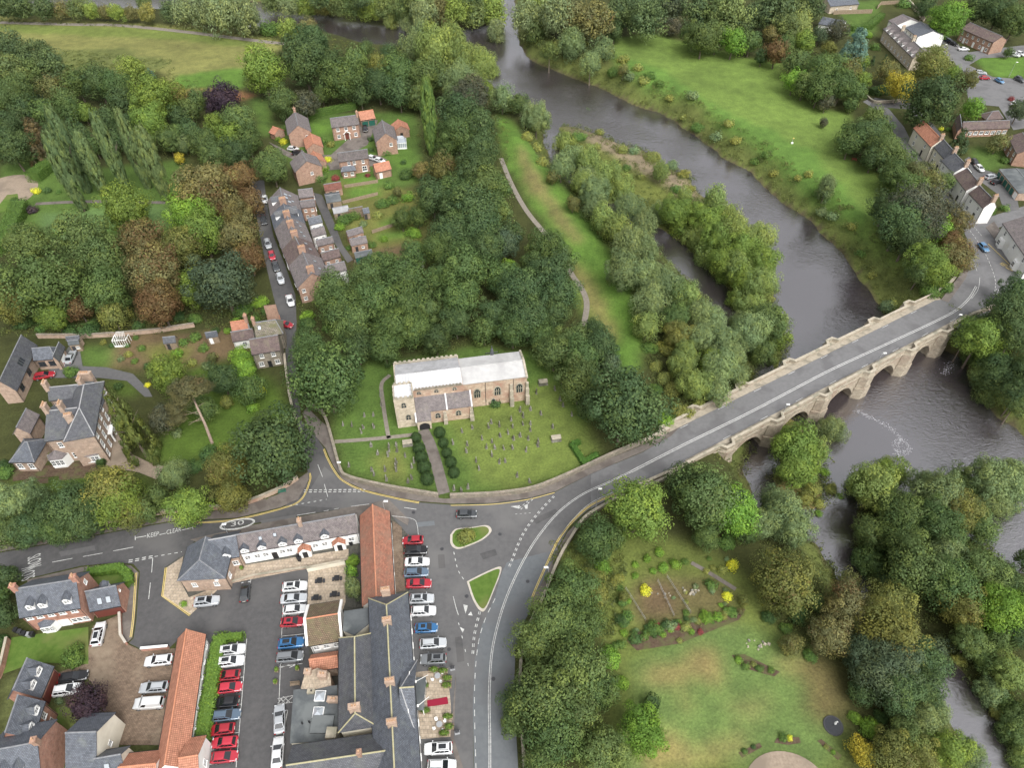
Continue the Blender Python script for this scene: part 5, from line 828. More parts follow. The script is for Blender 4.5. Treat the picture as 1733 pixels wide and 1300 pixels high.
class House:
    def __init__(s, name, label, cat, A, B, R1, R2, ez, rz, wall='brick', roof='slate', hip=(0,0), oh=.3, ridge='ridge_grey', group=None, base=0.0, half=None, gutter=True, verge=.12):
        a, b, r1, r2 = G(*A, ez), G(*B, ez), G(*R1, rz), G(*R2, rz); s.ez, s.rz, s.oh, s.wallm = ez, rz, oh, wall
        e = Vector((r2.x-r1.x, r2.y-r1.y, 0)); L = e.length; e.normalize(); n = Vector((-e.y, e.x, 0))
        da, db = Vector((a.x-r1.x, a.y-r1.y, 0)), Vector((b.x-r1.x, b.y-r1.y, 0))
        if (da+db).dot(n) < 0: n = -n
        s.e, s.n, s.o = e, n, Vector((r1.x, r1.y, 0)); w = half or (da.dot(n)+db.dot(n))/2; xa, xb = da.dot(e), db.dot(e)
        if xa > xb: xa, xb = xb, xa
        x0 = xa if hip[0] else xa*.5; x1 = xb if hip[1] else (xb+L)/2; rx0 = 0 if hip[0] else x0; rx1 = L if hip[1] else x1
        if hip[0]: x0 = min(x0, rx0-w*.5)
        if hip[1]: x1 = max(x1, rx1+w*.5)
        s.x0, s.x1, s.w, s.rx0, s.rx1 = x0, x1, w, rx0, rx1; s.slope = (rz-ez)/w; s.len = math.hypot(w, rz-ez)
        c = s.P((x0+x1)/2, 0, base); s.c = c; s.root = empty(name, c); tag(s.root, label, cat, group); s.ang = math.atan2(e.y, e.x)
        # walls
        mb = MB(); g = verge; X0, X1, Wd = x0+(oh if hip[0] else g), x1-(oh if hip[1] else g), w-oh; zt = ez+oh*s.slope-.1; s.X0, s.X1, s.Wd = X0, X1, Wd; zb = base-.4
        for y in (Wd, -Wd): mb.face([s.P(X0,y,zb),s.P(X1,y,zb),s.P(X1,y,zt),s.P(X0,y,zt)], [(X0,zb),(X1,zb),(X1,zt),(X0,zt)])
        for x, h_ in ((X0,hip[0]),(X1,hip[1])):
            q = [(-Wd,zb),(Wd,zb),(Wd,zt)] + ([] if h_ else [(0,zt+Wd*s.slope)]) + [(-Wd,zt)]
            mb.face([s.P(x,y,z) for y,z in q], q)
        mb.build('wall', M[wall], s.root, c)
        # roof
        mb = MB(); th = .16; rxx = {}
        for sg in (1,-1):
            q = [(x0,sg*w,ez,0),(x1,sg*w,ez,0),(rx1,0,rz,s.len),(rx0,0,rz,s.len)]
            mb.face([s.P(x,y,z) for x,y,z,_ in q], [(x,v) for x,_,_,v in q]); mb.face([s.P(x,y,z-th) for x,y,z,_ in q[::-1]], [(x,v) for x,_,_,v in q[::-1]])
            mb.face([s.P(x0,sg*w,ez),s.P(x1,sg*w,ez),s.P(x1,sg*w,ez-th),s.P(x0,sg*w,ez-th)])
            for x, rx, h_ in ((x0,rx0,hip[0]),(x1,rx1,hip[1])):
                if not h_: mb.face([s.P(x,sg*w,ez),s.P(rx,0,rz),s.P(rx,0,rz-th),s.P(x,sg*w,ez-th)])
        for x, rx, h_ in ((x0,rx0,hip[0]),(x1,rx1,hip[1])):
            if h_:
                hl = math.hypot(abs(x-rx), rz-ez); mb.face([s.P(x,-w,ez),s.P(x,w,ez),s.P(rx,0,rz)], [(-w,0),(w,0),(0,hl)]); mb.face([s.P(x,-w,ez),s.P(x,w,ez),s.P(x,w,ez-th),s.P(x,-w,ez-th)])
        s.roof = mb.build('roof', M[roof], s.root, c)
        mb = MB(); mb.tube(s.P(rx0,0,rz+.02), s.P(rx1,0,rz+.02), .13, .13, 6)
        for x, rx, h_ in ((x0,rx0,hip[0]),(x1,rx1,hip[1])):
            if h_:
                for sg in (1,-1): mb.tube(s.P(x,sg*w,ez+.02), s.P(rx,0,rz+.02), .11, .11, 6)
        mb.build('ridge_tiles', M[ridge], s.roof, c)
        if gutter:
            mb = MB()
            for sg in (1,-1): mb.tube(s.P(x0,sg*(w+.05),ez-.1), s.P(x1,sg*(w+.05),ez-.1), .07, .07, 5)
            for sg, x in ((1,X0+.2),(1,X1-.2),(-1,X0+.2)): mb.tube(s.P(x,sg*(Wd+.06),ez-.1), s.P(x,sg*(Wd+.06),base), .045, .045, 5)
            tag(mb.build('gutters', M['black'], s.root, c), kind='stuff')
    def P(s, x, y, z): q = s.o+s.e*x+s.n*y; return Vector((q.x, q.y, z))
    def X(s, t): return s.X0+(s.X1-s.X0)*t
    def wall_pt(s, side, t, z):     # point on a wall and the turn that faces a piece outward (+Y out)
        if side in 'fb':
            sg = 1 if side == 'f' else -1; p = s.P(s.X(t), sg*s.Wd, z); d = s.n*sg
        else:
            x, sg = (s.X0, -1) if side == 'l' else (s.X1, 1); p = s.P(x, -s.Wd+2*s.Wd*t, z); d = s.e*sg
        return p, math.atan2(d.y, d.x)-math.pi/2
    def win(s, side, ts, zc, w=1.0, h=1.25, fr='white'):
        if isinstance(ts, int): ts = [(i+.5)/ts for i in range(ts)]
        for t in ts: p, a = s.wall_pt(side, t, zc); window(s.root, p, a, w, h, s.c, fr)
        return s
    def door(s, side, ts, w=1.0, h=2.1, m='door_brown', z=0, garage=False):
        for t in ts: p, a = s.wall_pt(side, t, z); put('garage_door' if garage else 'door', (GAR if garage else DOOR)[m], s.root, p, a, (w,1,h), s.c)
        return s
    def chim(s, ts, w=1.0, d=.6, h=1.6, pots=2, m='brick', across=True, y=0.0):
        for t in ts:
            p = s.P(s.x0+(s.x1-s.x0)*t, y*s.w, s.rz-abs(y)*(s.rz-s.ez)-.8); mb = MB(); chimney_mesh(mb, p, s.ang+(math.pi/2 if across else 0), w, d, h+.8, pots); mb.build('chimney', [M[m], M['terracotta']], s.roof, s.c)
        return s
    def dormer(s, side, ts, t=.35, w=1.3, h=1.2, roof='slate', cheek='white'):
        sg = 1 if side == 'f' else -1
        for x in ts:
            X = s.x0+(s.x1-s.x0)*x; y0 = s.w*(1-t); z0 = s.ez+(s.rz-s.ez)*t; zt = z0+h; yb = max(.02, y0-h/s.slope); yr = max(.02, y0-(h+w*.45)/s.slope); zr = zt+w*.45
            q = lambda dx,y,z: s.P(X+dx, sg*y, z); f = MB(); k = w/2
            f.face([q(-k,y0,z0),q(k,y0,z0),q(k,y0,zt),q(0,y0,zr),q(-k,y0,zt)]); f.face([q(-k,y0,z0),q(-k,y0,zt),q(-k,yb,zt)]); f.face([q(k,y0,z0),q(k,y0,zt),q(k,yb,zt)])
            d = f.build('dormer', M[cheek], s.roof, s.c); r = MB(); v = .14
            for sd in (-1,1): r.face([q(sd*(k+v),y0+v,zt-v*.6),q(0,y0+v,zr+.06),q(0,yr,zr+.06),q(sd*(k+v),max(.02,yb-.1),zt-v*.6)], [(0,0),(0,1),(2,1),(2,0)])
            r.build('dormer_roof', M[roof], s.roof, s.c); p = q(0,y0,(z0+zt)/2+.12); dd = s.n*sg; window(s.roof, (p.x,p.y,p.z), math.atan2(dd.y,dd.x)-math.pi/2, w*.72, h*.8, s.c)
        return s
    def sky(s, side, pts, w=.7, h=1.0, m='glass_roof'):
        sg = 1 if side == 'f' else -1
        for x, t in pts:
            X = s.x0+(s.x1-s.x0)*x; mb = MB(); dt = h/s.len/2
            for grow, lift, mi in ((.09,.05,0),(0,.08,1)):
                q = [(X-w/2-grow, t-dt-grow/s.len),(X+w/2+grow, t-dt-grow/s.len),(X+w/2+grow, t+dt+grow/s.len),(X-w/2-grow, t+dt+grow/s.len)]
                T = [s.P(a, sg*s.w*(1-b), s.ez+(s.rz-s.ez)*b+lift) for a,b in q]; mb.face(T, mi=mi)
                if mi == 0:
                    Bm = [v_-Vector((0,0,.09)) for v_ in T]
                    for i in range(4): j=(i+1)%4; mb.face([Bm[i],Bm[j],T[j],T[i]], mi=0)
            mb.build('rooflight', [M['darkmetal'], M[m]], s.roof, s.c)
        return s
def block(name, label, cat, quad, z0, z1, wall, top, parent=None, par=.0, world=False, group=None):
    """flat roofed piece with a small parapet"""
    P = quad if world else Gs(quad, z1); poly = [(p[0],p[1]) for p in P]; c = Vector((sum(p[0] for p in poly)/len(poly), sum(p[1] for p in poly)/len(poly), z0)); root = empty(name, c)
    if parent is None: tag(root, label, cat, group)
    mb = MB(); mb.prism(poly, z0, z1); mb.build('wall', M[wall], root, c); mb = MB(); mb.prism([((p[0]-c.x)*1.03+c.x,(p[1]-c.y)*1.03+c.y) for p in poly], z1+.003, z1+.15, bottom=True); mb.build('roof', M[top], root, c)
    return root, c
# ---------------------------------------------------------------- hotel
h = House('hotel_front_range', 'long hotel range with grey slate roof facing the parked cars', 'building', (689,1003),(722,1420),(654,1024),(672,1400), 7.6, 11.4, 'render_white', 'slate', hip=(1,0), ridge='ridge_yellow')
h.chim([.04,.185,.455,.62], 1.35,.75,1.0,4,'brick_old'); h.win('f', 14, 5.8, 1.0,1.5); h.win('f', 14, 2.2, 1.0,1.6); h.win('r',3,5)
g1 = G(684,1110,7.6); g2 = G(705,1228,7.6)
cg = House('hotel_cross_wing', 'grey slate cross roof on the hotel front above the terrace', 'building', (694,1116),(703,1229),(663,1166),(702,1163), 7.6, 11.2, 'render_white', 'slate', hip=(0,0), ridge='ridge_yellow', half=5.6, gutter=False, verge=1.0)
cg.win('r',3,5.8,1.0,1.5); cg.win('r',2,9,.9,1.1)
v = MB(); 
for y in (5.6,-5.6): v.tube(cg.P(cg.x1, y, 7.62), cg.P(cg.x0+.2, 0, 11.25), .1, .1, 5)
v.build('valley_flashing', M['lead'], cg.roof, cg.c)
h = House('hotel_rear_range', 'grey slate hipped hotel range behind the front range', 'building', (574,1081),(572,1236),(600,1078),(601,1208), 7.3, 9.9, 'render_cream', 'slate_dark', hip=(1,1), ridge='ridge_yellow')
h.chim([.86], 1.6,.8,1.2,2,'brick_old'); h.win('f',5,5.4)
vg = Gs([(626,1030),(632,1030),(642,1240),(632,1243)], 7.4); mb = MB(); mb.prism([(p.x,p.y) for p in vg], 6.5, 7.42); mb.build('valley_gutter', M['tile_maroon'], h.root, h.c)
h = House('hotel_south_range', 'grey slate hotel range along the bottom edge', 'building', (494,1259),(650,1243),(485,1296),(668,1269), 7.0, 9.8, 'render_cream', 'slate_dark', ridge='ridge_yellow'); h.chim([.72], .7,.6,1.1,1); h.win('f',6,5)
block('hotel_link', 'black flat roof between the hotel wings', 'building', [(583,1036),(624,1030),(625,1056),(600,1076),(581,1068)], 0, 6.4, 'render_cream', 'felt')
rt, c = block('hotel_kitchen', 'flat grey felt roof with two skylights behind the hotel', 'building', [(498,1170),(570,1162),(572,1252),(492,1258)], 0, 4.2, 'render_cream', 'felt')
def pyramid(px, w, z, root, c, m='glass_roof'):
    p = G(*px, z); mb = MB(); mb.box((p.x,p.y,z), (w*1.1,w*1.1,.25), mi=0); mb.box((p.x,p.y,z+.25), (w,w,.5), top=.15, mi=1); mb.build('skylight', [M['white'], M[m]], root, c)
pyramid((542,1179), 1.5, 4.35, rt, c); pyramid((539,1207), 1.5, 4.35, rt, c)
mb = MB(); p = G(546,1228,4.35); mb.box((p.x,p.y,4.35),(3.4,2.6,.5)); mb.build('roof_hatch', M['felt'], rt, c); mb = MB()
for px in ((512,1226),(524,1224),(528,1172)): p = G(*px,4.35); mb.tube((p.x,p.y,4.3),(p.x,p.y,5.1),.12,.12,6)
mb.build('vent_pipe', M['black'], rt, c); mb = MB(); p = G(563,1245,4.35); mb.box((p.x,p.y,4.35),(1.6,1.6,1.3)); p = G(527,1172,4.35); mb.box((p.x,p.y,4.35),(1.2,.7,.5)); mb.build('roof_plant', M['coping'], rt, c)
rt, c = block('hotel_brick_yard', 'jumbled old brick outbuilding behind the hotel', 'building', [(517,1140),(538,1132),(558,1140),(560,1160),(535,1166),(510,1166)], 0, 4.6, 'brick_old', 'patio')
mb = MB(); p = G(548,1147,4.6); chimney_mesh(mb,(p.x,p.y,4.6),0,1.3,.9,1.4,2); p = G(522,1140,4.6); chimney_mesh(mb,(p.x,p.y,4.6),0,1,.8,.8,1); p = G(565,1186,4.6); chimney_mesh(mb,(p.x,p.y,4.2),0,1.8,.8,.9,2); mb.build('chimney', [M['brick_old'],M['terracotta']], rt, c)
h = House('kitchen_wing', 'old hotel wing with mossy brown tiled roof', 'building', (520,1095),(573,1086),(517,1048),(579,1038), 5.2, 7.6, 'render_white', 'moss_tile', ridge='ridge_red', verge=.3); h.win('f',3,3.6)
for x in (h.x0-.05, h.x1+.05):
    mb = MB()
    for sg in (1,-1):
        T = [h.P(x-.2,sg*h.w,5.5),h.P(x+.2,sg*h.w,5.5),h.P(x+.2,0,7.95),h.P(x-.2,0,7.95)]; mb.face(T)
        for a_, b_ in ((0,3),(1,2)): mb.face([T[a_],T[b_],T[b_]-Vector((0,0,.6)),T[a_]-Vector((0,0,.6))])
    mb.build('gable_parapet', M['render_white'], h.root, h.c)
h = House('scullery', 'small red pantiled roof below the mossy wing', 'building', (524,1138),(572,1131),(523,1117),(572,1110), 3.6, 5.0, 'brick_old', 'pantile', ridge='ridge_red')
h = House('pantiled_wing', 'long red pantiled hotel wing running up to the junction', 'building', (659,851),(668,1012),(631,869),(637,1016), 4.6, 7.6, 'render_white', 'pantile_old', ridge='ridge_red', oh=.2); h.win('f',7,2.6,.9,1.2)
for k in range(7):
    pass
h = House('stable_row', 'long white stable row with dark slate roof and small dormers', 'building', (402,937),(594,906),(397,906),(614,868), 4.0, 7.0, 'render_white', 'slate_purple', ridge='ridge_grey')
h.dormer('f', [.06,.2,.37,.5,.72], .02, 1.5, .9); h.win('f', [.05,.13,.2,.34,.4,.5,.62,.7,.85,.93], 1.9, 1.1,1.2); h.door('f',[.27,.56,.78],1.0,2.1,'black'); h.chim([.54],.8,.7,1.2,2,'brick_old'); h.sky('f',[(.2,.6),(.32,.65)],.5,.6)
h.win('f',[.09,.3,.45,.65,.9],3.3,.8,.5)
for i, (px, lab) in enumerate((((519,942),'white porch with red tiled gable on the stable row, left one'),((577,930),'white porch with red tiled gable on the stable row, right one'))):
    p = G(*px); d = h.n; a = p - d*2.0; b = p + d*.3; q = lambda t, y, z: Vector((a.x+(b.x-a.x)*t-d.y*y, a.y+(b.y-a.y)*t+d.x*y, z)); root = empty('porch', p); tag(root, lab, 'porch', 'porches of the stable row'); w = MB(); r = MB(); k = 1.05
    for y in (-k,k): w.face([q(0,y,0),q(1,y,0),q(1,y,2.3),q(0,y,2.3)])
    w.face([q(1,-k,0),q(1,k,0),q(1,k,2.3),q(1,0,3.3),q(1,-k,2.3)]); w.build('wall', M['render_white'], root, p)
    for sd in (-1,1): r.face([q(-.1,sd*1.25,2.2),q(1.1,sd*1.25,2.2),q(1.1,0,3.42),q(-.1,0,3.42)],[(0,0),(2.4,0),(2.4,1.7),(0,1.7)])
    r.build('roof', M['pantile'], root, p); qq = q(1.0,0,0); put('door', DOOR['black'], root, (qq.x,qq.y,0), math.atan2(d.y,d.x)-math.pi/2, (.9,1,2.0), p)
h = House('lodge', 'brick building with hipped slate roof at the car park entrance', 'building', (308,983),(312,918),(337,948),(346,916), 4.6, 7.6, 'brick_old', 'slate', hip=(1,0), ridge='ridge_grey'); h.win('l',2,2.4,.9,1.2); h.win('b',2,2.4,.9,1.2); h.win('l',[.2],3.9,.6,.5)
h = House('lodge_link', 'slate roofed brick link beside the hipped lodge', 'building', (366,952),(405,940),(345,916),(400,906), 4.4, 7.2, 'brick_old', 'slate', ridge='lead'); h.win('f',2,2.2,1.1,1.3); h.dormer('f',[.55],.05,1.5,.9)
# ---------------------------------------------------------------- long pantiled building and the new brick houses
h = House('pantiled_barn', 'long low building with orange pantile roof beside the hedge', 'building', (348,1071),(318,1300),(315,1068),(278,1296), 3.4, 6.2, 'render_white', 'pantile', ridge='ridge_red'); h.win('f',8,2.0,.8,.9); h.door('b',[.2,.4,.6,.8],2.4,2.1,'door_brown',garage=True)
h = House('barn_cross_wing', 'orange pantiled wing with white gable at the bottom edge', 'building', (322,1253),(338,1252),(296,1285),(346,1277), 3.4, 5.8, 'render_white', 'pantile', ridge='ridge_red', half=3.6); h.win('r',1,2.2)
h = House('barn_rear_wing', 'orange pantiled rear wing below the courtyard', 'building', (212,1276),(262,1271),(205,1299),(282,1291), 3.4, 5.6, 'render_white', 'pantile', ridge='ridge_red')
h = House('brick_house', 'red brick house with slate roof and three dormers by the front lawn', 'house', (31,1048),(137,1029),(26,997),(128,981), 5.4, 9.0, 'brick_red', 'slate', verge=.15)
h.dormer('f',[.22,.42,.82],.22,1.3,1.2); h.win('f',[.1,.28,.47,.66,.86],4.5,1.1,1.1); h.win('f',[.78],1.4,1.9,1.3); h.win('f',[.94],1.4,.9,1.3); h.door('f',[.56],1.8,2.2,'white'); h.win('r',[.3],5.8,.8,1.0); h.chim([.01,.99],.7,.9,1.1,2,'brick_red')
p, a = h.wall_pt('f', .3, 0); bay = MB(); d = h.n
for i in range(1): 
    pts = [p-h.e*1.5, p-h.e*.8+d*1.0, p+h.e*.8+d*1.0, p+h.e*1.5]; bay.prism([(q.x,q.y) for q in pts], 0, 2.4); bay.build('bay', M['white'], h.root, h.c)
    r = MB(); top = p+Vector((0,0,3.2))
    for u_, v_ in zip(pts[:-1], pts[1:]): r.face([Vector((u_.x,u_.y,2.45))+d*.12, Vector((v_.x,v_.y,2.45))+d*.12, top])
    r.build('bay_roof', M['slate'], h.root, h.c)
for k in (-.55,0,.55): q = p+h.e*k*1.25+d*1.0; window(h.root, (q.x,q.y,1.45), a, .62,1.3, h.c)
h = House('garage_house', 'brick double garage with slate roof and two rooflights', 'garage', (149,1037),(203,1026),(146,1001),(198,991), 2.9, 5.9, 'brick_red', 'slate'); h.door('f',[.27,.74],2.3,2.1,'door_brown',garage=True); h.sky('f',[(.38,.4),(.66,.4)],.7,1.1); h.win('r',[.5],4.2,.5,.5); h.dormer('b',[.5],.3)
h = House('coach_house', 'slate roofed garage house with two dormers facing the courtyard', 'house', (88,1126),(75,1179),(45,1116),(20,1172), 3.2, 6.8, 'brick_red', 'slate'); h.dormer('f',[.3,.72],.35,1.5,1.1); h.door('f',[.28,.74],2.4,2.1,'door_brown',garage=True)
h = House('side_house', 'slate roofed brick house with two dormers below the garage house', 'house', (76,1186),(62,1238),(30,1178),(4,1254), 5.2, 8.8, 'brick_red', 'slate'); h.dormer('f',[.3,.75],.12,1.4,1.1); h.win('f',[.3,.75],3.9,1.0,1.2); h.win('f',[.3,.75],1.4,1.0,1.2)
h = House('corner_house', 'brick gabled house with slate roof at the bottom left corner', 'house', (-20,1345),(78,1325),(-30,1274),(56,1258), 5.4, 9.2, 'brick_red', 'slate'); h.dormer('f',[.35,.62],.3,1.3,1.1); h.chim([.98],.8,.7,1.0,1)
h = House('white_gabled_house', 'slate roofed house with white gable below the small lawn', 'house', (106,1308),(160,1298),(113,1241),(168,1239), 4.6, 8.2, 'render_cream', 'slate'); h.win('r',1,3,.8,1)
h = House('small_white_house', 'small slate roofed house with white gable at the bottom edge', 'house', (165,1318),(210,1312),(160,1285),(206,1277), 3.6, 6.2, 'render_cream', 'slate'); h.sky('f',[(.4,.5)],.7,.9)
# ---------------------------------------------------------------- mansion
h = House('mansion_south_range', 'south range of the old brick mansion with green grey slate roof', 'building', (58,749),(156,739),(95,694),(133,690), 7.4, 10.2, 'brick_old', 'slate_dark', hip=(0,1), ridge='lead'); h.win('f',[.25,.5,.72],5.6,.95,1.5); h.win('f',[.42],2.0,1.2,1.6); h.chim([.02,.35],1.3,.8,1.8,4,'brick_old')
mh = h
for t, lab in ((.83,''),(.05,'')):
    p, a = h.wall_pt('f', t, 0); d = h.n; bay = MB(); pts = [p-h.e*2.1, p-h.e*1.3+d*1.5, p+h.e*1.3+d*1.5, p+h.e*2.1]; bay.prism([(q.x,q.y) for q in pts], 0, 2.9); b = bay.build('bay', M['white'], h.root, h.c); r = MB(); top = p+Vector((0,0,4.2))
    for u_, v_ in zip(pts[:-1], pts[1:]): r.face([Vector((u_.x,u_.y,2.92))+d*.25, Vector((v_.x,v_.y,2.92))+d*.25, top], [(0,0),(3,0),(1.5,2)])
    r.build('bay_roof', M['slate_purple'], h.root, h.c)
    for k in (-.85,0,.85): q = p+h.e*k+d*1.5; window(h.root, (q.x,q.y,1.7), a, .78,1.7, h.c)
h = House('mansion_east_range', 'east range of the brick mansion with three rows of white windows', 'building', (156,739),(180,645),(134,690),(142,651), 8.6, 10.8, 'brick_old', 'slate_dark', hip=(1,1), ridge='lead'); h.win('f',6,7.2,.95,1.4); h.win('f',6,4.5,1.0,1.9); h.win('f',[.08,.25,.58,.75,.92],1.6,1.0,1.7); h.door('f',[.42],1.4,2.4,'black'); h.chim([.3],1.4,.9,1.8,4,'brick_old',y=-.6)
pc = MB(); p, a = h.wall_pt('f',.42,0)
for k in (-1.0,1.0): q = p+h.e*k+h.n*.5; pc.box((q.x,q.y,0),(.3,.3,2.7),h.ang)
q = p+h.n*.4; pc.box((q.x,q.y,2.7),(2.6,1.0,.35),h.ang); pc.build('door_case', M['white'], h.root, h.c)
h = House('mansion_north_range', 'north range of the brick mansion under green slate', 'building', (82,680),(140,672),(80,656),(142,650), 7.4, 9.4, 'brick_old', 'slate_dark', ridge='lead'); h.chim([.0,.98],1.2,.8,1.6,3,'brick_old')
h = House('mansion_chimney_house', 'tall brick chimney block behind the mansion', 'building', (138,652),(160,650),(138,641),(158,640), 7.6, 8.6, 'brick_old', 'slate_dark', gutter=False); h.chim([.5],2.6,.9,1.6,4,'brick_old',across=False)
h = House('mansion_outhouse', 'low slate outhouse on the west side of the mansion', 'building', (62,703),(55,735),(45,690),(28,722), 4.2, 6.4, 'brick_old', 'slate_purple')
h = House('garden_pavilion', 'square pavilion with pyramid slate roof beside the mansion', 'building', (20,775),(67,768),(42,748),(46,748), 3.4, 6.2, 'brick_old', 'slate', hip=(1,1), half=3.2); h.win('f',2,1.8,1.2,1.6)
h = House('slate_barn', 'long modern house with dark slate roof at the left edge', 'house', (64,584),(30,657),(36,567),(-4,650), 3.8, 7.4, 'brick_old', 'slate_dark'); h.sky('f',[(.42,.4),(.47,.4),(.52,.4)],.5,1.2,'glass'); h.win('f',3,2.4,1.6,1.4,'darkmetal')
h = House('slate_barn_wing', 'hipped slate wing of the modern house', 'house', (62,612),(90,606),(47,590),(84,587), 3.4, 5.6, 'brick_old', 'slate', hip=(0,1)); h.win('f',2,1.9,1.6,1.4,'darkmetal')
h = House('wide_garage', 'small dark roofed garage beside the parked silver car', 'garage', (110,588),(100,612),(100,578),(89,603), 2.8, 4.6, 'brick_old', 'slate_dark'); h.door('f',[.5],2.3,2.0,'white',garage=True)
# ---------------------------------------------------------------- cottage and terrace on the lane
h = House('lane_cottage', 'dark roofed stone cottage beside the lane', 'house', (428,600),(476,593),(419,575),(469,567), 5.0, 7.4, 'rubble', 'slate_brown'); h.win('f',[.3,.72],3.9,.95,1.2); h.win('f',[.2,.78],1.4,1.1,1.3); h.door('f',[.5],.9,2.0,'black')
h = House('mossy_cottage', 'mossy stone slated cottage behind the dark roofed one', 'house', (424,575),(474,564),(438,545),(466,541), 5.0, 7.6, 'rubble', 'stone_slate', hip=(0,1)); h.sky('f',[(.18,.6)],.6,.8); h.chim([.02],.9,.7,1.3,2)
h = House('red_cottage', 'red pantiled cottage at the left of the mossy one', 'house', (392,562),(420,560),(390,545),(418,541), 3.4, 5.6, 'render_white', 'pantile', ridge='ridge_red'); h.chim([.98],.9,.7,1.4,2)
h = House('low_cottage', 'low cottage wing with weathered brown tiles', 'house', (393,578),(430,574),(390,562),(428,556), 3.0, 4.9, 'render_white', 'slate_brown'); h.win('f',1,1.6)
h = House('red_outhouse', 'small red pantiled outhouse beside the lane', 'outhouse', (452,545),(476,545),(454,536),(473,534), 3.2, 5.0, 'brick', 'pantile', ridge='ridge_red')
EAV = [(453,343),(458,366),(464,388),(470,404),(476,420),(487,448),(503,486)]; RID = [(473,313),(479,342),(486,366),(493,384),(500,402),(513,428),(528,464)]
RM = ['slate_purple','slate','slate_purple','slate_purple','slate_brown','slate_purple']; CM = ['northernmost house of the terrace with many rooflights','grey slated terrace house with dark dormers','terrace house with lichened purple slate, third from top','terrace house with purple slate, fourth from top','terrace house with long brown slate roof','end terrace house with brick gable facing the church wood']
for i in range(6):
    h = House('terrace_house', CM[i], 'house', EAV[i], EAV[i+1], RID[i], RID[i+1], 5.4, 8.9-.12*(i%2), 'brick', RM[i], group='terraced houses on the lane', verge=.0 if i < 5 else .15)
    h.chim([.97 if i < 5 else .9],1.8,.7,1.2,5); h.win('f',2,3.9,1.1,1.2); h.win('f',[.25],1.5,1.7,1.5); h.door('f',[.72],.9,2.1,'black'); h.win('b',2,4.0,.9,1.1); h.sky('b',[(.3,.5),(.62,.4)],.6,.8)
    if i == 0: h.sky('b',[(.35,.75),(.55,.75),(.75,.6)],.9,1.0)
    if i in (0,1): h.dormer('f',[.5],.3,2.2,1.3,'slate_dark','white')
    if i == 1: h.dormer('b',[.5],.3,3.0,1.5,'slate_dark','slate_dark')
    if i == 5: h.win('r',[.86],4.0,.9,1.1); h.win('r',[.86],1.5,.9,1.1)
OUT = [((506,336),(530,332),(504,321),(530,318),'slate_purple','brick'),((508,352),(534,349),(508,340),(532,337),'slate_purple','brick'),((522,381),(546,376),(522,369),(543,364),'slate','render_white'),((527,401),(552,396),(527,388),(549,382),'slate_purple','render_white'),((538,417),(566,410),(533,407),(562,400),'slate_purple','brick'),((546,442),(577,434),(543,428),(573,420),'slate_brown','brick'),((553,465),(587,456),(550,450),(583,442),'slate_purple','render_white')]
for i, (A,B,R1,R2,rm,wm) in enumerate(OUT):
    h = House('rear_wing', f'rear wing of the terrace, {ordinal(i)} from top', 'building', A,B,R1,R2, 4.6 if i%2 else 4.9, 6.5, wm, rm, group='rear wings of the terrace', oh=.15); h.win('f',2,3.4,.8,.9); h.win('f',[.3,.7],1.3,.8,1.0); h.win('r',1,3.2,.8,1.0)
# ---------------------------------------------------------------- brick houses in the close
def close_house(nm, lb, A,B,R1,R2, big=True, roof='slate_purple', **k): return House(nm, lb, 'house' if big else 'garage', A,B,R1,R2, 5.0 if big else 2.7, 7.9 if big else 4.6, 'brick', roof, ridge='ridge_grey' if big else 'ridge_red', **k)
h = close_house('brick_villa','leftmost brick villa of the close with gable facing the drive',(482,203),(486,224),(499,190),(505,216)); h.win('r',[.2],3.4,.9,1.1); h.chim([.02],.8,.7,1.2,1); h.win('f',3,3.6)
h = close_house('brick_garage','red tiled garage beside the leftmost villa',(513,235),(517,252),(526,226),(531,243),False,'pantile')
h = close_house('brick_villa','brick villa with white porch and five front windows',(561,216),(608,210),(558,200),(605,194)); h.win('f',[.2,.5,.8],3.9,1.1,1.3); h.win('f',[.2,.83],1.4,1.1,1.3); h.door('f',[.5],1.1,2.1,'door_brown'); h.chim([.98],.8,.7,1.0,2)
p, a = h.wall_pt('f',.5,0); pm = MB(); q = p+h.n*.7; d = h.n
for k in (-.9,.9): pm.box((q.x+h.e.x*k, q.y+h.e.y*k, 0),(.18,.18,2.2),h.ang)
for sd in (-1,1): pm.face([p+h.e*sd*1.3+Vector((0,0,2.1)), q+h.e*sd*1.3+Vector((0,0,2.1)), q+Vector((0,0,3.1)), p+Vector((0,0,3.1))])
pm.build('porch', M['white'], h.root, h.c)
h = close_house('brick_garage','red tiled double garage with dark green doors',(609,204),(635,200),(607,189),(632,185),False,'pantile'); h.door('f',[.27,.73],2.2,2.0,'door_green',garage=True)
h = close_house('brick_villa','rightmost brick villa with gable and conservatory',(630,216),(634,238),(647,205),(653,228)); h.win('f',3,3.6); h.win('r',[.3],3.6)
h = close_house('brick_garage','red tiled garage behind the conservatory',(661,213),(664,224),(673,200),(678,212),False,'pantile'); h.door('r',[.5],.9,1.9,'black')
h = close_house('brick_villa','brick villa with tall french window nearest the allotments',(573,274),(625,267),(570,259),(621,252)); h.win('f',[.32,.5,.8],3.9,.9,1.3); h.win('f',[.82],1.4,1.6,1.9); h.win('f',[.1,.3],1.2,1.0,1.2)
pq = House('villa_bay', 'blue slated bay in front of the nearest villa', 'building', (577,291),(601,288),(580,282),(598,280), 2.6, 3.7, 'brick', 'slate', hip=(1,1)); pq.win('f',2,1.4,1.0,1.2)
h = close_house('brick_garage','red tiled garage with white door by the allotments',(635,291),(663,287),(632,278),(659,272),False,'pantile'); h.door('f',[.3],1.0,2.0,'white')
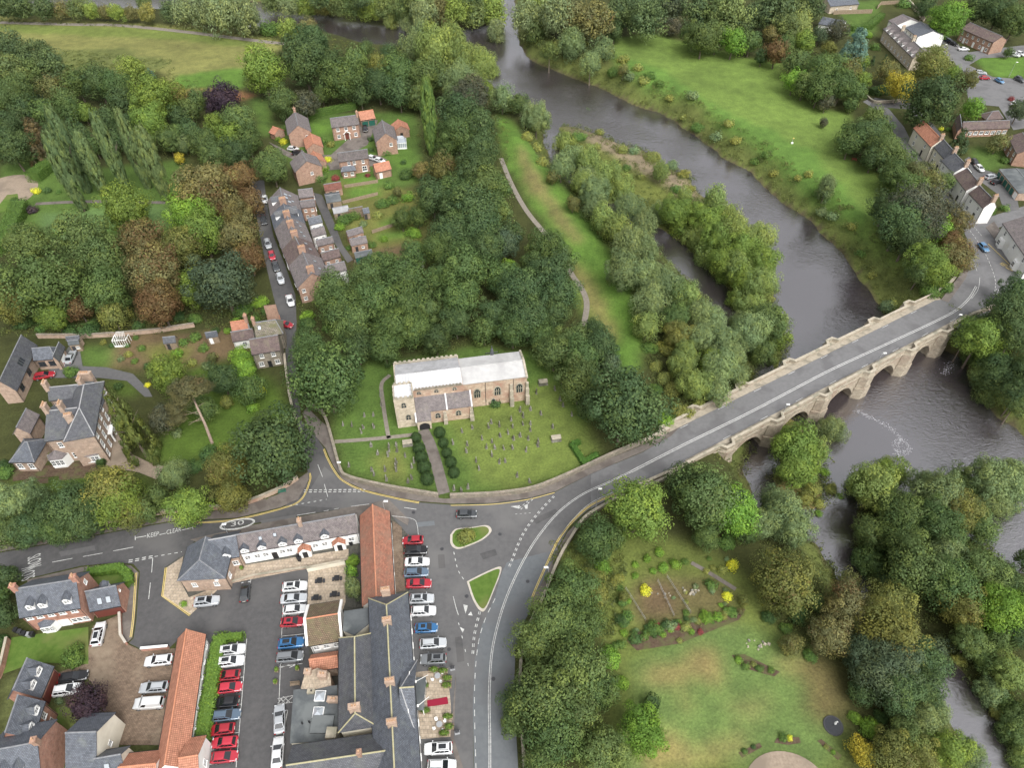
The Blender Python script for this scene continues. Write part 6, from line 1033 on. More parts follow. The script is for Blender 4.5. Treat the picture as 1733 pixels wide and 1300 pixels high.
h = close_house('brick_villa','lower left brick villa of the close',(491,274),(497,290),(510,256),(520,274)); h.win('r',[.4],3.4,.9,1.0)
h = close_house('brick_garage','red tiled garage behind the lower left villa',(521,266),(526,280),(530,255),(540,270),False,'pantile')
h = House('garden_shed', 'small red tiled shed at the left of the close', 'shed', (455,224),(463,228),(461,213),(472,218), 2.2, 3.6, 'brick', 'pantile', ridge='ridge_red')
def conservatory(px, w, dp, label, rz=0.0, slats=False):
    p = G(*px); root = empty('conservatory', p, rz); tag(root, label, 'conservatory'); f = MB(); g = MB(); n = 7
    for i in range(n):
        x = -w/2+w*i/(n-1); f.box((x,-dp/2,0),(.09,.09,2.1)); f.tube((x,-dp/2,2.1),(x*.5,dp/2,3.1),.05,.05,4)
    for y in (0,dp/2): f.box((-w/2,y,0),(.09,.09,2.1)); f.box((w/2,y,0),(.09,.09,2.1))
    f.box((0,-dp/2,2.1),(w,.12,.12)); f.box((0,-dp/2,0),(w,.14,.5)); f.box((-w/2,0,2.1),(.12,dp,.12)); f.box((w/2,0,2.1),(.12,dp,.12)); f.build('frame', M['white'], root)
    if not slats: g.face([(-w/2,-dp/2,2.2),(w/2,-dp/2,2.2),(w/4,dp/2,3.1),(-w/4,dp/2,3.1)]); g.face([(-w/2,-dp/2+.02,.5),(w/2,-dp/2+.02,.5),(w/2,-dp/2+.02,2.1),(-w/2,-dp/2+.02,2.1)]); g.face([(-w/2,-dp/2,2.2),(-w/4,dp/2,3.1),(-w/2,dp/2,2.2)]); g.face([(w/2,-dp/2,2.2),(w/4,dp/2,3.1),(w/2,dp/2,2.2)]); g.build('glazing', M['glass_roof'], root)
    return root
conservatory((678,248), 4.2, 3.6, 'white framed conservatory on the rightmost villa', .15)
conservatory((209,582), 3.3, 2.2, 'white slatted pergola in the cottage gardens', .08, True)
# ---------------------------------------------------------------- sheds of the back gardens
for lb, A,B,R1,R2,ez,rz,rm,wm in [('brown roofed shed at the top of the allotments',(549,323),(579,319),(548,312),(577,307),2.4,3.7,'tile_maroon','brick'),('green roofed shed with pale sides',(552,343),(578,340),(550,331),(575,327),2.3,3.2,'felt','timber'),('long grey shed roof in the allotments, left one',(564,362),(591,357),(563,352),(589,347),2.2,3.2,'lead','timber'),('brown shed roof in the allotments, right of the grey one',(588,360),(616,356),(592,353),(613,349),2.2,3.2,'moss_tile','timber'),('small shed with pale roof between the gardens',(614,362),(626,360),(614,353),(624,351),2.2,3.2,'slate','timber'),('slate roofed brick shed, upper of two',(588,400),(616,394),(586,391),(613,383),2.5,3.9,'slate_purple','brick'),('slate roofed brick shed, lower of two',(594,416),(622,411),(591,405),(620,399),2.5,3.9,'slate_purple','brick'),('long dark green shed with grey green roof',(602,438),(631,430),(599,428),(629,422),2.3,3.3,'felt','door_green'),('maroon tiled summer house by the church wood',(692,448),(717,440),(682,434),(712,424),2.6,4.4,'tile_maroon','render_white'),('dark slatted shed in the cottage gardens',(275,582),(298,580),(276,571),(296,569),2.2,3.4,'slate_dark','timber'),('white trimmed summer house in the cottage gardens',(347,573),(368,569),(348,563),(368,560),2.2,3.6,'slate','timber'),('grey green shed beside the silver car',(115,584),(134,583),(114,577),(133,575),2.4,3.3,'felt','timber'),('small black roofed store behind the white slatted pergola',(111,576),(135,574),(111,570),(134,568),2.4,3.0,'slate_dark','brick_old')]:
    h = House('garden_shed', lb, 'shed', A,B,R1,R2, ez, rz, wm, rm, group=None, oh=.12, gutter=False); h.door('f',[.3],.8,1.8,'white' if 'white' in lb else 'darkmetal')
    if ez > 2.3: h.win('f',[.7],1.3,.8,.7)
# ---------------------------------------------------------------- houses beyond the bridge
S4 = [((1544,215),(1575,248),(1564,205),(1594,236),'pantile','render_cream','red pantiled end house of the riverside terrace'),((1579,247),(1598,269),(1598,237),(1617,258),'slate_dark','render_cream','cream house with dark roof next to the red pantiled one'),((1594,270),(1611,293),(1617,260),(1636,279),'slate_dark','render_white','white terrace house with dark roof, third from top'),((1612,297),(1637,323),(1636,283),(1658,310),'slate_brown','render_white','white terrace house with brownish roof, fourth from top'),((1637,325),(1662,350),(1659,315),(1685,341),'slate_brown','render_white','end white terrace house with big gable facing the bridge')]
for A,B,R1,R2,rm,wm,lb in S4:
    h = House('riverside_house', lb, 'house', A,B,R1,R2, 5.4, 8.0, wm, rm, group='riverside terrace', ridge='ridge_red' if rm == 'pantile' else 'ridge_grey', verge=.05); h.win('f',2,3.9,.9,1.2); h.win('f',[.25],1.5,1.2,1.4); h.door('f',[.7],.9,2.1,'black'); h.chim([.97],1.2,.7,1.3,3,'brick_old'); h.win('b',2,3.9)
h = House('bay_windowed_house', 'white house with bay windows at the right edge beyond the bridge', 'house', (1698,380),(1745,448),(1735,362),(1785,430), 5.4, 8.2, 'render_white', 'slate_purple'); h.win('f',3,4.0,.95,1.5); h.door('f',[.42],1.1,2.2,'white')
for t in (.2,.75):
    p, a = h.wall_pt('f',t,0); b = MB(); d = h.n; b.prism([(q.x,q.y) for q in (p-h.e*1.4,p-h.e*.8+d*.9,p+h.e*.8+d*.9,p+h.e*1.4)],0,2.7); b.build('bay', M['white'], h.root, h.c); q = p+d*.92; window(h.root,(q.x,q.y,1.5),a,1.4,1.5,h.c)
h = House('long_stone_house', 'long stone house with rows of small gabled dormers, top right', 'house', (1497,50),(1546,100),(1511,36),(1562,84), 5.0, 7.6, 'sandstone_pale', 'slate_purple'); h.dormer('f',[.08,.2,.35,.48,.62,.78,.92],.02,1.4,1.0,'slate_purple','white'); h.win('f',9,1.6,1.0,1.3); h.chim([.3,.65],1.2,.7,1.6,3,'sandstone_pale')
h = House('rear_cottage', 'white gabled cottage with grey roof behind the long stone house, left one', 'house', (1512,40),(1525,47),(1518,18),(1534,27), 4.6, 6.8, 'render_white', 'slate_purple'); h.win('f',1,3)
h = House('rear_cottage', 'white cottage with grey roof behind the long stone house, right one', 'house', (1540,52),(1560,68),(1550,30),(1572,46), 4.6, 6.8, 'render_white', 'slate'); h.win('f',3,3.2); h.win('f',2,1.3)
h = House('flat_cottage', 'low grey roofed extension with white gables', 'house', (1548,92),(1575,96),(1542,78),(1576,84), 3.4, 4.8, 'render_white', 'slate_purple')
h = House('brick_row', 'brown brick row with dark tiled roof by the parking court', 'house', (1632,50),(1685,74),(1636,35),(1692,59), 5.0, 7.0, 'brick', 'slate_brown'); h.win('f',6,3.7,.9,1.2); h.win('f',[.1,.3,.7,.9],1.4,1.0,1.3); h.door('f',[.2,.5,.8],1.0,2.1,'white')
h = House('top_bungalow', 'tan brick bungalow at the top edge', 'house', (1401,10),(1453,7),(1402,-4),(1450,-8), 3.4, 5.4, 'sandstone_pale', 'slate'); h.win('f',2,1.7,.8,1.0)
h = House('hidden_bungalow', 'grey roofed bungalow half hidden by trees', 'house', (1384,40),(1432,48),(1392,28),(1425,34), 3.0, 4.6, 'render_white', 'slate')
h = House('long_bungalow', 'long brown tiled bungalow with white windows', 'house', (1632,220),(1710,216),(1628,206),(1708,203), 3.0, 5.0, 'brick', 'slate_brown'); h.win('f',8,1.5,1.4,1.2)
h = House('cross_bungalow', 'brown tiled bungalow wing left of the long one', 'house', (1617,222),(1618,200),(1628,216),(1625,194), 3.0, 4.8, 'brick', 'slate_brown')
h = House('small_bungalow', 'small brown hipped roof above the long bungalow', 'house', (1668,202),(1700,201),(1680,188),(1690,187), 3.0, 5.0, 'brick', 'slate_brown', hip=(1,1))
h = House('edge_bungalow', 'brown roofed house with white windows at the right edge', 'house', (1706,232),(1722,262),(1730,222),(1745,250), 4.4, 6.4, 'brick', 'slate_brown'); h.win('f',3,3.2,1.1,1.2); h.win('f',3,1.2,1.1,1.2)
h = House('garage_row', 'row of lock-up garages with dark green doors', 'garage', (1693,290),(1728,330),(1716,280),(1752,322), 2.6, 3.1, 'brick_old', 'felt', oh=.1, gutter=False); h.door('f',[(i+.5)/6 for i in range(5)],1.9,2.0,'door_green',garage=True); h.door('f',[5.5/6],1.9,2.0,'white',garage=True)
# ================================================================ walls, church, bridge
def garden_wall(name, label, pts, h=1.2, t=.4, m='rubble', cm='coping', sm=True, world=False, cat='wall', cop=.14):
    P = pts if world else Gs(pts); P = smooth(P, 4) if sm and len(P) > 2 else P; c = P[0].copy(); c.z = 0; root = empty(name, c); tag(root, label, cat)
    mb = MB(); wallstrip(mb, P, t, -.3, h); mb.build('wall', M[m], root, c)
    if cop: mb = MB(); wallstrip(mb, P, t+.12, h+.003, h+cop); mb.build('coping', M[cm], root, c)
    return root
garden_wall('churchyard_wall', 'curving rubble wall along the front of the churchyard, left of the path', [(508,640),(520,680),(545,700),(556,723),(565,755),(578,800),(590,811),(625,821),(675,831),(742,842)], 1.2, .45, cm='rubble')
garden_wall('churchyard_wall', 'rubble wall along the front of the churchyard, right of the path', [(762,843),(834,840),(890,833),(923,823),(970,803),(1030,775),(1085,752)], 1.2, .45, cm='rubble')
garden_wall('lane_wall', 'low wall along the left side of the lane by the cottage', [(483,605),(487,640),(493,680),(503,715)], 1.3, .4, 'brick_old')
garden_wall('road_wall', 'long wall between the west road and the mansion garden', [(-40,921),(88,905),(205,883),(290,868),(400,858),(470,833),(505,812)], 1.1, .4, 'sandstone')
garden_wall('bend_wall', 'low stone wall on the inside of the main road bend', [(1155,792),(1120,815),(1085,828),(1032,853),(990,879),(968,910),(945,950),(918,1016),(900,1052),(884,1100),(880,1180),(888,1310)], .9, .4, 'rubble')
garden_wall('kitchen_garden_wall', 'old brick wall below the chestnut belt', [(65,572),(150,572),(210,568),(265,563),(330,553)], 1.2, .35, 'brick_old', cm='rubble', sm=False)
garden_wall('drive_wall', 'low brick wall beside the garage drive', [(205,1040),(207,1078),(216,1092)], .9, .3, 'brick_red', 'kerb', sm=False); garden_wall('yard_wall', 'low brick wall with white coping between car park and courtyard', [(241,1102),(287,1098)], 1.0, .3, 'brick_red', 'white', sm=False)
garden_wall('garden_wall', 'brick wall along the left edge of the front lawn', [(18,1085),(8,1130),(0,1150)], 1.5, .3, 'brick_red', sm=False); garden_wall('terrace_wall', 'grey wall round the black table terrace', [(521,968),(585,955)], 1.4, .3, 'render_cream', sm=False)
garden_wall('patio_wall', 'brick step wall along the stable terrace', [(372,993),(430,976),(521,962)], .5, .3, 'brick_old', sm=False); garden_wall('corner_wall', 'low stone wall round the corner of the far side road', [(1466,165),(1478,174),(1500,174),(1532,171)], .9, .4, 'rubble')
garden_wall('field_wall', 'stone wall running behind the far cottages', [(1530,0),(1552,22),(1563,36)], 1.8, .5, 'sandstone_pale', sm=False); garden_wall('far_fence', 'grey panel fence below the top bungalow', [(1410,24),(1475,22)], 1.8, .2, 'timber', cop=0, sm=False)
garden_wall('bungalow_fence', 'curved brown fence at the top right', [(1484,15),(1490,8),(1520,6)], 1.6, .2, 'timber', cop=0, sm=False)
for i, a in enumerate(([(583,318),(640,309)],[(580,345),(640,330)],[(630,395),(690,375)],[(600,445),(650,436)])): garden_wall('garden_fence', f'low fence between allotment gardens, {ordinal(i)} from top', a, 1.1, .15, 'timber', cop=0, sm=False, cat='fence')
# ---------------------------------------------------------------- church
ang = R_(10); ce, cn = Vector((math.cos(ang), math.sin(ang), 0)), Vector((-math.sin(ang), math.cos(ang), 0)); cO = G(674,725); cO.z = 0
def C(x, y, z): p = cO+ce*x+cn*y; return Vector((p.x, p.y, z))
church = empty('church', C(15,6,0)); cc = C(15,6,0); tag(church, 'old sandstone church with pale lead roof and short tower', 'church')
def cbox(mb, x0, x1, y0, y1, z0, z1, mi=0):
    q = [C(x0,y0,0),C(x1,y0,0),C(x1,y1,0),C(x0,y1,0)]; mb.prism([(p.x,p.y) for p in q], z0, z1, mi)
def cbuild(mb, name, m, parent=church): return mb.build(name, [M[k] for k in m] if isinstance(m, list) else M[m], parent, cc)
mb = MB(); cbox(mb, .6,15.2, 2.7,11.3, -.3,8.7); cbuild(mb,'nave_wall','sandstone'); mb = MB(); cbox(mb, 15.2,29.6, 3.4,11.5, -.3,7.8); cbuild(mb,'chancel_wall','sandstone')
mb = MB(); cbox(mb, 4.0,16.5, .2,2.8, -.3,4.0); cbuild(mb,'aisle_wall','sandstone'); mb = MB(); cbox(mb, 0,4.3, 0,4.6, -.3,9.0); cbuild(mb,'tower','sandstone_pale')
mb = MB(); cbox(mb, 4.3,7.4, -1.4,.25, -.3,2.9); cbuild(mb,'porch','sandstone_pale')
def slope(mb, x0, x1, y0, z0, y1, z1, th=.15):
    L = math.hypot(y1-y0, z1-z0); T = [C(x0,y0,z0),C(x1,y0,z0),C(x1,y1,z1),C(x0,y1,z1)]; mb.face(T, [(0,0),(x1-x0,0),(x1-x0,L),(0,L)])
    Bt = [p-Vector((0,0,th)) for p in T]
    for i in range(4): j = (i+1)%4; mb.face([Bt[i],Bt[j],T[j],T[i]])
def leads(name, x0, x1, yS, zS, yR, zR, yN, zN, mS, mN, step=.62):
    a = MB(); slope(a, x0,x1,yS,zS,yR,zR); r1 = cbuild(a, name, mS); a = MB(); slope(a, x0,x1,yN,zN,yR,zR); r2 = cbuild(a, name, mN)
    rl = MB(); k = x0+.3
    while k < x1-.1:
        rl.tube(C(k,yS,zS+.02), C(k,yR,zR+.02), .045,.045,4); rl.tube(C(k,yN,zN+.02), C(k,yR,zR+.02), .045,.045,4); k += step
    rl.tube(C(x0,yR,zR+.03), C(x1,yR,zR+.03), .12,.12,6); o = cbuild(rl, 'lead_rolls', mN); tag(o, kind='stuff')
leads('nave_roof', .9,15.1, 2.6,8.75, 6.9,9.75, 11.0,8.9, 'lead_bright','lead'); leads('chancel_roof', 15.2,29.3, 3.2,7.95, 7.4,9.0, 11.5,7.95, 'lead_dull','lead_dull')  # nave slopes carry light in their colour: south painted lit, north shaded
a = MB(); slope(a, 4.2,11.0, 0,4.15, 2.75,6.35); slope(a, 11.3,16.6, 0,4.15, 2.75,6.35); slope(a, 4.2,7.5, -1.5,2.95, -.004,4.147); cbuild(a,'aisle_roof','slate_purple')
a = MB(); 
for x in (4.0,11.0,16.5): slope(a, x,x+.3, -.1,4.25, 2.75,6.5,.3)
slope(a, 4.0,4.3, -1.6,3.05, -.104,4.247,.3); cbuild(a,'aisle_coping','white' if False else 'lead_bright')
a = MB(); slope(a, 29.3,29.75, 3.0,8.1, 7.4,9.3,.5); slope(a, 29.3,29.75, 11.8,8.1, 7.4,9.3,.5); cbuild(a,'gable_coping','coping')
a = MB(); cbox(a, .25,4.05,.25,4.35, 9.0,9.06); cbuild(a,'tower_roof','lead_bright')
def battlement(x0,y0,x1,y1,z,h=.55,t=.3,n=None):
    a = MB(); A, B = C(x0,y0,0), C(x1,y1,0); L = (B-A).length; n = n or max(2, int(L/1.1)); d = (B-A)/L; an = math.atan2(d.y,d.x); p = A.lerp(B,.5); a.box((p.x,p.y,z),(L,t,.35),an)
    for i in range(n): p = A+d*(L*(i+.5)/n); a.box((p.x,p.y,z+.353),(L/n*.55,t*.98,h-.35+.1),an)
    return a
for seg in ((.15,.15,4.15,.15),(.15,4.45,4.15,4.45),(.15,.45,.15,4.15),(4.15,.45,4.15,4.15)): cbuild(battlement(*seg, 9.0, .65,.3,4 if abs(seg[0]-seg[2])>1 else 3),'tower_battlement','coping')
cbuild(battlement(4.6,2.55,15.0,2.55,8.62,.5,.3,14),'nave_battlement','rubble'); cbuild(battlement(.6,11.3,15.2,11.3,8.8,.6,.3,14),'nave_battlement','coping'); cbuild(battlement(.75,4.9,.75,11.0,8.8,.4,.3,6),'west_parapet','coping')
a = MB(); cbox(a, 2,12, 11.45,14.2, -.3,4.2); cbuild(a,'north_aisle','sandstone'); a = MB(); slope(a, 2,12, 14.3,4.2, 11.46,6.4); cbuild(a,'north_aisle_roof','stone_slate')
for x, y in ((26.0,3.38),(29.6,3.38),(16.5,.2),(10.6,.2),(29.75,11.5)):
    a = MB(); h1, dd = (6.2,1.5) if y > 3 else (3.4,1.0)
    cbox(a, x-.45,x+.45, y-dd,y, -.3,h1*.45); cbox(a, x-.38,x+.38, y-dd*.62,y, h1*.45,h1*.75); cbox(a, x-.32,x+.32, y-dd*.34,y, h1*.75,h1); cbuild(a,'buttress','coping')
def arched(x, y, zs, w, h, lights=2, nrm=(0,-1), parent=church):
    """pointed window: stone surround, mullions and dark glass"""
    pts = []; k = w/2
    for i in range(9): t = i/8; pts.append((-k+w*0+k*(1-math.cos(t*math.pi/2))*1.0, zs+h*.55+(h*.45)*math.sin(t*math.pi/2)))
    arc = pts+[(-p[0],p[1]) for p in pts[::-1][1:]]; poly = [(-k,zs),(k,zs)]+arc[::-1]
    f = MB(); g = lambda q, o, s=1.0: C(x+q[0]*s, y-o, zs+(q[1]-zs)*(1+(s-1)*.6)-(s-1)*.4*0)
    f.face([g(q,.03,1.28) for q in poly]); fo = cbuild(f,'window_surround','coping',parent); p = MB(); p.face([g(q,.05) for q in poly]); cbuild(p,'pane','glass',fo)
    m = MB()
    for i in range(1,lights): xx = -k+w*i/lights; cbox(m, x+xx-.06,x+xx+.06, y-.12,y-.055, zs,zs+h*.8)
    cbox(m, x-k,x+k, y-.11,y-.054, zs+h*.5,zs+h*.5+.07); cbuild(m,'mullion','coping',fo)
for x, h in ((18.3,2.6),(22.9,2.6),(27.9,2.7)): arched(x, 3.4, 3.0, 1.35, h, 3)
arched(21.9,3.4,0,.9,1.9,1)
for x in (9.0,13.6): arched(x,.2,1.5,1.1,1.5,2)
arched(2.0,0,6.4,.95,1.5,2); arched(2.6,0,2.4,1.0,1.5,2)
for x in (5.5,9.3,13.3): arched(x,2.7,7.1,.9,.85,2)
a = MB(); arc = [(5.85+1.15*math.cos(t), 1.15+1.0*math.sin(t)) for t in np.linspace(0,math.pi,12)]; a.face([C(7.0,-1.43,0)]+[C(x,-1.43,z) for x,z in arc]+[C(4.7,-1.43,0)]); cbuild(a,'porch_arch','black')
a = MB(); a.tube(C(23.0,11.6,8.0),C(23.0,11.6,9.6),.5,.3,6); a.tube(C(23.0,11.6,9.6),C(23.0,11.6,10.6),.12,.05,5); slope(a,21.6,24.4,13.5,6.6,11.6,8.6); cbuild(a,'vestry_roof','slate_dark')
a = MB()
for x in (20.2,26.5,16.9): y = 3.34 if x > 17 else .14; a.tube(C(x,y,0),C(x,y,7.6 if y>1 else 4),.06,.06,5)
cbuild(a,'downpipe','black')
# gravestones stand facing east, so from the south they show their edges
def stone_proto(kind):
    a = MB(); w, t, h = (.35,.07,1.0)
    prof = [(-w,0),(w,0),(w,h*.72)] + ([(w*math.cos(x), h*.72+h*.28*math.sin(x)) for x in np.linspace(.2,math.pi-.2,7)] if kind == 0 else [(w*.7,h*.74),(w*.7,h),(-w*.7,h),(-w*.7,h*.74)] if kind == 1 else [(0,h)]) + [(-w,h*.72)]
    for x in (-t,t): a.face([(x,y,z) for y,z in prof])
    for i in range(len(prof)): y0,z0 = prof[i]; y1,z1 = prof[(i+1)%len(prof)]; a.face([(-t,y0,z0),(-t,y1,z1),(t,y1,z1),(t,y0,z0)])
    a.box((0,0,-.1),(.34,.85,.18)); return a.data('gravestone', M['gravestone'])
M['gravestone'] = noisy('lichened_gravestone', (.15,.145,.12), (.25,.24,.2), 4, c3=(.11,.105,.08), s3=.6, s3lo=.45, s3hi=.6)
GP = [stone_proto(k) for k in range(3)]; rg = random.Random(21)
gL = [(400+x/3.993, 600+y/3.993) for x, y in [(865,405),(925,400),(780,470),(720,465),(845,515),(858,485),(930,480),(910,605),(955,660),(1030,610),(1025,670),(1080,600),(1085,640),(1140,675),(760,740),(915,770),(930,800),(1005,770),(1080,720),(1080,770),(1015,835),(1200,715),(1185,750),(1160,850),(1185,825),(975,265),(980,330),(1032,640),(1078,745)]]
gR = [(400+x/3.993, 600+y/3.993) for x, y in [(1565,890),(1520,910),(1470,900),(1525,510),(1465,590),(1560,600),(1555,645),(1620,710),(1705,480),(1595,485),(1660,560),(1690,620),(1640,760)]] + [(830+x/3.993, 600+y/3.993) for x, y in [(200,370),(270,360),(340,390),(220,410),(140,430),(150,480),(220,460),(270,460),(5,450),(420,480),(65,540),(155,560),(10,580),(255,560),(325,580),(320,605),(90,625),(150,620),(240,640),(100,710),(180,810),(265,850),(490,335),(470,295),(550,400),(310,250),(435,225),(620,325),(480,180),(490,210),(540,250),(10,670),(60,470),(120,520),(270,500),(200,540),(30,620),(60,720)]]
SHAPE = ['round topped','square shouldered','pointed']
for lst, side in ((gL,'left'),(gR,'right')):
    seen = {}
    for u, v in sorted(lst):
        p = G(u, v+3); kd = rg.randrange(3); n = seen.get(kd,0); seen[kd] = n+1; o = link('gravestone', GP[kd]); o.location = (p.x,p.y,0); s = rg.uniform(1.0,1.5); o.scale = (rg.uniform(.9,1.4)*1.3, rg.uniform(.9,1.25), s); o.rotation_euler = (R_(rg.uniform(-5,5)), R_(rg.uniform(-6,6)), ang+R_(rg.uniform(-7,7))); tag(o, f'{SHAPE[kd]} weathered gravestone {side} of the church path, {ordinal(n)} from the left', 'gravestone', f'gravestones {side} of the path')
for px, lb in (((941,745),'stone table tomb on the lawn near the big dark tree'),((919,650),'stone chest tomb beside the east end of the church'),((690,753),'pale chest tomb beside the clipped yews')):
    p = G(*px); root = empty('tomb', p, ang); tag(root, lb, 'tomb'); a = MB(); a.box((0,0,0),(2.2,1.3,.2)); a.build('plinth', M['gravestone'], root); a = MB(); a.box((0,0,.2),(1.8,.95,.75)); a.build('chest', M['gravestone'], root); a = MB(); a.box((0,0,.953),(2.1,1.2,.16)); a.build('slab', M['coping'], root)
# ---------------------------------------------------------------- bridge
ba = R_(30.5); be, bn = Vector((math.cos(ba), math.sin(ba), 0)), Vector((-math.sin(ba), math.cos(ba), 0))
def Bp(s, y, z): p = be*s+bn*y; return Vector((p.x, p.y, z))
YS, YN = 60.2, 71.3; PIER = [89.4,104.1,119.3,134.0,149.2,162.7]; ENDS = [75.5,176.5]; DECK = -.02
bridge = empty('stone_bridge', Bp(126,66,WZ)); bc = Bp(126,66,WZ); tag(bridge, 'long sandstone arch bridge carrying the road over the river', 'bridge')
sup = [ENDS[0]]+PIER+[ENDS[1]]; PW = 2.3; SPR, CRN = -6.6, -2.0
def bbuild(mb, n, m): return mb.build(n, M[m], bridge, bc)
for i in range(7):
    a0 = sup[i]+(PW if i else .6); a1 = sup[i+1]-(PW if i < 6 else .6); mid, hw = (a0+a1)/2, (a1-a0)/2; N = 16; cv = []
    for k in range(N+1): t = -1+2*k/N; cv.append((mid+hw*t, SPR+(CRN-SPR)*(1-abs(t)**2.2)))
    sps = {YS: MB(), YN: MB()}; so = MB(); ring_ = MB()
    for (x0,z0),(x1,z1) in zip(cv[:-1], cv[1:]):
        for y, sp in sps.items(): sp.face([Bp(x0,y,z0),Bp(x1,y,z1),Bp(x1,y,DECK),Bp(x0,y,DECK)], [(x0,z0),(x1,z1),(x1,DECK),(x0,DECK)])
        so.face([Bp(x0,YS,z0),Bp(x1,YS,z1),Bp(x1,YN,z1),Bp(x0,YN,z0)], [(x0,0),(x1,0),(x1,11),(x0,11)])
        for y, dy in ((YS,-.14),(YN,.14)):
            nx, nz = (x0-mid)/hw*.45, .45; 
            def out(x, z): d = Vector((x-mid, (z-SPR)*1.2+.01)).normalized(); return x+d.x*.55, min(DECK-.35, z+d.y*.55)
            ox0,oz0 = out(x0,z0); ox1,oz1 = out(x1,z1); ring_.face([Bp(x0,y+dy,z0),Bp(x1,y+dy,z1),Bp(ox1,y+dy,oz1),Bp(ox0,y+dy,oz0)]); ring_.face([Bp(x0,y+dy,z0),Bp(x1,y+dy,z1),Bp(x1,y,z1),Bp(x0,y,z0)]); ring_.face([Bp(ox0,y+dy,oz0),Bp(ox1,y+dy,oz1),Bp(ox1,y,oz1),Bp(ox0,y,oz0)])
    [bbuild(q_,'spandrel','bridge_stone') for q_ in sps.values()]; bbuild(so,'arch_vault','bridge_stone'); bbuild(ring_,'arch_ring','bridge_stone')
def refuge(s, sg, w0=1.75, w1=.95, dp=1.2): y = YS if sg < 0 else YN; return [(s-w0,y),(s-w1,y+sg*dp),(s+w1,y+sg*dp),(s+w0,y)]
for s in PIER:
    a = MB(); q = [Bp(s-PW,YS,0),Bp(s+PW,YS,0),Bp(s+PW,YN,0),Bp(s-PW,YN,0)]; a.prism([(p.x,p.y) for p in q], -10, DECK-.01); bbuild(a,'pier','bridge_stone')
    for sg in (-1,1):
        y = YS if sg < 0 else YN; a = MB(); Q = lambda k: [(p.x,p.y) for p in [Bp(x,yy,0) for x,yy in [(s-PW*k,y-sg*.2),(s-PW*k,y+sg*.2*k),(s-1.05*k,y+sg*1.5*k),(s+1.05*k,y+sg*1.5*k),(s+PW*k,y+sg*.2*k),(s+PW*k,y-sg*.2)]]]
        a.prism(Q(1.0), -4.0, DECK-.3); a.prism(Q(1.14), -10, -4.02); bbuild(a,'cutwater','bridge_stone')
        a = MB(); r = refuge(s, sg, 2.0,1.1,1.45); a.prism([(p.x,p.y) for p in [Bp(x,yy-sg*.1,0) for x,yy in r]], DECK-.3, .06, bottom=True); bbuild(a,'refuge_floor','coping')
for s0, s1 in ((40,ENDS[0]+.7),(ENDS[1]-.7,188)):
    a = MB(); q = [Bp(s0,YS+(1.5 if s0<50 else 0),0),Bp(s1,YS,0),Bp(s1,YN,0),Bp(s0,YN-(2.5 if s0<50 else 0),0)]; a.prism([(p.x,p.y) for p in q], -10, DECK-.015); bbuild(a,'abutment','bridge_stone')
a = MB(); q = [Bp(ENDS[0],YS,0),Bp(ENDS[1],YS,0),Bp(ENDS[1],YN,0),Bp(ENDS[0],YN,0)]; a.prism([(p.x,p.y) for p in q], DECK-.3, DECK, bottom=True); bbuild(a,'deck','bridge_stone')
for sg, y in ((-1,YS),(1,YN)):
    L = []; yy = y-sg*.25
    L.append(Bp(76,yy,0))
    for s in PIER:
        for x, v in refuge(s, sg): L.append(Bp(x, v-sg*.25, 0))
    L.append(Bp(174,yy,0))
    if sg < 0: L = [Bp(66,yy+.6,0)]+L+[Bp(182,yy-.8,0)]
    else: L = Gs([(1085,752),(1130,730)])+[Bp(80,yy,0)]+L[1:]+Gs([(1575,500),(1600,488),(1614,474)])
    a = MB(); wallstrip(a, L, .42, -.3, 1.0); bbuild(a,'parapet','bridge_stone'); a = MB(); wallstrip(a, L, .62, 1.003, 1.2); bbuild(a,'parapet_coping','coping')
    a = MB(); wallstrip(a, [p+bn*sg*.05 for p in L], .75, -.42, -.2); bbuild(a,'string_course','coping')
bridge_road = sheet('bridge_road', Gs([(1000,804),(1040,786),(1088,766),(1135,738)])+[Bp(84,69.4,0),Bp(171,69.4,0)]+Gs([(1600,506),(1615,495),(1655,545),(1618,556)])+[Bp(171,61.6,0),Bp(80,61.6,0)]+Gs([(1155,788),(1120,806),(1040,839),(1000,862)]), M['asphalt_pale'], z=.09, label='asphalt carriageway crossing the stone bridge', world=True)
line(bridge_road, 'centre_line', [(1068,799),(1160,752),(1264,701),(1340,661),(1407,626),(1500,583),(1575,548),(1617,526),(1640,505),(1652,485)], .17, off=[-.2,.2], z=.11)
em = MB()
for y_, s0 in ((69.1,84),(61.9,90)):
    for k in range(8): ribbon(em, [Bp(s0+k*11,y_,0),Bp(s0+k*11+2.2,y_,0)], .12, .11)
em.build('edge_line', M['line'], bridge_road)
M['footway_stone'] = noisy('footway_stone', (.27,.235,.185), (.34,.30,.235), 1.2, c3=(.2,.18,.14), s3=.5)
for lbl, y0, y1 in (('narrow stone footway along the upstream side of the bridge', 69.4, 71.0),('narrow stone footway along the downstream side of the bridge', 60.5, 61.6)): raised('bridge_footway', [Bp(79,y0,0),Bp(173,y0,0),Bp(173,y1,0),Bp(79,y1,0)], M['footway_stone'], .2, lbl, world=True)
raised('pavement', Gs([(1083,756),(1130,732)])+[Bp(84,70.9,0),Bp(84,69.42,0)]+Gs([(1135,739),(1086,766)]), M['footway'], .12, 'short footway leading onto the bridge', world=True)
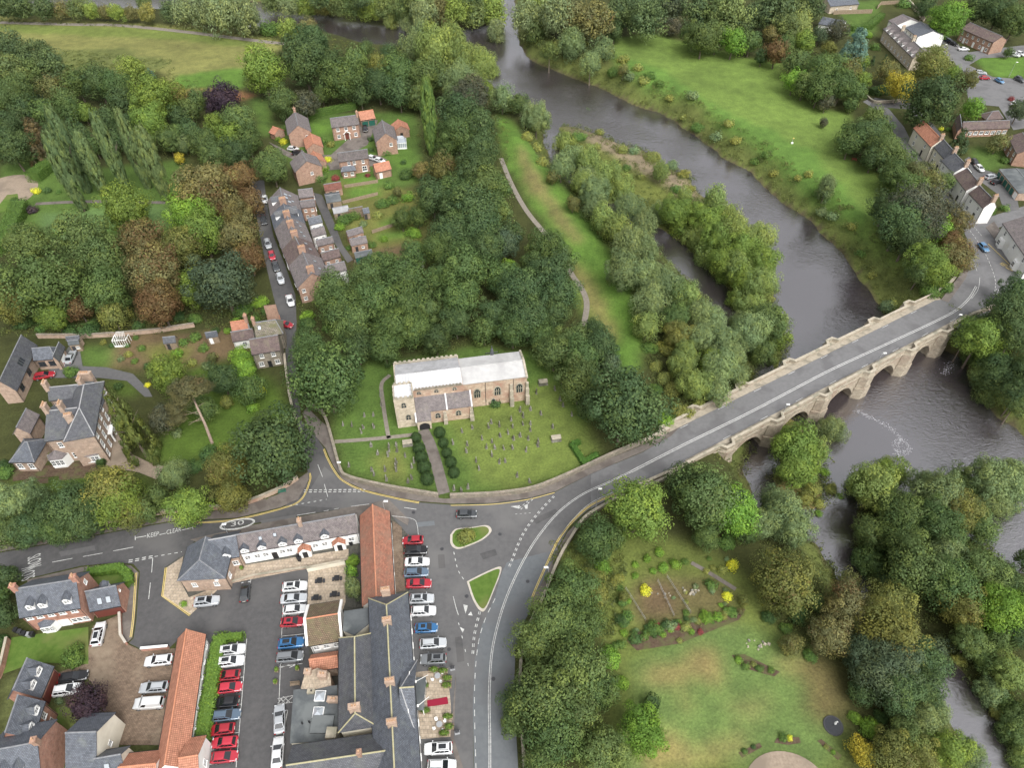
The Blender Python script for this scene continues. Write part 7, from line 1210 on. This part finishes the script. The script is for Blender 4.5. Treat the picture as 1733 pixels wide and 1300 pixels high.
# ---------------------------------------------------------------- lamp posts and signs
def lamp(base, topv, dx, label, hgt=None):
    p = G(*base); h = hgt or h_from(base, topv); root = empty('street_lamp', p); tag(root, label, 'lamp post', 'street lamps'); a = MB(); a.tube((0,0,0),(0,0,1.2),.11,.11,8); a.tube((0,0,1.2),(0,0,h),.075,.05,8); a.build('column', M['greymetal'], root)
    a = MB(); a.tube((0,0,h),(dx,0,h+.25),.045,.04,6); a.build('arm', M['greymetal'], root); a = MB(); a.box((dx,0,h+.2),(.75,.32,.16)); a.build('lantern', M['white'], root); a = MB(); a.box((dx,0,h+.15),(.5,.24,.045)); a.build('lens', M['glass_roof'], root)
lamp((1008,862),829,.3,'tall street lamp on the footway at the main bend'); lamp((926,1000),962,-.5,'tall street lamp beside the blue grey main road'); lamp((1610,553),534,.6,'street lamp at the far end of the bridge'); lamp((1484,616),599,.6,'street lamp in the middle of the bridge'); lamp((1324,703),686,.3,'street lamp on the near half of the bridge')
lamp((657,890),850,.6,'street lamp at the corner of the red hotel wing'); lamp((397,925),889,.2,'street lamp behind the stable row'); lamp((576,800),789,.3,'street lamp beside the churchyard wall', 3.2); lamp((1590,98),76,.4,'street lamp by the parking court'); lamp((1707,130),106,.4,'street lamp on the far lawn')
# ================================================================ vehicles
def car_paint():
    m, n, l, b = mat('car_paint'); oi = n.new('ShaderNodeObjectInfo'); l.new(oi.outputs['Color'], b.inputs['Base Color']); b.inputs['Roughness'].default_value = .28; b.inputs['Metallic'].default_value = .15; b.inputs['Coat Weight'].default_value = .6; b.inputs['Coat Roughness'].default_value = .08; return m
M['paint'] = car_paint(); M['tyre'] = plain('tyre_rubber', (.02,.02,.02), .85); M['rim'] = plain('alloy_rim', (.35,.36,.37), .35, .7); M['carglass'] = plain('car_glass', (.012,.014,.017), .06, 0, .9); M['headlamp'] = plain('headlamp_glass', (.6,.62,.63), .15, .3); M['taillamp'] = plain('tail_lamp_red', (.28,.01,.012), .25); M['plate'] = plain('number_plate', (.6,.58,.5), .6); M['trim'] = plain('black_trim', (.025,.025,.027), .6)
CAR = {}
def car_proto(kind):
    S = {'hatch':dict(L=4.05,W=1.74,H=1.47,belt=.93,hood=.86,wx=(-1.82,-1.35,.12,1.0),hl=.60,boot=0), 'suv':dict(L=4.45,W=1.84,H=1.68,belt=1.08,hood=1.03,wx=(-2.05,-1.75,.15,.98),hl=.75,boot=0), 'saloon':dict(L=4.65,W=1.82,H=1.43,belt=.92,hood=.84,wx=(-1.72,-.95,.15,1.08),hl=.6,boot=.93), 'estate':dict(L=4.6,W=1.82,H=1.5,belt=.94,hood=.87,wx=(-2.1,-1.7,.15,1.05),hl=.6,boot=0), 'van':dict(L=4.8,W=1.86,H=1.9,belt=1.12,hood=1.1,wx=(-2.3,-2.2,.75,1.35),hl=.8,boot=0), 'mpv':dict(L=4.5,W=1.82,H=1.7,belt=1.02,hood=.98,wx=(-2.1,-1.9,.35,1.35),hl=.7,boot=0)}[kind]
    L, Wd, H, belt, hood, wx = S['L'], S['W']/2, S['H'], S['belt'], S['hood'], S['wx']; r = {}
    b = MB(); bt = S['boot'] or belt
    st = [(-L/2,.45,.62,.80),(-L/2+.05,.30,bt-.10,.90),(-L/2+.30,.24,bt,.97),(wx[0],.22,bt+.02,.99),(-.5,.22,belt+.02,1.0),(wx[3]-.1,.22,belt,.99),(L/2-.75,.23,hood,.96),(L/2-.30,.26,hood-.10,.90),(L/2-.08,.32,hood-.25,.80),(L/2,.42,.58,.68)]
    sec = []
    for x, zl, zt, k in st:
        w = Wd*k; sec.append([(x,y*sg,z) for sg, pts in ((-1,[(w*.85,zl),(w*.98,zl+.16),(w,(zl+zt)/2),(w*.97,zt-.07),(w*.84,zt)]),(1,[(w*.84,zt),(w*.97,zt-.07),(w,(zl+zt)/2),(w*.98,zl+.16),(w*.85,zl)])) for y, z in pts])
    for A, B in zip(sec[:-1], sec[1:]):
        for i in range(10): j = (i+1)%10; b.face([A[i],A[j],B[j],B[i]])
    b.face(sec[0]); b.face(sec[-1][::-1])
    # cabin hull
    wb, wt = Wd*.90, Wd*.70; zb = belt-.03; zr = H
    base = [(wx[0],wb*.93),(wx[3],wb*.93)]; top = [(wx[1],wt),(wx[2],wt)]
    def cab(u, v, sg):  # u along 0..1, v height 0..1
        xb = wx[0]+(wx[3]-wx[0])*u; xt = wx[1]+(wx[2]-wx[1])*u; yb = wb*(.93+.07*math.sin(math.pi*u)); yt = wt*(.95+.05*math.sin(math.pi*u)); return (xb+(xt-xb)*v, sg*(yb+(yt-yb)*v), zb+(zr-.06-zb)*v)
    for sg in (-1,1):
        for i in range(6): b.face([cab(i/6,0,sg),cab((i+1)/6,0,sg),cab((i+1)/6,1,sg),cab(i/6,1,sg)])
    for u in (0,1): b.face([cab(u,0,-1),cab(u,0,1),cab(u,1,1),cab(u,1,-1)])
    for i in range(6):
        for a0, a1, z0, z1 in ((-1,-.5,0,.06),(-.5,.5,.06,.06),(.5,1,.06,0)):
            P = lambda u, k, z: (cab(u,1,1)[0], cab(u,1,1)[1]*k, cab(u,1,1)[2]+z*(1 if 0<u<1 else .4)); b.face([P(i/6,a0,z0),P((i+1)/6,a0,z0),P((i+1)/6,a1,z1),P(i/6,a1,z1)])
    for sg in (-1,1): b.box((wx[3]-.15, sg*(Wd+.07), belt-.02),(.12,.18,.14))
    r['body'] = b.data('body', M['paint'], False)
    def panel(pts, o): return [(p[0]+o[0],p[1]+o[1],p[2]+o[2]) for p in pts]
    g = MB(); g.face(panel([cab(1,.06,-.92),cab(1,.06,.92),cab(1,.97,.9),cab(1,.97,-.9)],(.02,0,.015))); r['windscreen'] = g.data('windscreen', M['carglass'])
    g = MB(); g.face(panel([cab(0,.15,-.9),cab(0,.15,.9),cab(0,.95,.86),cab(0,.95,-.86)],(-.02,0,.015))); r['rear_window'] = g.data('rear_window', M['carglass'])
    for sg in (-1,1):
        g = MB(); cuts = ((.07,.35),(.38,.62),(.65,.93)) if kind != 'van' else ((.72,.95),)
        for u0, u1 in cuts: g.face([(q[0], q[1]+sg*.015, q[2]) for q in (cab(u0,.12,sg),cab(u1,.12,sg),cab(u1 if u1 < .9 else .9,.9,sg),cab(u0 if u0 > .1 else .1,.9,sg))])
        r['side_window', sg] = g.data('side_window', M['carglass'])
    if kind in ('suv','mpv','estate'):
        g = MB()
        for sg in (-1,1): g.box(((wx[1]+wx[2])/2, sg*wt*.82, zr-.02),(wx[2]-wx[1]-.2,.05,.07))
        r['roof_rails'] = g.data('roof_rails', M['trim'])
    g = MB(); x0, x1 = wx[1]+.45, wx[2]-.25; g.box(((x0+x1)/2,0,zr-.005),(x1-x0,wt*1.1,.012)); r['sunroof'] = g.data('sunroof', M['carglass'])
    def wheel():
        t = MB(); t.tube((0,-.11,0),(0,.11,0),.32,.32,14); t.face([(.32*math.cos(k*.4488),-.11,.32*math.sin(k*.4488)) for k in range(14)]); m = MB()
        for y in (-.115,.115): m.face([(.21*math.cos(k*.6283),y,.21*math.sin(k*.6283)) for k in range(10)])
        return t.data('wheel', M['tyre'], False), m.data('rim', M['rim'])
    r['wheel'] = wheel(); g = MB(); g.box((0,0,0),(.16,.34,.15)); r['headlight'] = g.data('headlight', M['headlamp']); g = MB(); g.box((0,0,0),(.1,.26,.22)); r['tail_light'] = g.data('tail_light', M['taillamp']); g = MB(); g.box((0,0,0),(.03,.5,.11)); r['number_plate'] = g.data('number_plate', M['plate']); r['S'] = S; r['hood'] = hood; CAR[kind] = r
for k in ('hatch','suv','saloon','estate','van','mpv'): car_proto(k)
CARCOL = {'white':(.68,.69,.69),'silver':(.42,.44,.46),'red':(.34,.018,.03),'bright red':(.46,.028,.05),'black':(.012,.012,.014),'dark grey':(.055,.06,.065),'grey':(.16,.17,.18),'blue':(.03,.14,.32),'light blue':(.10,.24,.42),'slate blue':(.09,.13,.18),'dark blue':(.02,.035,.07)}
def car(px, kind, colour, dirpx, label, group=None, detail=True, flip=False, sunroof=False):
    r = CAR[kind]; S = r['S']; a, b = G(*dirpx[0]), G(*dirpx[1]); ang_ = math.atan2(b.y-a.y, b.x-a.x)+(math.pi if flip else 0)+R_(rnd.uniform(-2,2)); p = G(px[0], px[1], .8); root = empty({'van':'parked_van'}.get(kind,'parked_car'), (p.x,p.y,.12), ang_); tag(root, label, 'van' if kind == 'van' else 'car', group)
    o = link('body', r['body'], root); j = rnd.uniform(.82,1.08); o.color = tuple(c*j for c in CARCOL[colour])+(1,)
    for n in ('windscreen','rear_window'): link(n, r[n], root)
    for sg in (-1,1): link('side_window', r['side_window',sg], root)
    if 'roof_rails' in r: link('roof_rails', r['roof_rails'], root)
    if sunroof: link('sunroof', r['sunroof'], root)
    for x in (-S['L']/2+.82, S['L']/2-.85):
        for sg in (-1,1): w = link('wheel', r['wheel'][0], root, (x, sg*(S['W']/2-.1), .32)); link('rim', r['wheel'][1], w)
    if detail:
        for sg in (-1,1): link('headlight', r['headlight'], root, (S['L']/2-.16, sg*S['W']*.34, S['hl']-.02)); link('tail_light', r['tail_light'], root, (-S['L']/2+.02, sg*S['W']*.37, S['belt']-.25))
        link('number_plate', r['number_plate'], root, (-S['L']/2-.005,0,.62)); link('number_plate', r['number_plate'], root, (S['L']/2+.005,0,.46))
    return root
EW = ((365,1105),(416,1100)); g_ = 'cars in the row beside the hedge'
for i, (u, v, k, c, f, s) in enumerate([(393,1100.6,'suv','white',0,1),(391,1120,'suv','white',0,1),(385.5,1143.7,'hatch','red',1,0),(388.6,1164,'hatch','bright red',0,0),(383,1188.6,'hatch','black',1,0),(382.5,1211,'estate','slate blue',0,0),(375,1235,'hatch','red',1,0),(380,1257,'hatch','bright red',1,0),(380,1281.5,'hatch','bright red',0,0)]): car((u,v),k,c,EW,f'{c} car in the row beside the hedge, {ordinal(i)} from the top',g_,flip=bool(f),sunroof=bool(s))
EWB = ((479,1022),(520,1018)); g_ = 'cars in the row behind the hotel'
for i, (u, v, k, c, f, s) in enumerate([(499,993,'suv','white',0,1),(497,1013,'saloon','silver',0,0),(498.5,1031.7,'hatch','white',0,0),(495,1053,'hatch','red',0,1),(493,1089,'suv','blue',0,1),(491,1112,'mpv','grey',0,0)]): car((u,v),k,c,EWB,f'{c} car in the row behind the hotel, {ordinal(i)} from the top',g_,flip=bool(f),sunroof=bool(s))
car((473,1217),'saloon','silver',((473,1240),(474,1200)),'silver saloon parked lengthwise beside the hatched bay'); car((470,1274),'saloon','white',((468,1296),(471,1256)),'white saloon parked lengthwise at the bottom of the car park'); car((414.5,1001.5),'hatch','dark grey',((413,1020),(416,985)),'dark grey car beside the stable terrace'); car((350,1018),'suv','silver',((330,1020),(372,1015)),'silver four by four at the car park entrance',sunroof=True)
EWC = ((690,1002),(730,1000)); g_ = 'cars in front of the hotel'
for i, (u, v, k, c, f, s) in enumerate([(698.5,914.5,'hatch','red',1,0),(704,932,'suv','black',0,0),(706,951,'saloon','white',0,0),(704.6,969,'estate','slate blue',0,0),(709,987.7,'saloon','red',0,0),(714,1014,'suv','silver',0,1),(717,1034.5,'suv','white',0,0),(721.5,1063,'hatch','blue',0,1),(733,1089,'estate','silver',0,0),(733,1116,'suv','grey',1,1),(741.5,1267.7,'suv','white',1,1),(748,1297,'suv','white',0,0)]): car((u,v),k,c,EWC,f'{c} car in the row in front of the hotel, {ordinal(i)} from the top',g_,flip=bool(f),sunroof=bool(s))
for px, k, c, d, lb in [((167,1073),'suv','white',((163,1090),(170,1058)),'white car with dark roof on the garage drive'),((268,1118),'estate','white',((290,1116),(248,1120)),'white estate car beside the pantiled building, topmost'),((260,1163.7),'estate','silver',((282,1162),(240,1165)),'silver estate car beside the pantiled building'),((252,1191),'van','white',((275,1190),(230,1192)),'white van beside the pantiled building'),((124,1146),'estate','black',((105,1149),(145,1142)),'black estate car in front of the brown garage doors'),((114,1168),'suv','white',((95,1171),(133,1165)),'white car beside the purple tree'),
    ((790,870),'hatch','dark grey',((770,871),(810,869)),'dark grey car driving past the churchyard gate'),((1665,418),'hatch','light blue',((1655,408),(1675,428)),'bright blue car driving on the far road'),((119,604),'saloon','silver',((115,614),(124,592)),'silver car beside the dark slate wing'),((75,635),'estate','red',((60,638),(92,632)),'dark red car in the mansion yard')]: car(px,k,c,d,lb,sunroof='dark roof' in lb)
g_ = 'cars parked along the lane'
for i, (u, v, k, c, dr) in enumerate([(448,337,'hatch','white',((445,325),(449,350))),(446,372,'saloon','dark grey',((444,360),(448,384))),(453,412,'estate','silver',((450,400),(456,424))),(460,432,'hatch','bright red',((457,422),(463,442))),(466.5,450,'saloon','dark grey',((463,440),(470,460))),(474.6,471.5,'suv','silver',((471,462),(478,481))),(491,508,'saloon','white',((487,496),(495,520))),(483,549,'hatch','red',((476,546),(491,549)))]): car((u,v),k,c,dr,f'{c} car parked along the lane, {ordinal(i)} from the top',g_)
g_ = 'cars among the brick houses'
for px, k, c, d, lb in [((496,251),'hatch','white',((486,250),(506,252)),'white car beside the leftmost villa'),((503,257),'hatch','black',((495,258),(512,254)),'black car next to the white one by the leftmost villa'),((618,217),'hatch','black',((615,208),(621,226)),'black car in front of the green garage doors'),((631,267),'hatch','white',((622,264),(640,270)),'white car beside the nearest villa, left one'),((643,271),'hatch','white',((634,268),(652,274)),'white car beside the nearest villa, right one')]: car(px,k,c,d,lb,g_)
g_ = 'cars among the far houses'
for px, k, c, d, lb in [((1602,65),'hatch','dark grey',((1596,62),(1609,68)),'dark grey car in the parking court, leftmost'),((1608,69),'hatch','dark blue',((1602,66),(1615,72)),'dark blue car in the parking court'),((1614,73),'hatch','black',((1608,71),(1621,76)),'black car in the parking court, next to the white one'),((1631,82),'saloon','white',((1622,82),(1640,82)),'white car alone in the parking court'),((1718,92),'hatch','white',((1710,90),(1726,94)),'white car at the right edge by the far lawn, left one'),((1727,90),'hatch','white',((1719,87),(1735,93)),'white car at the right edge by the far lawn, right one'),((1660,122),'estate','silver',((1650,122),(1670,124)),'silver car beside the far lawn'),((1667,131),'hatch','red',((1657,131),(1677,131)),'dark red car beside the far lawn'),((1692,136),'hatch','light blue',((1684,132),(1700,140)),'light blue car in the far car park'),((1726,134),'suv','dark grey',((1718,130),(1734,138)),'dark car at the right edge of the far car park'),((1717,174),'hatch','white',((1709,178),(1725,170)),'white car below the far car park bend'),((1658,284),'hatch','white',((1651,277),(1665,290)),'white car in the yard behind the terrace'),((1650,274),'hatch','black',((1643,267),(1657,281)),'black car in the yard behind the terrace'),((1677,298),'estate','silver',((1668,300),(1686,296)),'silver car in front of the lock-up garages'),((1687,307),'hatch','black',((1678,309),(1696,305)),'black car in front of the lock-up garages')]: car(px,k,c,d,lb,g_)
# ================================================================ small things
M['carpet'] = plain('red_carpet', (.22,.01,.03), .9); M['blue_sheet'] = plain('blue_tarpaulin', (.05,.25,.5), .6)
def round_set(px, label):
    p = G(*px); t = empty('round_table', p); tag(t, label, 'table', 'terrace tables'); a = MB(); a.tube((0,0,.72),(0,0,.76),.5,.5,14); a.build('table_top', M['greymetal'], t); a = MB(); a.tube((0,0,0),(0,0,.72),.05,.05,6); a.build('pedestal', M['darkmetal'], t)
    for k in range(4):
        an = k*1.57+.6; c = empty('terrace_chair', (p.x+1.0*math.cos(an), p.y+1.0*math.sin(an), 0), an); tag(c, f'white round backed terrace chair at the {label.split(" terrace table ")[-1]} table, {["top right","top left","bottom left","bottom right"][k]}', 'chair', 'white terrace chairs')
        a = MB(); a.tube((0,0,.42),(0,0,.48),.24,.26,10); a.build('seat', M['white'], c); a = MB()
        for i in range(8):
            t0, t1 = -1.3+i*.325, -1.3+(i+1)*.325; a.face([(.27*math.cos(t0),.27*math.sin(t0),.45),(.27*math.cos(t1),.27*math.sin(t1),.45),(.30*math.cos(t1),.30*math.sin(t1),.82),(.30*math.cos(t0),.30*math.sin(t0),.82)])
        a.build('backrest', M['white'], c)
        for q in ((.15,.15),(.15,-.15),(-.15,.15),(-.15,-.15)): a = MB(); a.tube((q[0],q[1],0),(q[0],q[1],.42),.02,.02,4); a.build('leg', M['greymetal'], c)
round_set((741,1147),'round grey terrace table upper'); round_set((744,1229),'round grey terrace table lower')
for i, px in enumerate([(542,985),(571,981),(536,1014),(567,1008)]):
    p = G(*px); t = empty('cube_table', p, .1); tag(t, f'black square terrace table behind the hotel, {ordinal(i)} in reading order', 'table', 'black terrace tables'); a = MB(); a.box((0,0,.68),(.95,.95,.07)); a.build('table_top', M['black'], t); a = MB(); a.box((0,0,0),(.75,.75,.68)); a.build('base', M['darkmetal'], t)
    for sx, sy in ((.7,0),(-.7,0)): a = MB(); a.box((sx,sy,0),(.4,.7,.42)); a.build('bench_seat', M['darkmetal'], t)
tag(sheet('red_carpet', [(723,1187),(757,1181),(759,1193),(724,1198)], M['carpet'], z=.26, kind=None), 'dark red entrance carpet on the hotel terrace', 'carpet')
p = G(713,1185); pr_ = empty('entrance_canopy', p); tag(pr_, 'grey glazed entrance canopy against the hotel front', 'canopy'); a = MB(); a.box((0,0,2.6),(1.6,5.2,.15)); a.build('roof', M['felt'], pr_)
for y in (-2.4,0,2.4): a = MB(); a.box((.7,y,0),(.12,.12,2.6)); a.build('post', M['white'], pr_)
a = MB(); a.box((.72,0,.3),(.03,4.7,2.2)); a.build('glazing', M['glass_roof'], pr_)
for i, (a0, a1) in enumerate((((703,1153),(724,1143)),((707,1194),(726,1180)))):
    q0, q1 = G(*a0,5.5), G(*a1,7.0); root = empty('flagpole', (q0.x,q0.y,0)); tag(root, f'white slanting flagpole on the hotel front, {"upper" if i == 0 else "lower"} one', 'flagpole', 'flagpoles'); a = MB(); a.tube((0,0,5.2),(q1.x-q0.x,q1.y-q0.y,7.0),.06,.05,6); a.build('pole', M['white'], root); a = MB(); a.box((0,0,5.0),(.3,.3,.4)); a.build('bracket', M['white'], root)
def planter(px, label, w=1.6, d=.8, col=(.11,.18,.03)):
    p = G(*px); root = empty('planter', p); tag(root, label, 'planter', 'planters'); a = MB(); a.box((0,0,0),(w,d,.5),top=1.05); a.build('trough', M['timber'], root); rs = np.random.RandomState(int(px[0])); n = 260; e = unit(rs, n); e[:,2] = np.abs(e[:,2]); leafy_surface('leaves', e*np.array([w*.55,d*.65,.75])*rs.uniform(.6,1.05,(n,1))+np.array([0,0,.45]), e, .2, root, col, rs)
for i, px in enumerate([(734,1136),(750,1138),(757,1150),(756,1162),(758,1215),(760,1232),(752,1243)]): planter(px, f'leafy planter along the outer edge of the hotel terrace, {ordinal(i)} from the top')
for px, w_ in (((718,1162),'above'),((720,1205),'below')): planter(px, f'leafy planter against the hotel wall {w_} the red carpet')
for px, w_ in (((469,1136),'at the left end of the crossed white lines'),((467,1156),'below the crossed white lines, beside the car park'),((410,964),'on the stable terrace above the dark grey car'),((504,1133),'at the right end of the crossed white lines')): planter(px, f'small leafy tub {w_}', .6, .6)
def bench(px, label, rz=0, m='timber'):
    p = G(*px); root = empty('bench', p, rz); tag(root, label, 'bench'); a = MB()
    for i in range(3): a = MB(); a.box((0,-.16+i*.16,.43),(1.6,.13,.04)); a.build('seat_slat', M[m], root)
    for i in range(2): a = MB(); a.box((0,.28,.55+i*.18),(1.6,.04,.14)); a.build('back_slat', M[m], root)
    for sx in (-.7,.7):
        a = MB(); a.box((sx,-.18,0),(.07,.07,.43)); a.build('leg', M[m], root); a = MB(); a.box((sx,.26,0),(.07,.07,.9)); a.build('leg', M[m], root)
M['green_paint'] = plain('green_paint', (.03,.13,.09), .6); M['red_wood'] = plain('reddish_wood', (.2,.05,.035), .7)
bench((478,834),'dark green bench at the corner of the lane',.25,'green_paint'); bench((1445,272),'reddish bench at the edge of the big meadow',-.3,'red_wood'); bench((500,1160),'timber bench beside the disabled bay',.1)
def bin_(px, label, m='black', rz=0):
    p = G(*px); root = empty('wheelie_bin', p, rz); tag(root, label, 'bin', 'wheelie bins'); a = MB(); a.box((0,0,.08),(.56,.6,.95),top=1.12); a.build('tub', M[m], root); a = MB(); a.box((0,.02,1.035),(.68,.74,.07)); a.build('lid', M[m], root)
    for sx in (-.2,.2): a = MB(); a.tube((sx-.04,.3,.1),(sx+.04,.3,.1),.1,.1,8); a.build('wheel', M['tyre'], root)
for i, (px, m) in enumerate([((30,1070),'black'),((37,1073),'darkmetal'),((44,1076),'black'),((52,1078),'greymetal'),((57,1077),'black')]): bin_(px, f'dark bin in the corner of the front lawn, {ordinal(i)} from left', m)
for i, px in enumerate([(591,918),(595,922),(506,945),(508,949)]): bin_(px, f'black bin against the stable row, {ordinal(i)} counting from the red wing', 'black')
for i, px in enumerate([(766,1133),(774,1241)]):
    p = G(*px); root = empty('sign_board', p, .2); tag(root, f'small dark free standing sign in front of the hotel, {"upper" if i == 0 else "lower"} one', 'sign', 'hotel signs'); a = MB(); a.box((0,0,.1),(.7,.1,1.2)); a.build('board', M['darkmetal'], root); a = MB(); a.box((0,0,0),(.8,.6,.1)); a.build('foot', M['greymetal'], root)
p = G(356,994); root = empty('blue_table', p, .1); tag(root, 'bright blue covered table beside the brick lodge', 'table'); a = MB(); a.box((0,0,.75),(1.9,1.0,.06)); a.build('cover', M['blue_sheet'], root)
for sx in (-.8,.8):
    for sy in (-.4,.4): a = MB(); a.box((sx,sy,0),(.06,.06,.75)); a.build('leg', M['greymetal'], root)
p = G(1410,1229); root = empty('garden_pond', p); tag(root, 'small dark round pond with a white statue', 'pond'); a = MB(); a.tube((0,0,0),(0,0,.16),1.6,1.55,24); a.build('rim', M['darkmetal'], root); a = MB(); a.tube((0,0,.16),(0,0,.17),1.35,1.35,24); a.build('water', M['carglass'], root)
p = G(1413,1226); root = empty('garden_statue', (p.x,p.y,.16)); tag(root, 'small white statue standing in the dark pond', 'statue'); a = MB(); a.tube((0,0,0),(0,0,.3),.2,.16,8); a.build('plinth', M['white'], root); a = MB(); a.tube((0,0,.3),(0,0,.62),.1,.14,8,cap=False); a.tube((0,0,.62),(0,0,.9),.14,.1,8); a.dome((0,0,.93),.09,.12,8,4); a.tube((.1,0,.85),(.3,0,.7),.04,.03,5); a.tube((-.1,0,.85),(-.22,.05,.6),.04,.03,5); a.build('figure', M['white'], root)
p = G(1340,243); root = empty('marker_post', (p.x,p.y,HT(p.x,p.y))); tag(root, 'white and yellow marker post standing in the big meadow', 'post'); a = MB(); a.tube((0,0,0),(0,0,1.8),.09,.07,6); a.build('pole', M['greymetal'], root); a = MB(); a.box((0,0,.05),(.7,.45,.5)); a.build('base_drum', M['white'], root); a = MB(); a.box((.1,0,1.8),(.45,.1,.4)); a.build('yellow_top', M['yellow'], root)
for i, px in enumerate([(1283,1090),(1115,1006),(1168,1000)]):
    p = G(*px); root = empty('stone_heap', p); tag(root, ['low heap of pale stones on the lower right lawn','small heap of stones on the vegetable bed','heap of pale stones beside the vegetable rows'][i], 'stones'); r2 = random.Random(i)
    for k in range(14 if i != 1 else 7): a = MB(); s = r2.uniform(.25,.6); a.box((r2.gauss(0,1.0),r2.gauss(0,.5),-.05),(s,s*.8,s*.7),r2.random()*3,top=.7); a.build('stone', M['coping'] if k%3 else M['gravestone'], root)
# wooden posts and wires of the vegetable rows, dark bed edgings
for i, (a0,a1) in enumerate((((1058,998),(1092,1052)),((1112,985),(1140,1045)),((1128,978),(1168,1040)))):
    A, B = G(*a0), G(*a1); root = empty('bean_row', A); tag(root, f'wire plant row on wooden posts in the vegetable garden, {ordinal(i)} from left', 'plant row', 'vegetable rows'); n = 6
    for k in range(n): q = A.lerp(B,k/(n-1))-A; a = MB(); a.tube((q.x,q.y,0),(q.x,q.y,1.1),.05,.05,5); a.build('post', M['timber'], root)
    a = MB(); d = B-A
    for z in (.5,1.0): a.tube((0,0,z),(d.x,d.y,z),.025,.025,4)
    a.build('wire', M['greymetal'], root)
for nm, lb, pts in (('flower_bed','narrow flower bed on the right part of the lawn',[(1383,1255),(1390,1252),(1425,1280),(1418,1288)]),('flower_bed','small dark flower bed near the bottom of the lawn',[(1250,1275),(1285,1258),(1290,1265),(1256,1284)]),('flower_bed','curved bed round the clipped bush',[(1310,1258),(1315,1250),(1352,1248),(1355,1258),(1335,1262)]),('flower_bed','long bed at the top of the lawn',[(1060,1085),(1078,1102),(1150,1090),(1250,1050),(1262,1032),(1240,1030),(1150,1062),(1080,1070)]),('flower_bed','small bed in the right half of the lawn',[(1238,1110),(1260,1108),(1320,1138),(1310,1146),(1260,1132)]),('flower_bed','upper bed under the mansion windows',[(38,815),(82,809),(82,818),(38,822)]),('flower_bed','bed in front of the mansion lawn',[(100,805),(145,800),(146,809),(100,814)])): sheet(nm, pts, M['soil'], label=lb, z=.05+.003*len(pts))
p = G(200,770)
# timber river deck and field gate posts
p = G(1432,414); root = empty('river_landing', (p.x,p.y,HT(p.x,p.y)), .4); tag(root, 'small timber landing frame on the far river bank', 'landing')
for k in range(4): a = MB(); a.box((-1.8+k*1.2,0,-.3),(.2,3.2,.9)); a.build('beam', M['timber'], root)
for sy in (-1.4,1.4): a = MB(); a.box((0,sy,.3),(5,.2,.5)); a.build('rail', M['timber'], root)
